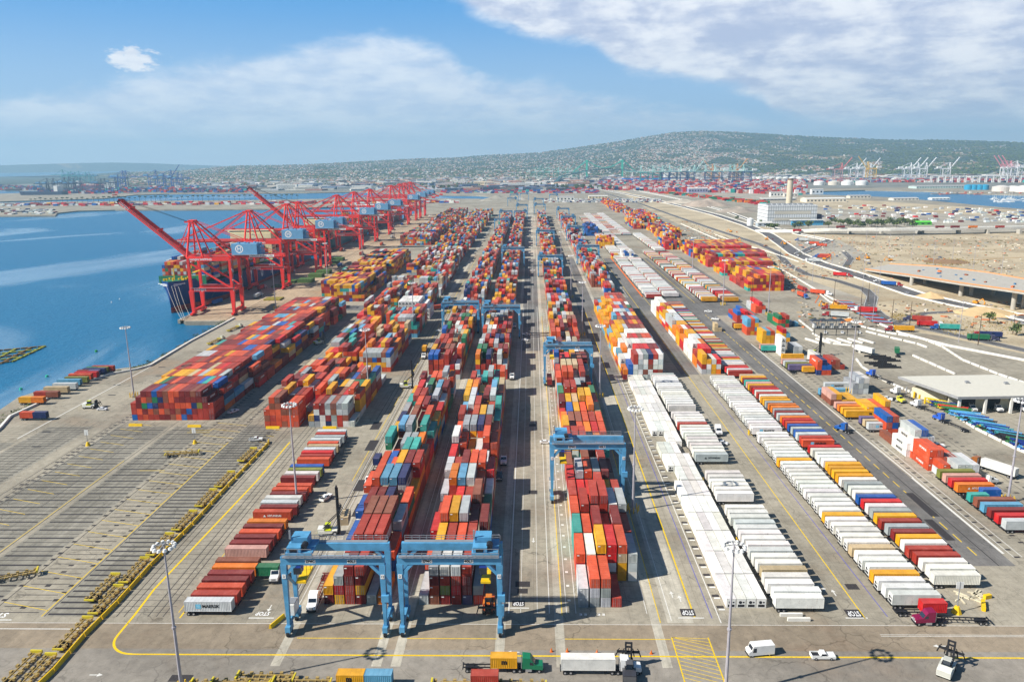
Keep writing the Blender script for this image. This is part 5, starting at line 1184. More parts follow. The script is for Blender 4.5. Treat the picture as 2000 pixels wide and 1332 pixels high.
for q, (px, py) in enumerate(((430, 1345), (470, 1343), (520, 1330), (590, 1340), (1010, 1345), (900, 1345))):
    o = copy_tree(ct); x, y = G(px, py); o.location = (x, y, 0); o.rotation_euler = (0, 0, 1.5708); tag(o, 'cream yard chassis lying across the lower edge, %s from the left' % ordn(q + 1), 'chassis', 'cream yard chassis')
# cell guides on the quay: green hatch covers lying between the cranes
HATCH = P('hatch_green', (84, 112, 58), .7)
for q, (px, py, st) in enumerate(((565, 552, 2), (548, 560, 1), (598, 551, 3), (618, 541, 3), (633, 534, 3), (650, 515, 3), (660, 509, 3), (535, 585, 1))):
    x, y = G(px, py)
    for j in range(st):
        b = MB().M(HATCH if q != 7 else P('hatch_olive', (150, 138, 60), .7)); b.box(x - 7, x + 7, y - 6.2 + j * .3, y + 6.2 + j * .3, .15 + j * 1.15, 1.15 + j * 1.15)
        for i in range(6): b.box(x - 6.8 + i * 2.6, x - 6.6 + i * 2.6, y - 6, y + 6, 1.15 + j * 1.15, 1.32 + j * 1.15)
        tag(b.build('hatch_cover'), 'green ship hatch cover, %s in pile %s along the quay road' % (['bottom one', 'second', 'third'][j], ['one', 'two', 'three', 'four', 'five', 'six', 'seven', 'eight'][q]), 'hatch cover', 'hatch covers laid on the quay')
# ------------------------------------------------------------------ near vehicles
PI = math.pi
rig(1148, 1312, 0, (238, 238, 236), ['white'], 'white smooth sided container on a trailer in the front road', w='white tractor pulling the white trailer in the front road')
rig(958, 1308, 0, (26, 120, 82), [None, 'yellow'], 'yellow short container on a trailer behind the green tractor', w='bright green tractor with raised roof in the front road', txt=lambda e: text('m', LETK, e, (3.2, -1.22, 2.9), width=1.3, face='-y', bold=.06))
trailer(G(714, 1342), 0, ['yellow', 'light blue'], 'yellow and blue short containers on one chassis at the lower edge', txt=lambda e: (text('m', LETK, e, (-3.3, -1.22, 3.0), width=1.3, face='-y', bold=.06), text('sc', LETK, e, (-3.3, -1.22, 2.2), width=1.1, face='-y', bold=.06)), chas=CART)
trailer(G(920, 1343), 0, [None, 'rust red'], 'rust red short container on a cream chassis at the lower edge', chas=CART)
van(G(1483, 1277), R(8) + PI, 'white step van driving along the front road'); pickup(G(1606, 1285), 0, 'white pickup with open bed in the front road')
x, y = G(1808, 1218); tractor((x, y), PI, (126, 14, 62), 'dark magenta tractor turning at the end of the white trailer rows')
trailer((x + 9.2, y + .6), PI - .05, [], 'bare black skeletal chassis behind the magenta tractor', bare=True, chas=BLK, cat='chassis')
x, y = G(1790, 1198); e = empty('shipping_container_short'); bpy.data.objects.remove(e)
trailer(G(1795, 1200), 0, [None, 'bright red'], 'bright red short container on a chassis beside the magenta tractor')
handler(G(1848, 1312), .9, 'white lift truck with black mast and a worker at its side', mast=6.5, acc=(190, 190, 180))
handler(G(1228, 1318), 1.5, 'black masted forklift beside the white tractor in the front road', mast=6.5, rgb=(60, 60, 66), acc=(90, 90, 92))
handler(G(645, 1043), .1, 'container handler with yellow green cab beside the left trailer row', mast=16, load='beige')
handler(G(795, 758), .1, 'container handler with tall mast right of the middle stacks', mast=15)
handler(G(1592, 696) , .2, 'container handler with black mast beside the piles near the toll lanes', mast=14)
handler(G(872, 520), 0, 'distant yellow green container handler beside the far middle stacks', mast=14); handler(G(624, 672), .8, 'dark container handler in the shadow of the long stack', mast=8)
handler(G(955, 1190), -1.57, 'orange yard lift under the second gantry crane', mast=5, rgb=(206, 96, 40), acc=(206, 120, 40))
x, y = G(613, 1185); tractor((x, y), -PI / 2 + .05, (236, 238, 240), 'white tractor waiting under the front left gantry crane'); trailer((x - .3, y + 9), -PI / 2 + .03, [], 'bare red brown chassis behind the white tractor under the gantry', bare=True, chas=P('chassis_rust', (120, 50, 44), .7), cat='chassis')
tractor(G(540, 1130), -1.5, (232, 232, 228), 'white yard tractor with yellow fenders behind the green container', sleeper=False); trailer(G(505, 1128), 0, [None, 'green'], 'green short container on its chassis beside the left row')
for q, (px, py, a, c, l_) in enumerate(((722, 945, -1.57, None, 'white and yellow yard tractor left of the left gantry row'), (984, 905, -1.57, None, 'white and yellow yard tractor between the second gantry row and central road'), (975, 935, -1.57, None, 'dark yard tractor in the lane beside the second gantry row'), (1000, 740, -1.57, None, 'white yard tractor in the shaded lane by the central road'), (1005, 640, -1.57, None, 'white yard tractor farther up the shaded lane'))):
    tractor(G(px, py), a, (230, 230, 226) if q != 2 else (60, 70, 84), l_, sleeper=False)
for q, (px, py, a, cs, l_) in enumerate(((735, 915, 1.57, [None, 'navy'], 'navy short container on a yard chassis left of the left gantry row'), (828, 690, 1.57, [None, 'yellow'], 'yellow short container hauled along the lane right of the middle stacks'), (822, 762, 1.57, [None, 'rust red'], 'rust red short container on a chassis at the container handler'), (1073, 750, 1.57, ['maroon'], 'maroon container on a trailer beneath the gantry crane of the third row'), (858, 605, .7, ['orange red'], 'orange red container hauled past the reefer stack'))):
    trailer(G(px, py), a, cs, l_)
tractor(G(828, 700), -1.57, (232, 232, 226), 'white yard tractor pulling the yellow short container', sleeper=False)
tractor(G(1402, 848), -1.57, (235, 235, 232), 'white tractor driving between the white trailer rows'); sedan(G(1411, 867), -.5, 'white car behind the white tractor between the trailer rows')
tractor(G(1645, 842), 2.2, (28, 86, 160), 'blue tractor without trailer in the right truck lane')
for q, (px, py, a, l_) in enumerate(((1065, 866, 0, 'white pickup crossing the central road'), (637, 975, 1.2, 'white pickup beside the container handler on the left'), (456, 806, 1.1, 'white pickup in the shadow of the long stack'), (1267, 672, 2.6, 'white pickup right of the white topped stack'), (1383, 610, 2.8, 'white pickup on the dark cross road'), (1397, 625, 2.6, 'second white pickup on the dark cross road'), (200, 801, 0, 'white pickup beside the lift truck near the shore'), (500, 861, .2, 'white pickup at the rear end of the yellow barrier'), (1028, 655, 2.9, 'white pickup low on the central road'), (1025, 666, 2.9, 'second white pickup on the central road'), (1731, 781, -.6, 'white pickup in the right lane behind the grey pile'), (1830, 873, 0, 'white pickup beside the blue tractor on the right'), (1210, 565, 2.5, 'white pickup near the fourth gantry row'), (1180, 518, 2.5, 'white pickup at the fourth row crane'), (1040, 530, 0, 'white pickup high on the central road'), (858, 648, 0, 'white pickup beside the blue gantry leg'))):
    (pickup if q % 3 else sedan)(G(px, py), a, l_.replace('pickup', 'pickup' if q % 3 else 'car'))
for q, (px, py, a, rgb, l_) in enumerate(((1702, 735, -.55, (40, 90, 190), 'blue tractor hauling an empty chassis beside the curved kerb'), (1750, 770, -.6, (232, 232, 230), 'white tractor with black chassis in the right lane'), (1790, 795, -.6, (232, 232, 230), 'second white tractor with black chassis in the right lane'), (1835, 822, -.6, (40, 90, 190), 'blue tractor with black chassis, lowest in the right lane'))):
    x, y = G(px, py); an = PI + a + 0.05; an = math.atan2(1, -.25)
    tractor((x, y), an, rgb, l_); trailer((x - math.cos(an) * 9.6, y - math.sin(an) * 9.6), an, [], l_.replace('tractor', 'tractor\'s') + ' seen bare', bare=True, chas=BLK, cat='chassis')
van(G(1862, 776), 0, 'white step van parked before the open maintenance shed'); tractor(G(1755, 785), -1.2, (222, 214, 60), 'yellow and white yard tractor beside the white pickup on the right', sleeper=False)
x, y = G(1950, 925); trailer((x, y), 2.1, ['white'], 'white lettered container on a trailer by the right light mast', txt=lambda e: text('MAERSK', LETK, e, (0, -1.24, 2.7), width=6.5, face='-y', bold=.03))
tractor((x + math.cos(2.1) * 9, y + math.sin(2.1) * 9), 2.1, (150, 90, 40), 'brown tractor ahead of the white lettered trailer'); tractor(G(1930, 945), .2, (225, 225, 220), 'white yard tractor beside the colourful trailers', sleeper=False)
# trailers of the right lane with their left ends in line
def srow(px, py, cols, nm, pitch=3.9, texts=()):
    x, y = G(px, py)
    for i, c in enumerate(cols):
        if c: trailer((x + 6.2, y + 1.2 + i * pitch), 0, [c] if not isinstance(c, tuple) else list(c), '%s trailer, %s from the front, %s' % (c if not isinstance(c, tuple) else [q for q in c if q][0] + ' short', ordn(i + 1), nm), txt=dict(texts).get(i), group='trailers of the right lane')
srow(1962, 1042, ['pale grey', 'bright red', 'maroon', 'light blue', 'brown', ('teal', None), (None, 'blue'), 'orange', 'bright red', 'pink beige', 'olive'], 'colourful row at the right edge', texts=((7, hyundai),))
srow(1651, 820, ['yellow', 'yellow', 'orange', 'pink beige'], 'yellow group', texts=((0, lambda e: text('m', LETK, e, (4.6, -1.22, 2.9), width=1.2, face='-y', bold=.06)),)); srow(1695, 845, ['pale grey', 'beige', 'violet grey'], 'group beside the red pile', texts=((0, maersk),))
srow(1600, 776, ['light blue'], 'beside the grey pile'); srow(1610, 764, ['pale grey'], 'behind the light blue one', texts=((0, maersk),)); srow(1545, 731, [(None, 'yellow'), 'violet grey', 'olive', 'pale grey', 'pink beige'], 'lilac and olive group'); srow(1488, 689, ['teal', 'pink beige'], 'teal pair'); srow(1434, 645, ['yellow', 'maroon'], 'yellow pair at the cross road'); srow(1527, 706, ['yellow'], 'below the grey pair')
# shore side: stored trailers and cargo on flats
for q, (px, py, cs, l_) in enumerate(((60, 820, ['orange red', 'navy'], 'orange and navy short containers on a flat at the shore'), (57, 790, ['yellow', 'orange'], 'yellow end walls of a flat rack trailer at the shore'), (105, 770, ['beige'], 'beige container trailer at the shore'), (130, 755, ['light blue'], 'light blue container trailer at the shore'), (152, 744, ['orange red'], 'orange red lettered container trailer at the shore'), (168, 736, ['maroon', 'violet grey'], 'maroon and violet short containers at the shore'), (185, 730, ['green', 'olive'], 'green and olive short containers at the shore'))):
    x, y = G(px, py); trailer((x + 2, y), .0, cs, l_, chas=BLK, txt=(hyundai if q == 4 else None))
for q, (px, py) in enumerate(((178, 797),)): handler(G(px, py), 0, 'white lift truck with yellow blade standing near the shore', mast=4)
for q, (px, py) in enumerate(((418, 670), (455, 645))):
    o = copy_tree(ct); x, y = G(px, py); o.location = (x, y, 0); o.rotation_euler = (0, 0, -.15); tag(o, 'yellow loaded yard chassis beside the long stack, %s' % ['near one', 'rear one'][q], 'chassis', 'cream yard chassis'); tractor((x + 1.5, y + 8.5), 1.4, (226, 226, 200), 'white yard tractor at the %s beside the long stack' % ['near chassis', 'rear chassis'][q], sleeper=False)
for q, (px, py, cs, l_) in enumerate(((82, 779, ['rust red', 'brown'], 'rust red and brown boxes on a flat at the shore'), (118, 763, ['pale grey'], 'pale grey container trailer at the shore'), (141, 750, ['olive'], 'olive container trailer at the shore'), (160, 740, ['bright red'], 'bright red container trailer at the shore'), (176, 733, ['navy'], 'navy container trailer at the shore'), (193, 728, ['rust red'], 'rust red container trailer last along the shore'))): trailer((G(px, py)[0] + 3, G(px, py)[1]), .0, cs, l_, chas=BLK)
# quay traffic
rr = random.Random(9)
for q, (px, py, c) in enumerate(((395, 590, 'rust red'), (410, 588, 'orange red'), (425, 586, 'blue'))): trailer(G(px, py + 8), 1.4, [c, c], '%s container standing at the quay end under the nearest crane' % c)
for q in range(16):
    x, y = rr.choice([-255, -250, -245, -238, -210, -214]), 640 + q * 52 + rr.random() * 20; c = rr.choice(['bright red', 'rust red', 'pale grey', 'blue', 'orange red'])
    trailer((x, y), 1.5708, [c], '%s container on a quay trailer, %s one along the cranes' % (c, ordn(q + 1)), group='trailers under the quay cranes'); tractor((x, y + 9), 1.5708, (230, 230, 226), 'white tractor of the %s quay trailer along the cranes' % ordn(q + 1), sleeper=False, group='tractors under the quay cranes')
# signs, bollards, little things
for q, (px, py) in enumerate(((172, 870), (381, 866))):
    x, y = G(px, py); e = empty('lane_sign', (x, y, 0)); b = MB().M(YEL); b.cyl((0, 0, 0), (0, 0, 1.6), 1.0, 10, .4); b.build('base', e); b = MB().M(STEEL); b.cyl((0, 0, 1.4), (0, 0, 6), .1, 6); b.build('post', e); b = MB().M(WHITE); b.box(-.8, .8, -.06, .06, 4.6, 6.8); b.build('sign_board', e); tag(e, ['white lane sign on yellow cone base in the left yard', 'lane sign on yellow cone before the long stack'][q], 'sign')
for q, (px, py) in enumerate(((380, 834), (533, 837), (644, 837), (265, 832))):
    x, y = G(px, py); b = MB().M(YEL); b.hexa([(x - 3, y - .4, 0), (x + 3, y - .4, 0), (x + 3, y + .4, 0), (x - 3, y + .4, 0), (x - 3, y - .15, 1.1), (x + 3, y - .15, 1.1), (x + 3, y + .15, 1.1), (x - 3, y + .15, 1.1)]); tag(b.build('yellow_barrier'), 'short yellow barrier before the %s' % ['right end of the long stack', 'left middle stack', 'right middle stack', 'left corner of the long stack'][q], 'barrier')
b = MB().M(YEL); x, y = G(565, 1205); b.hexa([(x - 3.6, y - 5, 0), (x - 2.9, y - 5, 0), (x - 1, y, 0), (x - 1.7, y, 0), (x - 3.4, y - 5, 1.1), (x - 3.1, y - 5, 1.1), (x - 1.2, y, 1.1), (x - 1.5, y, 1.1)]); tag(b.build('yellow_barrier'), 'yellow barrier at the foot of the front left gantry crane', 'barrier')
for q, (px, py) in enumerate(((1077, 1272), (1108, 1272), (1166, 1275), (1272, 1276))):
    x, y = G(px, py); b = MB().M(P('cone_orange', (220, 110, 30), .7)); b.cyl((x, y, .05), (x, y, .95), .28, 8, .06); b.box(x - .35, x + .35, y - .35, y + .35, 0, .06); tag(b.build('traffic_cone'), '%s traffic cone from the left in the front road' % ordn(q + 1), 'cone', 'traffic cones')
x, y = G(1868, 1196); e = empty('sign_post', (x, y, 0)); b = MB().M(YEL); b.cyl((0, 0, 0), (0, 0, 1.9), 1.3, 8, .5); b.build('base', e); b = MB().M(STEEL); b.cyl((0, 0, 1.5), (0, 0, 8.6), .12, 6); b.build('post', e); b = MB().M(WHITE); b.box(-.9, .9, -.05, .05, 6.8, 8.6); b.build('sign_board', e); tag(e, 'white sign on yellow cone beside the magenta tractor', 'sign')
for q, (px, py, a) in enumerate(((1920, 1185, 1.1), (1928, 1168, .3))):
    x, y = G(px, py); b = MB().M(YEL); b.obox(x, y, 0, 4.5 - q * 2.5, .9, 1.1, a); tag(b.build('yellow_barrier'), ['tilted yellow barrier on the traffic island', 'yellow block at the tip of the traffic island'][q], 'barrier')
for q in range(14):
    x, y = G(1895 + rr.uniform(-22, 22), 1165 + rr.uniform(-9, 9)); b = MB().M(P('timber', (205, 196, 170), .9)); b.obox(x, y, .02, 3.4, .35, .3, rr.uniform(0, 3)); tag(b.build('timber_beam'), 'pale timber beam lying loose on the traffic island', 'beam', 'loose timbers on the traffic island')
for (px, py) in ((1545, 1203), (1560, 1212)):
    x, y = G(px, py); b = MB().M(CONCW); b.obox(x, y, 0, 5.6, .6, .9, 0); tag(b.build('concrete_barrier'), 'white concrete barrier before the first trailer row, %s one' % ('rear' if py < 1205 else 'front'), 'barrier')
for q, (px, py) in enumerate(((1300, 817), (1367, 945), (1463, 850), (1432, 1065), (1780, 860))):
    x, y = G(px, py); b = MB().M(YEL)
    for j in range(4): b.cyl((x + j % 2 * 1.2, y + j // 2 * 1.2, 0), (x + j % 2 * 1.2, y + j // 2 * 1.2, 2), .2, 6)
    tag(b.build('guard_posts'), 'cluster of yellow guard posts, %s along the trailer rows' % ordn(q + 1), 'posts')
b = MB().M(ORANGE); [b.strip([(93.0, 640), (93.2, 905)], .5, .2, .9)]; tag(b.build('orange_pipe_rack'), 'long orange railing between the white trailer rows beyond the cross road', 'railing')
# shore wall, rocks and weeds, floating pens, buoys, quay fenders
pts = [G(*p) for p in ((-80, 905), (0, 838), (20, 815), (70, 792), (135, 757), (215, 732), (268, 722), (294, 715), (372, 668), (458, 622))]
b = MB().M(CONCW); b.strip(pts, 1.1, 0, 1.0); tag(b.build('shore_wall'), 'low white concrete wall curving along the shore', 'wall')
b = MB().M(P('quay_face', (150, 146, 134), .9)); b.box(-259, -219, 553.4, 556, -2.6, -.02); b.box(-265.2, -263.2, 557, 640, -2.6, .3); [b.cyl((x, 554.6, -5), (x, 554.6, -2.4), .5, 8) for x in range(-256, -220, 6)]; tag(b.build('pier_edge'), 'grey concrete pier edge at the near end of the quay', 'pier')
rk = MB().M(P('shore_rock', (112, 104, 90), .95))
for i in range(len(pts) - 1):
    a, c = Vector(pts[i]), Vector(pts[i + 1]); n_ = int((c - a).length / 1.1); d = (c - a).normalized(); nn = Vector((-d.y, d.x))
    for j in range(n_):
        for k_ in range(3):
            p = a.lerp(c, rr.random()) + nn * (1.5 + rr.random() * 6.5); s = rr.uniform(.4, 1.2); zz = -.3 - (p - a.lerp(c, .5)).dot(nn) * .38
            rk.obox(p.x, p.y, zz - s * .6, s * 2, s * 1.6, s * 1.1, rr.random() * 3)
tag(rk.build('rock_slope'), 'riprap of grey boulders along the shore', 'rocks', kind='stuff')
LEAFM, k, b_ = mat_new('leaf_green'); geo = k.new('ShaderNodeNewGeometry').outputs['Position']; nz = k.noise(geo, .22, 4, .6)
k.l.new(k.mix(k.mapr(nz, .35, .65), lin((46, 66, 32)), lin((104, 116, 56))), b_.inputs['Base Color']); b_.inputs['Roughness'].default_value = .9
def leaves(b, cx, cy, cz, rx, ry, rz_, n, s, rnd):
    for _ in range(n):
        while True:
            u, v, w_ = rnd.uniform(-1, 1), rnd.uniform(-1, 1), rnd.uniform(-1, 1)
            if u * u + v * v + w_ * w_ < 1: break
        p = Vector((cx + u * rx, cy + v * ry, cz + w_ * rz_)); a = Vector((rnd.gauss(0, 1), rnd.gauss(0, 1), rnd.gauss(0, 1))).normalized(); c = a.cross(Vector((rnd.gauss(0, 1), rnd.gauss(0, 1), rnd.gauss(0, 1)))).normalized(); q = s * rnd.uniform(.6, 1.3)
        b.add([tuple(p - a * q), tuple(p + c * q * .7), tuple(p + a * q), tuple(p - c * q * .7)], [(0, 1, 2, 3)])
b = MB().M(LEAFM)
for _ in range(60):
    i = rr.randrange(1, len(pts) - 1); p = Vector(pts[i]).lerp(Vector(pts[i + 1]), rr.random()) if i + 1 < len(pts) else Vector(pts[i]); leaves(b, p.x - 2 - rr.random() * 3, p.y + 1, .3, 1.8, 1.8, 1.0, 26, .35, rr)
tag(b.build('shore_weeds'), 'straggly green weeds between the wall and the water', 'weeds', kind='stuff')
e = empty('floating_pens', (*G(0, 690), -3)); ox, oy = e.location.x, e.location.y; n_ = 0
for (a, c) in ((( -60, 691), (90, 677)), ((-60, 698), (80, 683)), ((-60, 706), (66, 690)), ((-60, 712), (50, 697)), ((-60, 718), (30, 706)), ((88, 677), (22, 708)), ((60, 680), (0, 712)), ((30, 683), (-30, 714)), ((0, 685), (-60, 712))):
    p, q = Vector(G(*a, -3)), Vector(G(*c, -3)); b = MB().M(P('float_yellow', (150, 152, 50), .7) if n_ % 2 else P('float_brown', (120, 92, 50), .8)); m_ = 9
    for j in range(m_):
        u, v = p.lerp(q, j / m_), p.lerp(q, (j + .86) / m_); b.beam((u.x - ox, u.y - oy, .3), (v.x - ox, v.y - oy, .3), 1.5, .9)
    b.build('float_line', e); n_ += 1
tag(e, 'yellow and brown floating boom pens on the water at the left', 'floating pens')
for q, (px, py, c) in enumerate(((188, 687, (40, 150, 70)), (92, 736, (50, 180, 150)), (41, 761, (50, 180, 150)), (218, 591, (225, 225, 225)), (234, 585, (225, 225, 225)))):
    x, y = G(px, py, -3); b = MB().M(P('buoy_%d' % c[0], c, .5)); b.cyl((x, y, -3.3), (x, y, -1.9), 1.0 if q < 3 else .6, 10, .7 if q < 3 else .3); tag(b.build('mooring_buoy'), ['green round buoy near the light mast', 'teal buoy off the orange trailers', 'teal buoy nearest the left edge', 'white buoy out on the water, left one', 'white buoy out on the water, right one'][q], 'buoy')
# ------------------------------------------------------------------ right side: roads, barriers, flyovers, buildings
def GP(pts, z=0): return [G(p[0], p[1], z) for p in pts]
b = MB().M(SAND); b.prism(GP(((1325, 438), (1400, 462), (1480, 500), (1548, 540), (1610, 575), (1690, 612), (1760, 645), (1830, 655), (2100, 712), (2500, 720), (2500, 455), (2000, 452), (1760, 462), (1640, 458), (1560, 452), (1500, 446), (1420, 425), (1330, 400), (1260, 384), (1330, 378), (1500, 388), (1700, 420), (1900, 430), (2500, 425), (2500, 418), (2000, 412), (1700, 392), (1560, 384), (1330, 372), (1180, 368), (1215, 378), (1275, 415))), None, .03); tag(b.build('sandy_ground'), kind='structure')
b = MB().M(ground_mat('grey_lot', (176, 168, 152), joints=False, streak=.2)); b.prism(GP(((1545, 500), (1640, 520), (1700, 500), (1640, 470), (1560, 462))), None, .05); b.prism(GP(((1560, 540), (1690, 585), (1690, 612), (1560, 548))), None, .06); b.prism(GP(((1600, 452), (1990, 452), (2300, 446), (2300, 425), (1900, 420), (1560, 405), (1560, 440))), None, .05); b.prism(GP(((1240, 380), (1480, 395), (1540, 402), (1560, 384), (1330, 366), (1200, 366))), None, .06); tag(b.build('gravel_lots'), kind='structure')
def wall_seg(pts, h=1.0, w=.7, mat=None, label='', seg=None, z=0, name='concrete_barrier', group=None):
    """runs of precast barrier, each run an object of its own"""
    P_ = [Vector(p) for p in pts]; runs = []
    if seg:
        for a, c in zip(P_, P_[1:]):
            n_ = max(1, round((c - a).length / seg))
            for j in range(n_): runs.append([a.lerp(c, (j + .06) / n_), a.lerp(c, (j + .94) / n_)])
    else: runs = [P_]
    for i, r_ in enumerate(runs):
        b = MB().M(mat or CONCW); b.strip([tuple(p) for p in r_], w, z, h); tag(b.build(name), label + (', %s from the far end' % ordinal(i + 1) if len(runs) > 1 else ''), 'barrier', group or ('barriers: ' + label if len(runs) > 1 else None))
def road(pts, w, name, mat, z=.08, wall=None, edge=.35, lane=True):
    P_ = GP(pts); b = MB().M(mat); b.strip(P_, w, z); tag(b.build(name), kind='structure')
    m_ = MB().M(LINEW)
    def off(d):
        out = []
        for i, p in enumerate(P_):
            a = Vector(P_[max(0, i - 1)]); c = Vector(P_[min(len(P_) - 1, i + 1)]); t = (c - a).normalized(); out.append((p[0] - t.y * d, p[1] + t.x * d))
        return out
    m_.strip(off(w / 2 - .5), edge, z + .02); m_.strip(off(-w / 2 + .5), edge, z + .02); tag(m_.build('lane_markings'), kind='structure')
    if wall:
        for s, nm in ((1, 'north'), (-1, 'yard')): wall_seg(off(s * (w / 2 + .6)), 1.1, .7, CONCW, '%s along its %s side' % (wall, 'seaward' if s > 0 else 'yard'))
    return P_
C1 = ((1120, 362), (1180, 371), (1250, 385), (1330, 403), (1400, 421), (1460, 441), (1500, 458), (1530, 478), (1556, 497), (1600, 515), (1660, 533), (1712, 550), (1789, 576), (1866, 594), (1940, 609), (2060, 634))
road(C1, 17, 'freeway', ROADM, wall='white parapet of the long curving freeway')
road(((1180, 377), (1250, 398), (1320, 423), (1400, 450), (1480, 476), (1518, 493), (1538, 516), (1576, 536), (1634, 548), (1690, 566), (1704, 580), (1699, 598), (1718, 615), (1750, 632), (1828, 646), (2000, 684), (2100, 706)), 9.5, 'service_road', ROADM, z=.10)
road(((1752, 630), (1777, 622), (1805, 612), (1866, 609), (1944, 619), (2080, 645)), 8, 'loop_road', ROADM, z=.12)
road(((1560, 497), (1620, 470), (1560, 458), (1490, 440), (1420, 414), (1340, 392), (1240, 372)), 9, 'ramp', ROADM, z=.11, wall='thin parapet of the upper ramp'); road(((1650, 524), (1662, 505), (1648, 492)), 8, 'stub_road', ROADM, z=.13)
wall_seg(GP(((1330, 438), (1395, 466), (1470, 500), (1540, 535), (1600, 571), (1650, 598), (1700, 626), (1760, 652), (1850, 676), (2000, 705), (2100, 722))), 1.2, .7, CONCW, 'long white boundary wall behind the red and yellow stacks')
wall_seg(GP(((1395, 458), (1450, 478), (1500, 492), (1560, 512))), 1.0, .7, CONCW, 'white wall on the sand beside the freeway')
BG = 'precast barriers of the gate area'
for pts, lab in ((((1560, 626), (1588, 648)), 'white barrier before the toll lanes'), (((1586, 652), (1624, 672), (1664, 676), (1680, 690)), 'white barrier below the toll lanes'), (((1676, 637), (1730, 650), (1800, 662), (1840, 678), (1880, 704), (1950, 732), (2010, 752)), 'white barrier sweeping right of the gate'),
                 (((1690, 648), (1738, 660), (1790, 672), (1812, 680)), 'inner white barrier right of the gate'), (((1672, 702), (1684, 718), (1722, 742), (1790, 772)), 'white kerb left of the shed'), (((1782, 695), (1866, 732)), 'long white barrier in the empty lot'), (((1852, 804), (1905, 838), (1985, 878), (2020, 892)), 'white barrier in front of the stored chassis'), (((1585, 562), (1620, 590), (1680, 612)), 'orange topped barrier by the parked frames')):
    wall_seg(GP(pts), .95, .75, CONCW, lab, seg=9 if len(pts) < 5 else 7)
b = MB().M(ORANGE); b.strip(GP(((1500, 520), (1545, 548), (1600, 578), (1592, 592))), .7, .14); tag(b.build('orange_road_marking'), kind='structure')
# toll canopies
for i in range(5):
    x, y = G(1590 + i * 17, 640); e = empty('gate_canopy', (x, y, 0)); b = MB().M(P('canopy_slate', (58, 64, 72) if i < 4 else (200, 120, 50), .6)) if i < 4 else MB().M(P('canopy_orange', (206, 130, 60), .6)); s = 2.9
    b.add([(-s, -s, 5), (s, -s, 5), (s, s, 5), (-s, s, 5), (0, 0, 6.8)], [(0, 1, 4), (1, 2, 4), (2, 3, 4), (3, 0, 4), (3, 2, 1, 0)]); b.build('roof', e); b = MB().M(WHITE); b.box(-1, 1, -1.3, 1.3, 0, 2.8); b.build('booth', e); b = MB().M(STEEL); [b.cyl((dx, dy, 0), (dx, dy, 5), .12, 6) for dx in (-2.2, 2.2) for dy in (-2.2, 2.2)]; b.build('post', e)
    tag(e, '%s pyramid roofed toll booth, %s from the left' % ('dark' if i < 4 else 'orange', ordn(i + 1)), 'toll booth', 'toll booths of the truck gate')
for i in range(6):
    x, y = G(1582 + i * 21, 667); b = MB().M(CONCW); b.obox(x + 1.5, y, 0, 1.1, 13, 1.0, .35); tag(b.build('lane_island'), 'white slanted lane island below the toll booths, %s from the left' % ordn(i + 1), 'lane island', 'lane islands of the truck gate')
for i in range(3): sedan(G(1612 + i * 33, 651), 1.2, 'silver car in the toll lanes, %s from the left' % ordn(i + 1), group='cars in the toll lanes')
b = MB().M(BLK); p, q = G(1590, 655), G(1676, 657); b.beam((p[0], p[1], 4.6), (q[0], q[1], 4.6), 1.2, .5); [b.beam((p[0] + (q[0] - p[0]) * t, p[1] + (q[1] - p[1]) * t, 0), (p[0] + (q[0] - p[0]) * t, p[1] + (q[1] - p[1]) * t, 4.5), .3) for t in (0, .25, .5, .75, 1)]; tag(b.build('overhead_gantry'), 'low dark overhead gantry spanning the toll lanes', 'gantry')
# maintenance shed
e = empty('maintenance_shed', (200, 350, 0)); A, B_, Cc, D_ = (-20.6, 16.8), (27, 19), (42, -15), (-9.7, -16.9)
def quadbox(b, P4, z0, z1): b.hexa([(p[0], p[1], z0) for p in P4] + [(p[0], p[1], z1) for p in P4])
b = MB().M(P('shed_roof', (204, 200, 186), .7, var=.06)); quadbox(b, [D_, Cc, B_, A], 7.2, 8.0); b.build('roof', e)
b = MB().M(P('shed_fascia', (150, 150, 150), .6)); f = lambda p, k_: (p[0] * k_, p[1] * k_); quadbox(b, [(D_[0] - .3, D_[1] - .3), (Cc[0], Cc[1] - .3), (Cc[0], Cc[1]), D_], 6.9, 8.05); quadbox(b, [(D_[0] - .3, D_[1] - .3), D_, A, (A[0] - .3, A[1])], 6.9, 8.05); b.build('fascia', e)
b = MB().M(P('shed_wall', (214, 204, 176), .8)); quadbox(b, [(-10, -10), (42, -8), (42, -7.4), (-10, -9.4)], 0, 7.2); quadbox(b, [(-17.5, 9), (-6.5, -2), (-6.5 + 7, 3), (-12, 14)], 0, 4.6); b.build('wall', e)
for i in range(5): b = MB().M(CONCW); x = -8.5 + i * 11.5; b.box(x - .5, x + .5, -16.6, -15.6, 0, 7.2); b.build('column', e)
for i in range(4): b = MB().M(BLK); x = -5 + i * 11.5; b.box(x, x + 7, -10.2 + i * .5, -10.0 + i * .5, .1, 5); b.build('door', e)
b = MB().M(STEEL); b.box(5, 6.6, 4, 5.4, 8, 9); b.build('roof_vent', e); b = MB().M(STEEL); b.box(22, 23.6, 2, 3.4, 8, 9); b.build('roof_vent', e)
tag(e, 'wide pale roofed maintenance shed with open bays on the right', 'shed')
for i in range(3): tractor((199 + i * 11.5, 337), -1.57, (226, 226, 224), 'white tractor standing in the shed, %s bay' % ordn(i + 1), sleeper=False, group='tractors in the maintenance shed')
for q, (px, py) in enumerate(((1785, 777), (1795, 783), (1806, 788), (1770, 768))):
    x, y = G(px, py); b = MB().M(YEL if q != 3 else CHROME); b.cyl((x, y, 0), (x, y, 3), .45, 8); tag(b.build('guard_post'), '%s beside the shed office, %s from the right' % ('yellow guard post' if q != 3 else 'steel tank', ordn(4 - q)), 'post')
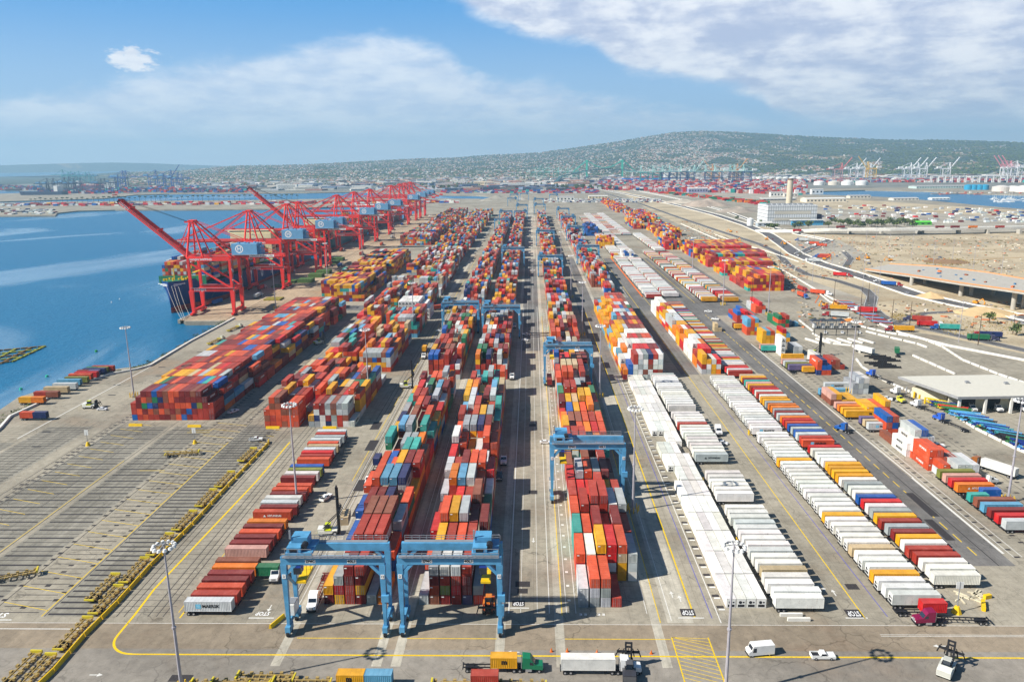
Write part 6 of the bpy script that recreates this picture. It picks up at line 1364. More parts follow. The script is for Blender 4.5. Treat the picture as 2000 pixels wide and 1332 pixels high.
# stored chassis: frames stacked in slanting rows
FRM = {n_: tmp_mesh(chassis_mb(12.2, P('frame_' + n_, c, .5), False, True), 'chassis_frame') for n_, c in (('blue', (30, 54, 130)), ('light_blue', (90, 160, 210)), ('green', (60, 120, 70)), ('yellow', (214, 190, 40)), ('black', (44, 44, 50)), ('red', (196, 60, 50)), ('teal', (60, 140, 150)))}
rr = random.Random(3); k_ = 0
for i in range(26):
    t = i / 25; px = 1812 + t * 190; py = 800 + t * 96; x, y = G(px, py); col = rr.choice(['blue', 'black', 'light_blue', 'green', 'black', 'blue', 'teal'] if i > 3 else ['yellow', 'green', 'blue'])
    for j in range(3):
        o = bpy.data.objects.new('stored_chassis', FRM[col if rr.random() < .7 else rr.choice(list(FRM))]); COL.objects.link(o); o.location = (x + 8 + (j % 2) * .8, y + 4.5, .1 + j * .85); o.rotation_euler = (R(rr.uniform(-3, 3)), R(rr.uniform(-4, 4)), R(-38 + rr.uniform(-3, 3)))
        tag(o, '%s chassis frame, %s in pile %s behind the white barrier' % (bpy.data.materials and o.data.materials[0].name.replace('frame_', '').replace('_', ' '), ['bottom', 'middle', 'top'][j], ordinal(i + 1)), 'chassis', 'chassis frames stored at the right edge')
for i in range(30):
    t = i / 29; px = 1640 + t * 82; py = 592 + t * 44; x, y = G(px, py); n_ = ['red', 'teal', 'light_blue', 'red', 'black'][i % 5]; o = bpy.data.objects.new('stored_chassis', FRM[n_]); COL.objects.link(o); o.location = (x + 3, y + 3, .1); o.rotation_euler = (0, 0, R(-20))
    tag(o, '%s chassis frame, %s in the slanting row above the toll lanes' % (n_.replace('_', ' '), ordinal(i + 1)), 'chassis', 'chassis frames parked above the gate')
for i in range(8):
    x, y = G(1690 + (i % 4) * 9, 697 + i * 3.2); b = MB().M(P('tyre_black', (46, 44, 46), .9)); [b.cyl((x + j * 1.15, y, .55 + .0 * j), (x + j * 1.15, y + .5, .55), .55, 8) for j in range(11)]; b.M(DARK).box(x - .4, x + 12, y - .2, y + .9, .02, .5); tag(b.build('tyre_row'), 'long dark row of stored tyres left of the shed, %s from the back' % ordn(i + 1), 'tyres', 'tyre rows left of the shed')
trailer(G(1688, 690), -1.1, ['white'], 'white trailer parked beside the tyre rows'); trailer(G(1752, 694), 1.2, [None, 'green'], 'dark green short container at the tyre rows')
# unfinished flyover with its columns
Nn = [(1690, 526, 2.5), (1780, 538, 9), (1876, 553, 12.5), (1978, 567, 16), (2110, 588, 20)]; Ff = [(1738, 516, 2.5), (1832, 521, 9), (1930, 533, 12.5), (2020, 549, 16), (2170, 570, 20)]
NP = [(*G(a, c, z), z) for a, c, z in Nn]; FP = [(*G(a, c, z), z) for a, c, z in Ff]
e = empty('flyover', (NP[0][0], NP[0][1], 0)); ox, oy = NP[0][:2]; sb = lambda p, dz: (p[0] - ox, p[1] - oy, p[2] + dz)
b = MB().M(CONC)
for i in range(4): b.hexa([sb(NP[i], -1.8), sb(NP[i + 1], -1.8), sb(FP[i + 1], -1.8), sb(FP[i], -1.8), sb(NP[i], 0), sb(NP[i + 1], 0), sb(FP[i + 1], 0), sb(FP[i], 0)])
b.build('deck', e); b = MB().M(P('rebar_orange', (216, 150, 96), .8))
for i in range(4): b.beam(sb(NP[i], .4), sb(NP[i + 1], .4), .6, .9); b.beam(sb(FP[i], .4), sb(FP[i + 1], .4), .6, .9)
b.build('parapet', e)
for px, py, i in ((1780, 557, 1), (1806, 554.5, 1), (1876, 578, 2), (1896.5, 576.5, 2), (1939, 577, 3), (1978, 605, 3), (1999, 602, 3)):
    x, y = G(px, py); b = MB().M(CONC); b.cyl((x - ox, y - oy, 0), (x - ox, y - oy, NP[i][2] - 1.8), 1.7, 12); b.build('column', e)
tag(e, 'unfinished concrete flyover on round columns with orange edges', 'flyover')
rr = random.Random(12)
for i in range(16):
    t = rr.uniform(.3, 3.4); j = int(t); f = t - j; p = Vector(NP[j]).lerp(Vector(NP[j + 1]), f).lerp(Vector(FP[j]).lerp(Vector(FP[j + 1]), f), rr.uniform(.2, .8)); b = MB().M(P(*rr.choice([('orange_load', (214, 110, 50)), ('rust_load', (150, 84, 50)), ('blue_load', (60, 110, 150))]), .7)); b.obox(p.x, p.y, p.z, rr.uniform(1, 4), 1.5, rr.uniform(.5, 1.6), rr.random() * 3); tag(b.build('material_bundle'), 'bundle of building material lying on the flyover deck', 'bundle', 'bundles on the flyover deck')
# far viaduct
VP_ = [(1480, 452, 1), (1560, 452, 4), (1620, 449, 7.5), (1740, 448.5, 8.5), (1860, 447, 8.5), (2010, 443.5, 8.5), (2200, 438, 8.5)]; VQ = [(*G(a, c, z), z) for a, c, z in VP_]; ox, oy = VQ[2][:2]
e = empty('viaduct', (ox, oy, 0)); b = MB().M(CONCW)
for p, q in zip(VQ, VQ[1:]):
    for dy, z0, z1 in ((0, -2.2, 0), (0, 0, 1.1), (15, 0, 1.1)):
        w_ = 15.5 if z1 == 0 else .5; b.hexa([(p[0] - ox, p[1] - oy + dy, p[2] + z0), (q[0] - ox, q[1] - oy + dy, q[2] + z0), (q[0] - ox, q[1] - oy + dy + w_, q[2] + z0), (p[0] - ox, p[1] - oy + dy + w_, p[2] + z0), (p[0] - ox, p[1] - oy + dy, p[2] + z1), (q[0] - ox, q[1] - oy + dy, q[2] + z1), (q[0] - ox, q[1] - oy + dy + w_, q[2] + z1), (p[0] - ox, p[1] - oy + dy + w_, p[2] + z1)])
b.build('deck', e)
for px in (1665, 1728, 1800, 1808, 1880, 1937, 2000, 2060):
    x, y = G(px, 458); b = MB().M(CONC); b.box(x - ox - 1.6, x - ox + 1.6, y - oy + 8, y - oy + 16, 0, 6.2); b.build('column', e)
tag(e, 'long low viaduct on square piers crossing the sandy ground', 'viaduct')
for i, (px, c) in enumerate(((1645, 'maroon'), (1840, 'maroon'), (1870, 'maroon'), (1905, 'orange'), (1958, 'rust red'), (1560, 'bright red'), (1608, 'yellow'))):
    x, y = G(px, 448, 8); trailer((x, y + 7), 0, [c], '%s container crossing the viaduct, %s from the list of trucks there' % (c, ordn(i + 1)) if False else '%s container riding over the long viaduct%s' % (c, ['', ', left of the green roof', ', right of the green roof', '', ' at its right end', ' near the power station', ' on its approach'][i]), z=8.6 if px > 1615 else 3.5)
# trucks and cars on the freeway and service road
frr = [(1590, 512, 'pale grey', 2.6), (1640, 540, 'bright red', -.6), (1735, 558, 'blue', -.6), (1612, 503, 'orange red', 2.5), (1608, 505, 'rust red', 2.5), (1590, 478, 'orange red', 2.7), (1605, 482, 'orange red', 2.7), (1570, 471, 'pale grey', 2.7), (1597, 575, 'orange red', -.7), (1565, 568, 'rust red', -1.5), (1565, 580, 'orange red', -1.5), (1695, 610, 'bright red', 2.7), (1637, 606, 'yellow', 2.9), (1765, 648, 'yellow', 3.0), (1810, 638, 'bright red', -.25), (1855, 645, 'teal', 2.9), (1800, 628, 'rust red', 2.8), (1910, 665, 'green', -.2), (1935, 660, 'navy', 2.9), (1640, 620, 'pale grey', 2.7)]
def rpl(px, py): return 'on the freeway' if py > 500 and py < 560 and px > 1585 else 'on the upper ramp' if py < 500 else 'near the truck gate' if px < 1720 else 'on the service road'
for i, (px, py, c, a) in enumerate(frr):
    x, y = G(px, py); tt = trailer((x, y), a, [c], '%s container hauled on the %s, %s of the list' % (c, 'x', 'x') if False else '%s container on a truck %s, %s of its colour' % (c, rpl(px, py), ordn(sum(1 for q in frr[:i + 1] if q[2] == c))), group='trucks on the roads right of the yard'); tractor((x + math.cos(a) * 8.9, y + math.sin(a) * 8.9), a, rr.choice([(232, 232, 230), (40, 90, 160), (150, 40, 40), (60, 60, 90)]), 'tractor pulling a %s container, %s, %s such one' % (c, rpl(px, py), ordn(sum(1 for q in frr[:i + 1] if q[2] == c))), group='tractors on the roads right of the yard')
def along(pts, n_, fn, seed):
    P_ = [Vector(p) for p in GP(pts)]; r_ = random.Random(seed); Ls = [(c - a).length for a, c in zip(P_, P_[1:])]; tot = sum(Ls)
    for i in range(n_):
        d = tot * (i + r_.random() * .7) / n_; j = 0
        while j < len(Ls) - 1 and d > Ls[j]: d -= Ls[j]; j += 1
        p = P_[j].lerp(P_[j + 1], d / Ls[j]); t = (P_[j + 1] - P_[j]).normalized(); s = r_.choice([-1, 1]); q = p + Vector((-t.y, t.x)) * 4.2 * s; fn(i, (q.x, q.y), math.atan2(t.y, t.x) + (0 if s < 0 else PI), r_)
along(C1, 34, lambda i, p, a, r_: sedan(p, a, 'small car on the curving freeway, %s from its far end' % ordinal(i + 1), z=.1, rgb=r_.choice([(225, 225, 222), (60, 64, 70), (150, 150, 154), (120, 40, 40)]), group='cars on the freeway'), 5)
# poles
for i, (px, py, h_) in enumerate(((1586, 555, 26), (1685, 560, 28), (1715, 575, 28), (1625, 520, 26), (1555, 500, 24), (1780, 505, 28), (1822, 520, 28), (1900, 530, 28), (1663, 505, 24), (1690, 490, 26), (1735, 500, 26), (1610, 492, 24), (1590, 470, 22), (1710, 480, 22), (1955, 540, 28), (1860, 507, 24))): thin_pole(*G(px, py), h_, 'slim grey lamp mast on the sand right of the yard, %s of the group' % ordn(i + 1), grp='grey lamp masts on the sand', cross=3 if i % 3 == 0 else 0)
for i, (px, py, h_) in enumerate(((1522, 535, 26), (1627, 605, 22), (1679, 625, 24), (1742, 623, 14), (1776, 640, 18), (1910, 674, 19), (1978, 652, 13), (1695, 590, 16))): thin_pole(*G(px, py), h_, 'brown wooden pole by the service road, %s from the left' % ordn(i + 1), True, grp='wooden poles along the service road')
thin_pole(*G(1872, 668), 27, 'tall pale mast with cross arms beside the service road', cross=4); thin_pole(*G(1704, 628), 24, 'tall pale mast above the toll lanes', cross=3)
# power station, chimney, silo
def grid_mat(name, rgb, gx_=4, gz=6):
    m, k, b_ = mat_new(name); geo = k.new('ShaderNodeNewGeometry').outputs['Position']; sp = k.new('ShaderNodeSeparateXYZ'); k.l.new(geo, sp.inputs[0])
    f = lambda o, s: k.mapr(k.m('ABSOLUTE', k.m('SUBTRACT', k.m('FRACT', k.m('DIVIDE', o, s)), .5)), .40, .46)
    k.l.new(k.mix(k.m('MULTIPLY', k.m('MAXIMUM', f(sp.outputs[0], gx_), f(sp.outputs[2], gz)), .9), lin(rgb), lin((96, 104, 112))), b_.inputs['Base Color']); b_.inputs['Roughness'].default_value = .7; return m
e = empty('power_station', (448, 1345, 0)); b = MB().M(grid_mat('pale_panels', (212, 214, 214))); b.box(-42, 42, 0, 60, 0, 33); b.build('main_hall', e); b = MB().M(P('recess_beige', (196, 190, 176), .8)); b.box(-30, 32, -.3, 0, 18, 23.5); b.box(-30, 32, -.3, 0, 7, 12); b.build('recessed_band', e)
b = MB().M(P('annex_blue', (70, 150, 190), .5)); b.box(-4, 48, -16, -8, 0, 8.5); b.M(WHITE); b.box(-6, 50, -18, -6, 8.5, 9.4); b.build('annex', e); b = MB().M(P('dark_bay', (64, 48, 74), .8)); b.box(42.1, 52, 4, 22, 0, 17); b.build('side_bay', e); b = MB().M(STEEL); [b.box(-40 + i * 9, -35 + i * 9, 8, 18, 33, 35.5) for i in range(9)]; b.build('roof_plant', e); tag(e, 'large grey panelled power station with a blue annex', 'power station')
x, y = 492, 1500; b = MB().M(P('chimney_beige', (204, 192, 168), .8)); b.cyl((0, 0, 0), (0, 0, 72), 6.4, 18, 5.2); e = empty('chimney', (x, y, 0)); b.build('shaft', e); b = MB().M(P('chimney_top', (120, 96, 80), .8)); b.cyl((0, 0, 71.2), (0, 0, 74), 5.5, 18); b.build('rim', e); tag(e, 'tall beige chimney behind the power station', 'chimney')
x, y = G(1465, 441); b = MB().M(WHITE); b.cyl((x, y, 0), (x, y, 11), 5.5, 18); b.cyl((x, y, 11), (x, y, 13.5), 5.5, 18, 1); tag(b.build('silo'), 'white domed silo beside the freeway', 'silo')
for q, (px0, px1, py, h_, rgb, lab) in enumerate(((1480, 1510, 443, 6, (170, 180, 186), 'low grey shed left of the power station'), (1655, 1695, 438, 5, (176, 170, 160), 'flat grey tank like building beside the trees'), (1785, 1822, 440, 4.5, (90, 196, 60), 'bright green roofed shed beyond the viaduct'), (1087, 1122, 393, 11, (228, 226, 214), 'white warehouse at the far end of the yard'), (1150, 1188, 388, 6, (218, 198, 160), 'long cream office at the far end of the yard'),
        (1280, 1305, 376, 13, (206, 176, 180), 'pinkish office building before the far terminal'), (1345, 1385, 377, 14, (150, 146, 176), 'dark windowed office before the far terminal'), (1505, 1532, 385, 13, (226, 224, 216), 'white gabled warehouse by the chimney'), (1532, 1560, 385, 9, (214, 206, 194), 'cream warehouse behind the chimney'), (1585, 1610, 380, 15, (230, 230, 226), 'white block by the channel'), (1575, 1660, 396, 9, (224, 214, 194), 'long cream factory right of the chimney'), (1660, 1705, 388, 7, (216, 208, 190), 'low factory by the channel'), (1490, 1560, 392, 4, (128, 124, 122), 'long dark roofed shed behind the power station'), (1745, 1800, 392, 5, (222, 216, 200), 'open quay shed by the channel'), (1820, 1860, 391, 4, (234, 232, 226), 'white open canopy on the channel quay'), (1790, 1930, 369, 8, (186, 206, 200), 'pale green long warehouse across the channel'))):
    a, c = G(px0, py), G(px1, py); w_ = c[0] - a[0]; e = empty('warehouse' if h_ < 12 else 'block_building', (a[0], a[1], 0)); pm = P('wall_%d_%d' % (rgb[0], rgb[2]), rgb, .8, var=.06, scale=.05); d_ = max(14, min(60, w_ * .45)); b = MB().M(pm); b.box(0, w_, 0, d_, 0, h_); b.build('wall', e)
    b = MB().M(P('roof_%d' % (q % 4), [(206, 204, 196), (188, 184, 178), (222, 220, 212), (170, 168, 166)][q % 4], .8)) if 'green roofed' not in lab else MB().M(pm); b.add([(-.6, -.6, h_), (w_ + .6, -.6, h_), (w_ + .6, d_ + .6, h_), (-.6, d_ + .6, h_), (0, d_ / 2, h_ + 2.2), (w_, d_ / 2, h_ + 2.2)], [(0, 1, 5, 4), (2, 3, 4, 5), (1, 2, 5), (3, 0, 4)]); b.build('roof', e)
    b = MB().M(GLASS); n_ = max(3, int(w_ / 9)); [b.box(w_ * (i + .25) / n_, w_ * (i + .7) / n_, -.15, -.02, h_ * .35, h_ * .7) for i in range(n_)]; b.build('windows', e); tag(e, lab, 'building')
# trees near the power station
TRUNK = P('bark', (92, 72, 54), .9)
def tree(x, y, h_, r_, label, rnd, z=0, group=None, dens=150):
    e = empty('tree', (x, y, z)); b = MB().M(TRUNK); b.cyl((0, 0, -.2), (0, 0, h_ * .5), .35, 7, .18)
    for i in range(4): a = rnd.random() * 6.3; b.cyl((0, 0, h_ * .35), (math.cos(a) * r_ * .5, math.sin(a) * r_ * .5, h_ * .7), .16, 5, .06)
    b.build('trunk', e); b = MB().M(LEAFM)
    for i in range(7): a = rnd.random() * 6.3; q = rnd.random() * r_ * .62; leaves(b, math.cos(a) * q, math.sin(a) * q, h_ * rnd.uniform(.5, .85), r_ * .5, r_ * .5, h_ * .2, dens // 7, r_ * .16, rnd)
    b.build('crown', e); tag(e, label, 'tree', group); return e
tr = random.Random(8)
for i in range(30):
    px = [1505, 1513, 1552, 1560, 1578][i] if i < 5 else 1618 + (i - 5) * 7 + tr.uniform(-3, 3); py = 449 if i < 5 else 447 - tr.random() * 9; tree(*G(px, py), tr.uniform(9, 15), tr.uniform(6, 10), 'bushy tree %s, %s from the left' % (('before the power station', ordinal(i + 1)) if i < 5 else ('in the belt beyond the viaduct', ordinal(i - 4))), tr, group='trees beyond the viaduct')
for i, (px, py) in enumerate(((1440, 430), (1487, 437), (1985, 655), (1932, 632))): tree(*G(px, py), 8, 5, ['dark bushy tree beside the silo', 'small tree right of the silo', 'olive bush tree at the right edge', 'low bush tree inside the loop road'][i], tr)
b = MB().M(P('dry_weeds', (150, 130, 74), .9)) 
for _ in range(900): x, y = G(tr.uniform(1840, 2010), tr.uniform(625, 655)) if _ % 2 else G(tr.uniform(1740, 1800), tr.uniform(612, 626)); leaves(b, x, y, .15, .7, .7, .4, 3, .4, tr)
for _ in range(300): x, y = G(tr.gauss(1850, 25), tr.gauss(512, 3)); leaves(b, x, y, .2, 1.6, 1.6, .5, 3, .9, tr)
tag(b.build('dry_weeds'), 'dry weeds and scrub scattered over the sandy ground', 'weeds', kind='stuff')
# rubble, debris and wheel ruts on the building land
b = MB().M(FLATA)
for _ in range(2600):
    px, py = tr.choice([(tr.uniform(1330, 1560), None), (tr.uniform(1560, 2010), None)]); py = 440 + (px - 1330) * .42 + tr.uniform(-14, 40) if px < 1560 else tr.choice([tr.uniform(505, 545), tr.uniform(478, 500), tr.uniform(590, 640), tr.uniform(462, 480)])
    x, y = G(px, py); b.C(shade(lin(tr.choice([(170, 150, 120), (120, 106, 92), (214, 206, 190), (96, 92, 60), (200, 120, 70), (140, 140, 140)])), tr)); s = tr.uniform(.5, 1.7); b.obox(x, y, 0, s * tr.choice([1, 1, 3]), s, s * .5, tr.random() * 3)
tag(b.build('rubble'), 'rubble and debris scattered over the sandy building land', 'rubble', kind='stuff')
b = MB().M(P('wheel_rut', (168, 142, 104), .95, var=.2, scale=.1))
for i in range(26):
    px, py = tr.uniform(1600, 2000), tr.choice([tr.uniform(465, 500), tr.uniform(500, 512), tr.uniform(590, 612)]); p = Vector(G(px, py)); a = tr.uniform(-.5, .5); pts = []
    for j in range(9): pts.append((p.x, p.y)); p = p + Vector((math.cos(a), math.sin(a))) * 13; a += tr.uniform(-.14, .14)
    b.strip(pts, tr.uniform(.8, 3), .045 + i * .001)
tag(b.build('dirt_tracks'), kind='structure')
rr = random.Random(31)
for i in range(34):
    px = rr.uniform(1420, 1990); py = (450 + (px - 1400) * .2 + rr.uniform(-5, 25)) if px < 1600 else rr.choice([rr.uniform(500, 520), rr.uniform(590, 600), rr.uniform(545, 556)]); x, y = G(px, py)
    if i % 3: pickup((x, y), rr.random() * 6, 'work pickup parked on the building land, %s of them from the far left' % ordinal(i + 1), rgb=rr.choice([(230, 230, 228), (90, 100, 120), (200, 120, 60)]), group='work pickups on the building land')
    else:
        e = empty('excavator', (x, y, 0), rr.random() * 6); q = MB().M(BLK); q.box(-2, 2, -1.6, -.9, 0, .9); q.box(-2, 2, .9, 1.6, 0, .9); q.build('track', e); q = MB().M(P('digger_orange', (224, 150, 40), .5)); q.box(-2.2, 1.4, -1.4, 1.4, 1, 2.6); q.build('body', e); q = MB().M(P('digger_orange', (224, 150, 40), .5)); q.beam((1, 0, 2), (4.5, 0, 5), .5); q.beam((4.5, 0, 5), (6.6, 0, 2.2), .45); q.beam((6.6, 0, 2.2), (6.0, 0, .8), 1.2, .7); q.build('digging_arm', e); q = MB().M(GLASS); q.box(0, 1.3, -1.3, -.2, 2.6, 3.4); q.build('cab', e)
        tag(e, 'orange excavator on the building land, %s of them from the far left' % ordinal(i + 1), 'excavator', 'excavators on the building land')
# earth mounds
for i, (px, py, rx, h_, c) in enumerate(((1380, 402, 62, 17, (168, 152, 136)), (1440, 414, 46, 12, (158, 146, 132)), (1335, 396, 55, 9, (190, 178, 160)), (975, 392, 62, 15, (150, 144, 130)), (1010, 390, 40, 10, (168, 160, 146)), (1850, 512, 26, 3, (140, 112, 84)), (1820, 580, 14, 4, (206, 176, 130)), (1925, 612, 22, 5, (206, 178, 132)))):
    x, y = G(px, py); b = MB().M(P('earth_%d' % i, c, .95, var=.25, scale=.05)); vs, fs = [], []; n_, m_ = 28, 8
    for j in range(m_ + 1):
        for k_ in range(n_):
            a = 2 * PI * k_ / n_; q = j / m_; rr_ = rx * q * (1 + .18 * mn.noise(Vector((math.cos(a) * 2, math.sin(a) * 2, i)))); zz = h_ * max(0, (1 - q) ** .8) * (1 + .35 * mn.noise(Vector((math.cos(a) * 3 * q, math.sin(a) * 3 * q, i * 3)))) - .3 * q
            vs.append((x + math.cos(a) * rr_, y + math.sin(a) * rr_ * .8, zz))
    for j in range(m_):
        for k_ in range(n_): p = j * n_ + k_; q = j * n_ + (k_ + 1) % n_; fs.append((p, p + n_, q + n_, q))
    b.add(vs, fs); tag(b.build('earth_mound', smooth=True), ['large ribbed grey earth mound beside the freeway', 'rounded grey earth mound left of the power station', 'low pale earth mound', 'dark gravel heap at the far end of the yard', 'second gravel heap at the far end', 'brown scrub mound on the sand', 'small sand heap under the flyover', 'sand heap right of the flyover column'][i], 'mound')
# ------------------------------------------------------------------ the far shore: terminals, cranes, bridge, tanks, city and hillside
fr = random.Random(77)
def polar(px, py, z=0): return G(px, py, z)
def scatter_boxes(name, label, n_, px0, px1, yf, names, tall=(1, 4), size=(12, 2.6), ang=0., cat='containers', rows=True):
    b = MB().M(FLATA)
    for _ in range(n_):
        px = fr.uniform(px0, px1); lo, hi = yf(px); py = fr.uniform(lo, hi); x, y = G(px, py)
        if rows: x = round(x / 14) * 14; y = round(y / 26) * 26 + fr.choice([0, 2.6, 5.2, 7.8, 10.4])
        h = fr.randint(*tall) * 2.7; c = shade(CC[fr.choice(names)], fr); b.C(c); b.obox(x, y, 0, size[0], size[1] * fr.choice([1, 2, 3]), h, ang)
    return tag(b.build(name), label, cat, kind='stuff')
PFAR = pal('bright red:11,rust red:7,pink beige:8,pale grey:6,white:6,navy:4,blue:2,teal:2,violet grey:5,orange red:3')
scatter_boxes('terminal_containers', 'mostly red containers of the far terminal beyond the freeway', 2600, 1160, 1570, lambda p: (355 + max(0, 1190 - p) * .2, 371 + (p - 1160) * .025), PFAR, (2, 5))
scatter_boxes('terminal_containers', 'red containers on the terminal right of the far channel', 1100, 1560, 2010, lambda p: (351 if p < 1800 else 352, 357), PFAR, (2, 4))
scatter_boxes('terminal_containers', 'blue and red containers on the island terminal at the left', 1500, -20, 480, lambda p: ((365, 372) if p < 75 else (371, 379) if p < 230 else (366, 377)), pal('navy:10,blue:5,bright red:3,maroon:5,teal:3,violet grey:4,pale grey:2,rust red:3'), (1, 4))
scatter_boxes('terminal_containers', 'rail containers parked on the long spit across the basin', 420, -10, 900, lambda p: (399.5 - p * .006, 404 - p * .008), pal('bright red:5,maroon:5,rust red:4,blue:2,pale grey:5,white:3,yellow:1,violet grey:2'), (1, 2), size=(13, 3))
scatter_boxes('terminal_containers', 'small lots of white and dark trailers on the near spit', 60, -10, 108, lambda p: (409, 419), pal('white:6,pale grey:5,navy:2,maroon:3,grey:3'), (1, 1), size=(10, 5))
scatter_boxes('terminal_containers', 'pink red containers beyond the end of the yard', 700, 860, 1170, lambda p: (364, 378), pal('bright red:6,rust red:4,navy:4,blue:3,pale grey:3,violet grey:4,teal:1'), (1, 2))
scatter_boxes('terminal_containers', 'red and green containers on the rail yard left of the power station', 240, 1270, 1495, lambda p: (372 + (p - 1270) * .105, 376 + (p - 1270) * .112), pal('bright red:8,orange red:4,green:5,orange:3,teal:2'), (1, 2))
scatter_boxes('parked_vehicles', 'trucks and cars parked over the lots behind the viaduct', 230, 1600, 2010, lambda p: (402 + max(0, p - 1750) * .04, 436), pal('white:9,pale grey:6,navy:3,grey:5,maroon:2,bright red:1,blue:1'), (1, 1), size=(7, 2.2), cat='vehicles', rows=False)
scatter_boxes('parked_vehicles', 'cars and trailers standing at the far end of the yard', 420, 1060, 1290, lambda p: (389, 396), pal('white:6,pale grey:5,navy:4,grey:4,maroon:2'), (1, 1), size=(6, 2.2), cat='vehicles', rows=False)
def far_crane(px, py, h, rgb, label, raised=False, rot=0., group=None, dark=None):
    """ship-to-shore crane in the distance: four legs, portal, girder, boom, apex frame, stays and house"""
    x, y = G(px, py); e = empty('distant_quay_crane', (x, y, 0), rot); m_ = P('far_crane_%d_%d_%d' % rgb, rgb, .5); d_ = P('far_crane_%d_%d_%d' % dark, dark, .5) if dark else m_; s = h / 71.; b = MB().M(d_)
    for sx in (-16, 16):
        for sy in (-10, 10): b.beam((sx * s, sy * s, 0), (sx * s, sy * s, 44 * s), 2.4 * s)
        b.beam((sx * s, -10 * s, 42 * s), (sx * s, 10 * s, 42 * s), 2 * s)
    for sy in (-10, 10): b.beam((-16 * s, sy * s, 19 * s), (16 * s, sy * s, 19 * s), 2.4 * s); b.beam((-16 * s, sy * s, 43 * s), (16 * s, sy * s, 43 * s), 2.4 * s); b.beam((-16 * s, sy * s, 42 * s), (16 * s, sy * s, 20 * s), 1.3 * s)
    b.build('portal', e); b = MB().M(m_); b.beam((-17 * s, 0, 45 * s), (48 * s, 0, 45 * s), 5 * s, 3 * s)
    for sy in (-8, 8): b.beam((-17 * s, sy * s, 44 * s), (-16 * s, 0, 71 * s), 1.6 * s); b.beam((-8 * s, sy * s, 44 * s), (-16 * s, 0, 71 * s), 1.3 * s)
    b.beam((-16 * s, 0, 71 * s), (44 * s, 0, 46 * s), 1.3 * s); b.build('girder', e)
    b = MB().M(m_); c_, s_ = (math.cos(R(52)), math.sin(R(52))) if raised else (1, 0)
    tip = (-18 * s - 60 * s * c_, 0, 45 * s + 60 * s * s_); b.beam((-18 * s, 0, 45 * s), tip, 4 * s, 2.4 * s)
    if not raised: b.beam((-16 * s, 0, 71 * s), (-18 * s - 40 * s, 0, 46 * s), 1.2 * s)
    b.build('boom', e); b = MB().M(WHITE if rgb[0] > 90 else HOUSEB); b.box(20 * s, 38 * s, -5 * s, 5 * s, 46.5 * s, 54 * s); b.build('machinery_house', e); tag(e, label, 'quay crane', group or 'distant quay cranes'); return e
TEAL = (70, 160, 150); MINT = (176, 216, 206); NAVY = (44, 66, 120); WHT = (232, 232, 232)
i_ = 0
for px, py, h in ((62 + 27, 378, 64), (101, 378, 64), (123, 377, 66), (132, 376, 68), (141, 377, 62), (154, 376, 62), (194, 375, 60), (201, 375, 60), (222, 373, 62)): i_ += 1; far_crane(px, py, h, (60, 70, 96), 'dark quay crane on the island at the left, %s from the left' % ordn(i_), rot=R(180 + fr.uniform(-8, 8)))
for i, (px, py, h) in enumerate(((131, 359, 92), (140, 358, 74), (146, 358, 80), (153, 358, 74), (161, 358, 80), (174, 358, 74), (181, 358, 74))): far_crane(px, py, h, (56, 150, 160), 'teal quay crane on the outer island, %s from the left' % ordn(i + 1))
for i, (px, py, h, rs) in enumerate(((236, 368, 88, 0), (242, 368, 88, 0), (300, 365, 88, 0), (316, 365, 70, 0), (330, 365, 88, 1), (344, 365, 74, 0), (352, 365, 66, 0))): far_crane(px, py, h, (44, 84, 160), 'dark blue quay crane left of the hillside town, %s from the left' % ordn(i + 1), bool(rs), rot=R(180))
for i, (px, rs) in enumerate(((1042, 1), (1056, 1), (1068, 0), (1086, 1), (1104, 1), (1124, 0))): far_crane(px, 351, 70, (120, 190, 176), 'mint quay crane left of the green bridge, %s from the left' % ordn(i + 1), bool(rs), rot=R(180), dark=(60, 150, 130))
for i, (px, rs) in enumerate(((1258, 0), (1282, 0), (1300, 0), (1314, 0), (1336, 0), (1348, 1))): far_crane(px, 357, 84, MINT, 'mint quay crane over the red terminal, %s from the left' % ordn(i + 1), bool(rs), rot=R(180) if rs else 0, dark=NAVY if i > 1 else TEAL)
for i, (px, rs) in enumerate(((1384, 0), (1402, 0), (1432, 0), (1440, 0), (1458, 0))): far_crane(px, 357, 84, MINT, 'pale crane with dark legs near the tanks, %s from the left' % ordn(i + 1), bool(rs), dark=NAVY)
for i, (px, rs) in enumerate(((1665, 1), (1680, 0), (1692, 1), (1770, 1), (1784, 1), (1800, 1), (1845, 1))): far_crane(px, 350, 80, WHT, 'white quay crane across the channel, %s from the left' % ordn(i + 1), bool(rs), rot=R(180))
for i, px in enumerate((1962, 1970, 1978, 1990)): far_crane(px, 348, 84, WHT if i == 3 else (236, 150, 160), 'white and pink quay crane at the right edge, %s from the left' % ordn(i + 1), i < 3, dark=WHT)
far_crane(1635, 352, 84, (214, 110, 110), 'coral red crane tower before the hillside', True, rot=R(180), dark=(200, 160, 160)); far_crane(1397, 354, 84, (226, 150, 60), 'orange lattice crane boom over the terminal, left one', True, dark=(226, 150, 60)); far_crane(1432, 354, 84, (226, 150, 60), 'orange lattice crane boom over the terminal, right one', True, rot=R(180), dark=(226, 150, 60)); far_crane(1700, 352, 88, (226, 180, 60), 'yellow crane among the white ones', True, dark=(226, 180, 60))
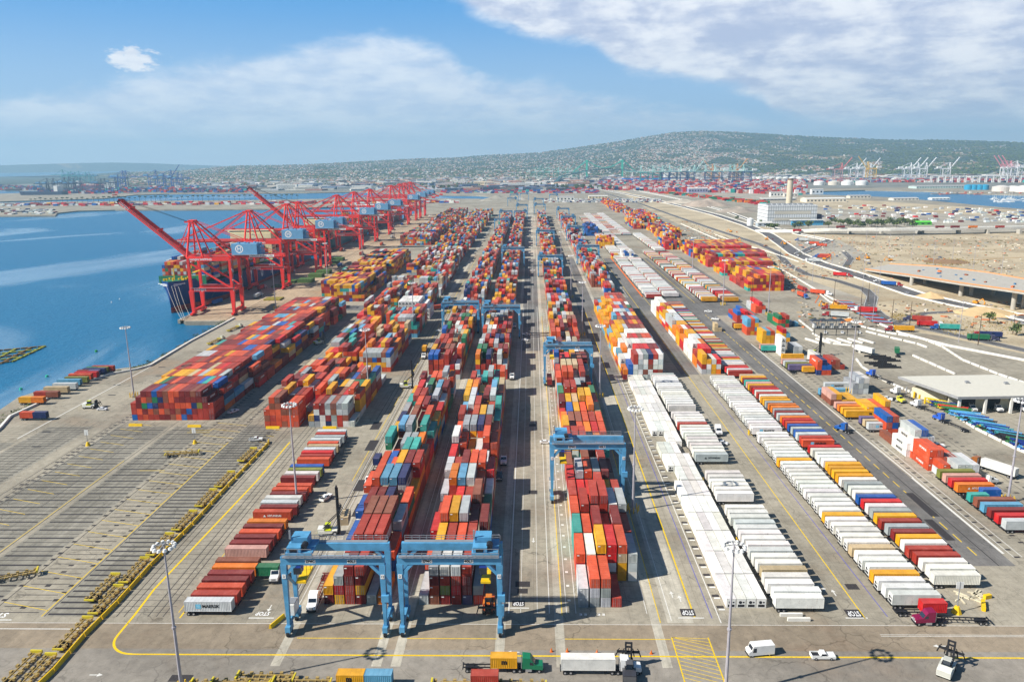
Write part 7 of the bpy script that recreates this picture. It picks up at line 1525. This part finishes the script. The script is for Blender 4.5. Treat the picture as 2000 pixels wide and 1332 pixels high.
# white yard gantries on the right terminal
for i in range(14):
    x, y = G(1826 + i * 13.4, 357); b = MB().M(WHITE); [b.beam((x + s, y, 0), (x + s, y, 26), 3) for s in (-14, 14)]; b.beam((x - 15, y, 27), (x + 15, y, 27), 3.4, 3); b.beam((x - 14, y + 12, 0), (x - 14, y + 12, 26), 3); b.beam((x + 14, y + 12, 0), (x + 14, y + 12, 26), 3); b.beam((x - 15, y + 12, 27), (x + 15, y + 12, 27), 3.4, 3); tag(b.build('yard_gantry'), 'white yard gantry in the row across the channel, %s from the left' % ordn(i + 1), 'gantry crane', 'white yard gantries across the channel')
# suspension bridge
T1, T2 = G(1146, 349), G(1215, 348); t1, t2 = Vector((*T1, 0)), Vector((*T2, 0)); d = (t2 - t1).normalized(); nn = Vector((-d.y, d.x, 0)); GB = P('bridge_green', (60, 190, 158), .5); e = empty('suspension_bridge', tuple(t1)); sp_ = (t2 - t1).length
for t in (Vector((0, 0, 0)), t2 - t1):
    b = MB().M(GB)
    for s in (-10, 10): b.beam(tuple(t + nn * s), tuple(t + nn * s * .8 + Vector((0, 0, 112))), 8)
    for z in (35, 62, 88, 108): b.beam(tuple(t - nn * 9 + Vector((0, 0, z))), tuple(t + nn * 9 + Vector((0, 0, z))), 4)
    b.build('tower', e)
L0, L3 = Vector((*G(1083, 356), 0)) - t1, Vector((*G(1300, 350), 0)) - t1; dk = [(Vector((*G(1086, 361), 0)) - t1, 12), (Vector((*G(1096, 353), 0)) - t1, 24), (L0.lerp(Vector((0, 0, 0)), .6), 38), (Vector((0, 0, 0)), 48), ((t2 - t1) * .5, 58), (t2 - t1, 50), ((t2 - t1).lerp(L3, .5), 34), (L3, 16)]
b = MB().M(P('deck_dark', (52, 92, 92), .6))
for (p, z), (q, w_) in zip(dk, dk[1:]): b.beam((p.x, p.y, z), (q.x, q.y, w_), 18, 5)
b.build('deck', e)
for s in (-9, 9):
    b = MB().M(GB); pts = [(-sp_ * .4, 40)] + [(0, 110)] + [(sp_ * i / 10, 110 - 46 * math.sin(PI * i / 10) ** .9) for i in range(1, 10)] + [(sp_, 110), (sp_ * 1.35, 42)]
    for (u, z), (v, w_) in zip(pts, pts[1:]): p, q = d * u + nn * s, d * v + nn * s; b.beam((p.x, p.y, z), (q.x, q.y, w_), 4)
    b.build('main_cable', e)
b = MB().M(CONCW)
for f in (.25, .5, .75, 1.): p = (t2 - t1).lerp(L3, f); b.box(p.x - 3, p.x + 3, p.y - 8, p.y + 8, 0, 50 - 34 * f)
for f in (.2, .5, .8): p = L0.lerp(Vector((0, 0, 0)), f); b.box(p.x - 3, p.x + 3, p.y - 8, p.y + 8, 0, 14 + 34 * f)
b.build('pier', e); tag(e, 'green suspension bridge with two towers before the hills', 'bridge')
# low warehouses and rows of trees on the far flats
b = MB().M(FLATA)
for _ in range(900):
    px = fr.uniform(0, 2000); py = fr.uniform(348, 373) if px < 1150 else fr.uniform(344, 354)
    if px < 262 and py < 372: continue
    x, y = G(px, py); b.C(shade(lin(fr.choice([(214, 212, 206), (196, 190, 180), (170, 172, 176), (120, 116, 112), (150, 110, 96), (110, 126, 150), (60, 66, 90)])), fr)); b.obox(x, y, 0, fr.uniform(20, 95), fr.uniform(14, 50), fr.uniform(4, 13), fr.choice([0, 0, .4, -.3]))
tag(b.build('harbour_sheds'), 'low sheds and yards crowding the flats before the hills', 'sheds', kind='stuff')
# tanks, hotels, distant ships
for i, (px, py, r_, h_, c) in enumerate([(1470 + q * 13, 352, 17, 14, (228, 228, 222)) for q in range(8)] + [(1600, 362, 22, 14, (232, 232, 228)), (1628, 362, 22, 14, (214, 206, 190)), (1655, 362, 24, 15, (232, 232, 228)), (1683, 362, 24, 15, (232, 230, 226))] + [(1891 + q * 10.5, 371, 13, 15, (40, 150, 190)) for q in range(4)] + [(1955, 374, 26, 14, (214, 206, 196)), (1978, 374, 24, 13, (226, 222, 214)), (2000, 375, 26, 15, (226, 222, 214)), (1896, 336, 30, 14, (232, 230, 222)), (1914, 337, 32, 18, (236, 234, 226)), (1928, 337, 16, 14, (230, 228, 220)), (1936, 338, 16, 14, (230, 228, 220)), (1944, 338, 16, 14, (230, 228, 220))]):
    x, y = G(px, py); e = empty('storage_tank', (x, y, 0)); b = MB().M(P('tank_%d_%d' % (c[0], c[2]), c, .5)); b.cyl((0, 0, 0), (0, 0, h_), r_, 24); b.build('shell', e); b = MB().M(P('tank_%d_%d' % (c[0], c[2]), c, .5)); b.cyl((0, 0, h_), (0, 0, h_ + r_ * .18), r_, 24, r_ * .3); b.build('roof', e)
    tag(e, '%s storage tank %s, %s from the left' % ('turquoise' if c[0] < 60 else 'beige' if c[0] < 220 else 'white', 'behind the chimney' if i < 8 else 'above the channel' if i < 12 else 'across the channel' if i < 19 else 'at the foot of the hill', ordn((i if i < 8 else i - 8 if i < 12 else i - 12 if i < 19 else i - 19) + 1)), 'tank', 'storage tanks')
for i, (px, py, w_, h_, c) in enumerate(((933, 345, 26, 44, (226, 216, 190)), (915, 345, 30, 30, (206, 190, 170)), (890, 346, 34, 26, (214, 180, 150)), (960, 340, 40, 26, (170, 200, 214)), (985, 342, 40, 22, (70, 110, 150)), (1015, 338, 36, 22, (226, 220, 200)), (560, 372, 90, 26, (226, 224, 216)), (600, 372, 120, 14, (226, 220, 206)), (937, 362, 60, 18, (236, 214, 180)), (955, 362, 50, 16, (232, 216, 190)), (1010, 365, 150, 16, (232, 232, 226)), (180, 367, 70, 24, (226, 200, 160)), (215, 368, 60, 34, (232, 232, 226)))):
    x, y = G(px, py); e = empty('block_building', (x, y, 0)); b = MB().M(P('block_%d' % i, c, .8)); b.box(-w_ / 2, w_ / 2, 0, 22, 0, h_); b.build('wall', e); b = MB().M(GLASS); [b.box(-w_ * .42, w_ * .42, -.3, -.05, z, z + 1.6) for z in range(5, int(h_) - 3, 5)]; b.build('windows', e)
    tag(e, ['tall cream hotel tower below the hillside town', 'lower block left of the cream hotel', 'tan block left of the hotels', 'pale blue glass block right of the hotel', 'dark blue block right of the glass one', 'cream block near the bridge approach', 'white square cold store behind the first red cranes', 'long white shed right of the cold store', 'apricot villa like building beyond the yard', 'second apricot building beyond the yard', 'long white roofed hall beyond the yard', 'cream block among the island cranes', 'white silo block among the island cranes'][i], 'building')
def far_ship(px, py, L, hull, house, label, ang=0., stack=True):
    x, y = G(px, py, -3); e = empty('cargo_ship', (x, y, -3), ang); b = MB().M(hull); w_ = 18
    b.hexa([(-L / 2, -w_, 0), (L / 2 - 22, -w_, 0), (L / 2 - 22, w_, 0), (-L / 2, w_, 0), (-L / 2, -w_, 17), (L / 2 - 16, -w_, 17), (L / 2 - 16, w_, 17), (-L / 2, w_, 17)]); b.hexa([(L / 2 - 22, -w_, 0), (L / 2 - 6, -1, 0), (L / 2 - 6, 1, 0), (L / 2 - 22, w_, 0), (L / 2 - 16, -w_, 17), (L / 2, -1, 20), (L / 2, 1, 20), (L / 2 - 16, w_, 17)]); b.build('hull', e)
    b = MB().M(WHITE); b.box(-L / 2 + 20, -L / 2 + 36, -w_ + 1, w_ - 1, 17, 17 + house); b.build('bridge', e)
    if stack:
        b = MB().M(FLATA); 
        for u in range(int((L - 90) / 14)):
            for v in range(12):
                for t in range(fr.randint(2, 4)): b.C(shade(CC[fr.choice(PFAR)], fr)); b.box(-L / 2 + 44 + u * 14, -L / 2 + 56 + u * 14, -w_ + 2 + v * 2.7, -w_ + 4.5 + v * 2.7, 17 + t * 2.7, 19.6 + t * 2.7)
        b.build('deck_cargo', e)
    tag(e, label, 'ship'); return e
far_ship(1262, 355, 260, P('hull_blue', (20, 110, 200), .5), 26, 'bright blue container ship at the far red terminal', PI); far_ship(83, 382.5, 200, P('hull_slate', (44, 56, 84), .5), 22, 'dark ship at the left island quay', PI * .98, False); far_ship(190, 368.5, 240, P('hull_wine', (96, 50, 84), .5), 24, 'wine red ship among the island cranes', 0.)
for i in range(40):
    x, y = G(fr.uniform(1934, 2006), fr.uniform(387, 396), -3); e_ = MB().M(WHITE); a = fr.uniform(-.3, .3); e_.obox(x, y, -3.3, 11, 3.4, 1.8, a); e_.obox(x - 1, y, -1.5, 4, 2.4, 1.3, a); e_.cyl((x + .5, y, -1.5), (x + .5, y, 12), .12, 5); tag(e_.build('moored_boat'), 'small white boat with a thin mast in the marina at the right edge', 'boat', 'boats moored in the marina')
for i in range(14):
    x, y = G(1830 + i * 12 + fr.uniform(-3, 3), 378.5 + fr.random() * 2, -3); b = MB().M(P('barge_%d' % (i % 3), [(150, 140, 130), (190, 110, 90), (220, 220, 214)][i % 3], .7)); b.obox(x, y, -3.4, 30, 9, 3, fr.uniform(-.1, .1)); b.obox(x + 8, y, -.4, 6, 5, 4, 0); tag(b.build('work_boat'), 'work boat or barge along the far channel quay, %s from the left' % ordn(i + 1), 'boat', 'work boats along the channel')
# palms on the spit
PALM = {}
def palm_mesh():
    b = MB().M(TRUNK); b.cyl((0, 0, 0), (.4, 0, 11), .35, 6, .22); b.M(LEAFM)
    for i in range(16):
        a = 2 * PI * i / 16; dz = .6 if i % 2 else -.8; c, s = math.cos(a), math.sin(a); b.add([(.4 - s * .5, c * .5, 11), (.4 + c * 2 - s * .55, s * 2 + c * .55, 11.9 + dz), (.4 + c * 3.6, s * 3.6, 10.4 + dz), (.4 + c * 2 + s * .55, s * 2 - c * .55, 11.9 + dz), (.4 + s * .5, -c * .5, 11)], [(0, 4, 3, 2, 1)])
    return b
def palm(x, y, s, label, group):
    if not PALM:
        b = palm_mesh(); v = b.v[:]; 
        tk = MB().M(TRUNK); tk.cyl((0, 0, 0), (.4, 0, 11), .35, 6, .22); PALM['t'] = tmp_mesh(tk, 'trunk'); cr = MB().M(LEAFM)
        for i in range(16):
            a = 2 * PI * i / 16; dz = .6 if i % 2 else -.8; c, q = math.cos(a), math.sin(a); cr.add([(.4 - q * .5, c * .5, 11), (.4 + c * 2 - q * .55, q * 2 + c * .55, 11.9 + dz), (.4 + c * 3.6, q * 3.6, 10.4 + dz), (.4 + c * 2 + q * .55, q * 2 - c * .55, 11.9 + dz), (.4 + q * .5, -c * .5, 11)], [(0, 4, 3, 2, 1)])
        PALM['c'] = tmp_mesh(cr, 'crown')
    e = empty('palm_tree', (x, y, 0)); e.scale = (s, s, s); part('trunk', PALM['t'], e); part('crown', PALM['c'], e); tag(e, label, 'palm tree', group)
for i in range(52): palm(*G(60 + i * 10.2 + fr.uniform(-1.5, 1.5), 397.4 - i * .13 + fr.uniform(-.2, .2)), fr.uniform(1.1, 1.6), 'dark palm in the long row on the spit across the basin', 'palms on the spit')
# city and hillside: houses and tree clumps
HC = [(196, 192, 184), (184, 174, 158), (212, 208, 202), (170, 154, 134), (166, 126, 106), (176, 176, 180)]; RC = [(150, 120, 104), (176, 126, 104), (160, 158, 156), (120, 112, 108), (206, 200, 190)]
def hsite(hill):
    while True:
        if hill:
            px = fr.choice([fr.uniform(235, 1420), fr.uniform(235, 1420), fr.uniform(1250, 1720), fr.uniform(1350, 2010)]); a = azel(px, 330)[0]; t = fr.random() ** 1.05; r = R0 + (R1 - R0) * t * 1.0
            if mn.noise(Vector((px / 60, r / 420, 5))) < -.35 + .6 * max(0, min(1, (px - 1300) / 250)): continue
            if fr.random() < .55 * max(0, min(1, (px - 1150) / 350)) * max(0, min(1, (r - R0 - 1500) / 1500)): continue
        else:
            px = fr.uniform(290, 2010); py = fr.uniform(347, 362) if px < 1150 else fr.uniform(343, 353); x, y = G(px, py)
            return x, y, 0
        x, y = r * math.sin(a), r * math.cos(a); return x, y, hill_z(a, r)
def house_geo(b, x, y, z, w_, d_, h_, a, roof=True):
    c0 = lin(fr.choice(HC)); b.C(shade(c0, fr)); b.obox(x, y, z - 3, w_, d_, h_ + 3, a); c, s = math.cos(a), math.sin(a)
    if roof:
        b.C(shade(lin(fr.choice(RC)), fr)); P_ = [(-w_ / 2 - .5, -d_ / 2 - .5, h_), (w_ / 2 + .5, -d_ / 2 - .5, h_), (w_ / 2 + .5, d_ / 2 + .5, h_), (-w_ / 2 - .5, d_ / 2 + .5, h_), (-w_ / 2, 0, h_ + 2.6), (w_ / 2, 0, h_ + 2.6)]
        b.add([(x + p[0] * c - p[1] * s, y + p[0] * s + p[1] * c, z + p[2]) for p in P_], [(0, 1, 5, 4), (2, 3, 4, 5), (1, 2, 5), (3, 0, 4)])
sites = [hsite(i % 5 > 0) for i in range(14000)]; sites.sort(key=lambda s: s[0] ** 2 + s[1] ** 2)
b = MB().M(FLATA)
for i, (x, y, z) in enumerate(sites):
    flat = z == 0; big = flat and fr.random() < .3; w_ = fr.uniform(26, 70) if big else fr.uniform(8, 19); d_ = fr.uniform(7, 12) if not big else fr.uniform(18, 40); h_ = fr.uniform(3.5, 6) if not big else fr.uniform(6, 12)
    if i < 290:
        q = MB().M(FLATA); house_geo(q, 0, 0, 0, w_, d_, h_, 0); o = q.build('town_house', None, (x, y, z), fr.uniform(-.7, .7)); tag(o, 'tiny pale house of the town at the foot of the hills', 'house', 'houses at the foot of the hills')
    else: house_geo(b, x, y, z, w_, d_, h_, fr.uniform(-.7, .7), not big)
tag(b.build('hillside_town'), 'thousands of pale houses spread over the hillside', 'houses', kind='stuff')
b = MB().M(LEAFM)
def blob(b, x, y, z, r, h):
    n_ = 5; v = [(x, y, z + h)]; 
    for i in range(n_): a = 2 * PI * i / n_ + fr.random(); q = r * fr.uniform(.7, 1.25); v.append((x + q * math.cos(a), y + q * math.sin(a), z + h * fr.uniform(.35, .65)))
    for i in range(n_): v.append((v[1 + i][0] * .3 + x * .7, v[1 + i][1] * .3 + y * .7, z - 2))
    b.add(v, [(0, 1 + i, 1 + (i + 1) % n_) for i in range(n_)] + [(1 + i, 6 + i, 6 + (i + 1) % n_, 1 + (i + 1) % n_) for i in range(n_)])
for _ in range(24000):
    px = fr.uniform(235, 2030); a = azel(px, 330)[0]; r = R0 + (R1 - R0) * 1.01 * fr.random(); blob(b, r * math.sin(a), r * math.cos(a), hill_z(a, r), fr.uniform(6, 13), fr.uniform(5, 10))
for _ in range(1500):
    px = fr.uniform(280, 2000); py = fr.uniform(346, 363) if px < 1150 else fr.uniform(343, 352); x, y = G(px, py); blob(b, x, y, 0, fr.uniform(5, 10), fr.uniform(6, 13))
tag(b.build('hillside_woods'), 'dark green tree clumps covering the hillside between the houses', 'woods', kind='stuff')
for i in range(40):
    x, y = G(fr.choice([fr.uniform(1085, 1130), fr.uniform(1130, 1200), fr.uniform(770, 900)]), fr.uniform(368, 372)); e = empty('tree', (x, y, 0)); q = MB().M(TRUNK); q.cyl((0, 0, 0), (0, 0, 6), .6, 6); q.build('trunk', e); q = MB().M(LEAFM); [leaves(q, fr.uniform(-5, 5), fr.uniform(-5, 5), fr.uniform(7, 15), 4.5, 4.5, 4, 24, 2.1, fr) for _ in range(5)]; q.build('crown', e); tag(e, 'dark round tree near the bridge approach beyond the yard', 'tree', 'trees beyond the end of the yard')
# ------------------------------------------------------------------ air
hz = MB(); m = bpy.data.materials.new('air'); m.use_nodes = True; MAT['air'] = m; nt = m.node_tree; nt.nodes.clear()
out = nt.nodes.new('ShaderNodeOutputMaterial'); vo = nt.nodes.new('ShaderNodeVolumePrincipled')
vo.inputs['Color'].default_value = (.46, .77, 1, 1); vo.inputs['Density'].default_value = 8.8e-5; vo.inputs['Anisotropy'].default_value = .1
nt.links.new(vo.outputs[0], out.inputs['Volume'])
hz.M(m); hz.box(-17000, 17000, -600, 21800, -17, 760); tag(hz.build('haze'), 'thin blue sea haze hanging over the whole harbour and the hills', 'haze', kind='stuff')
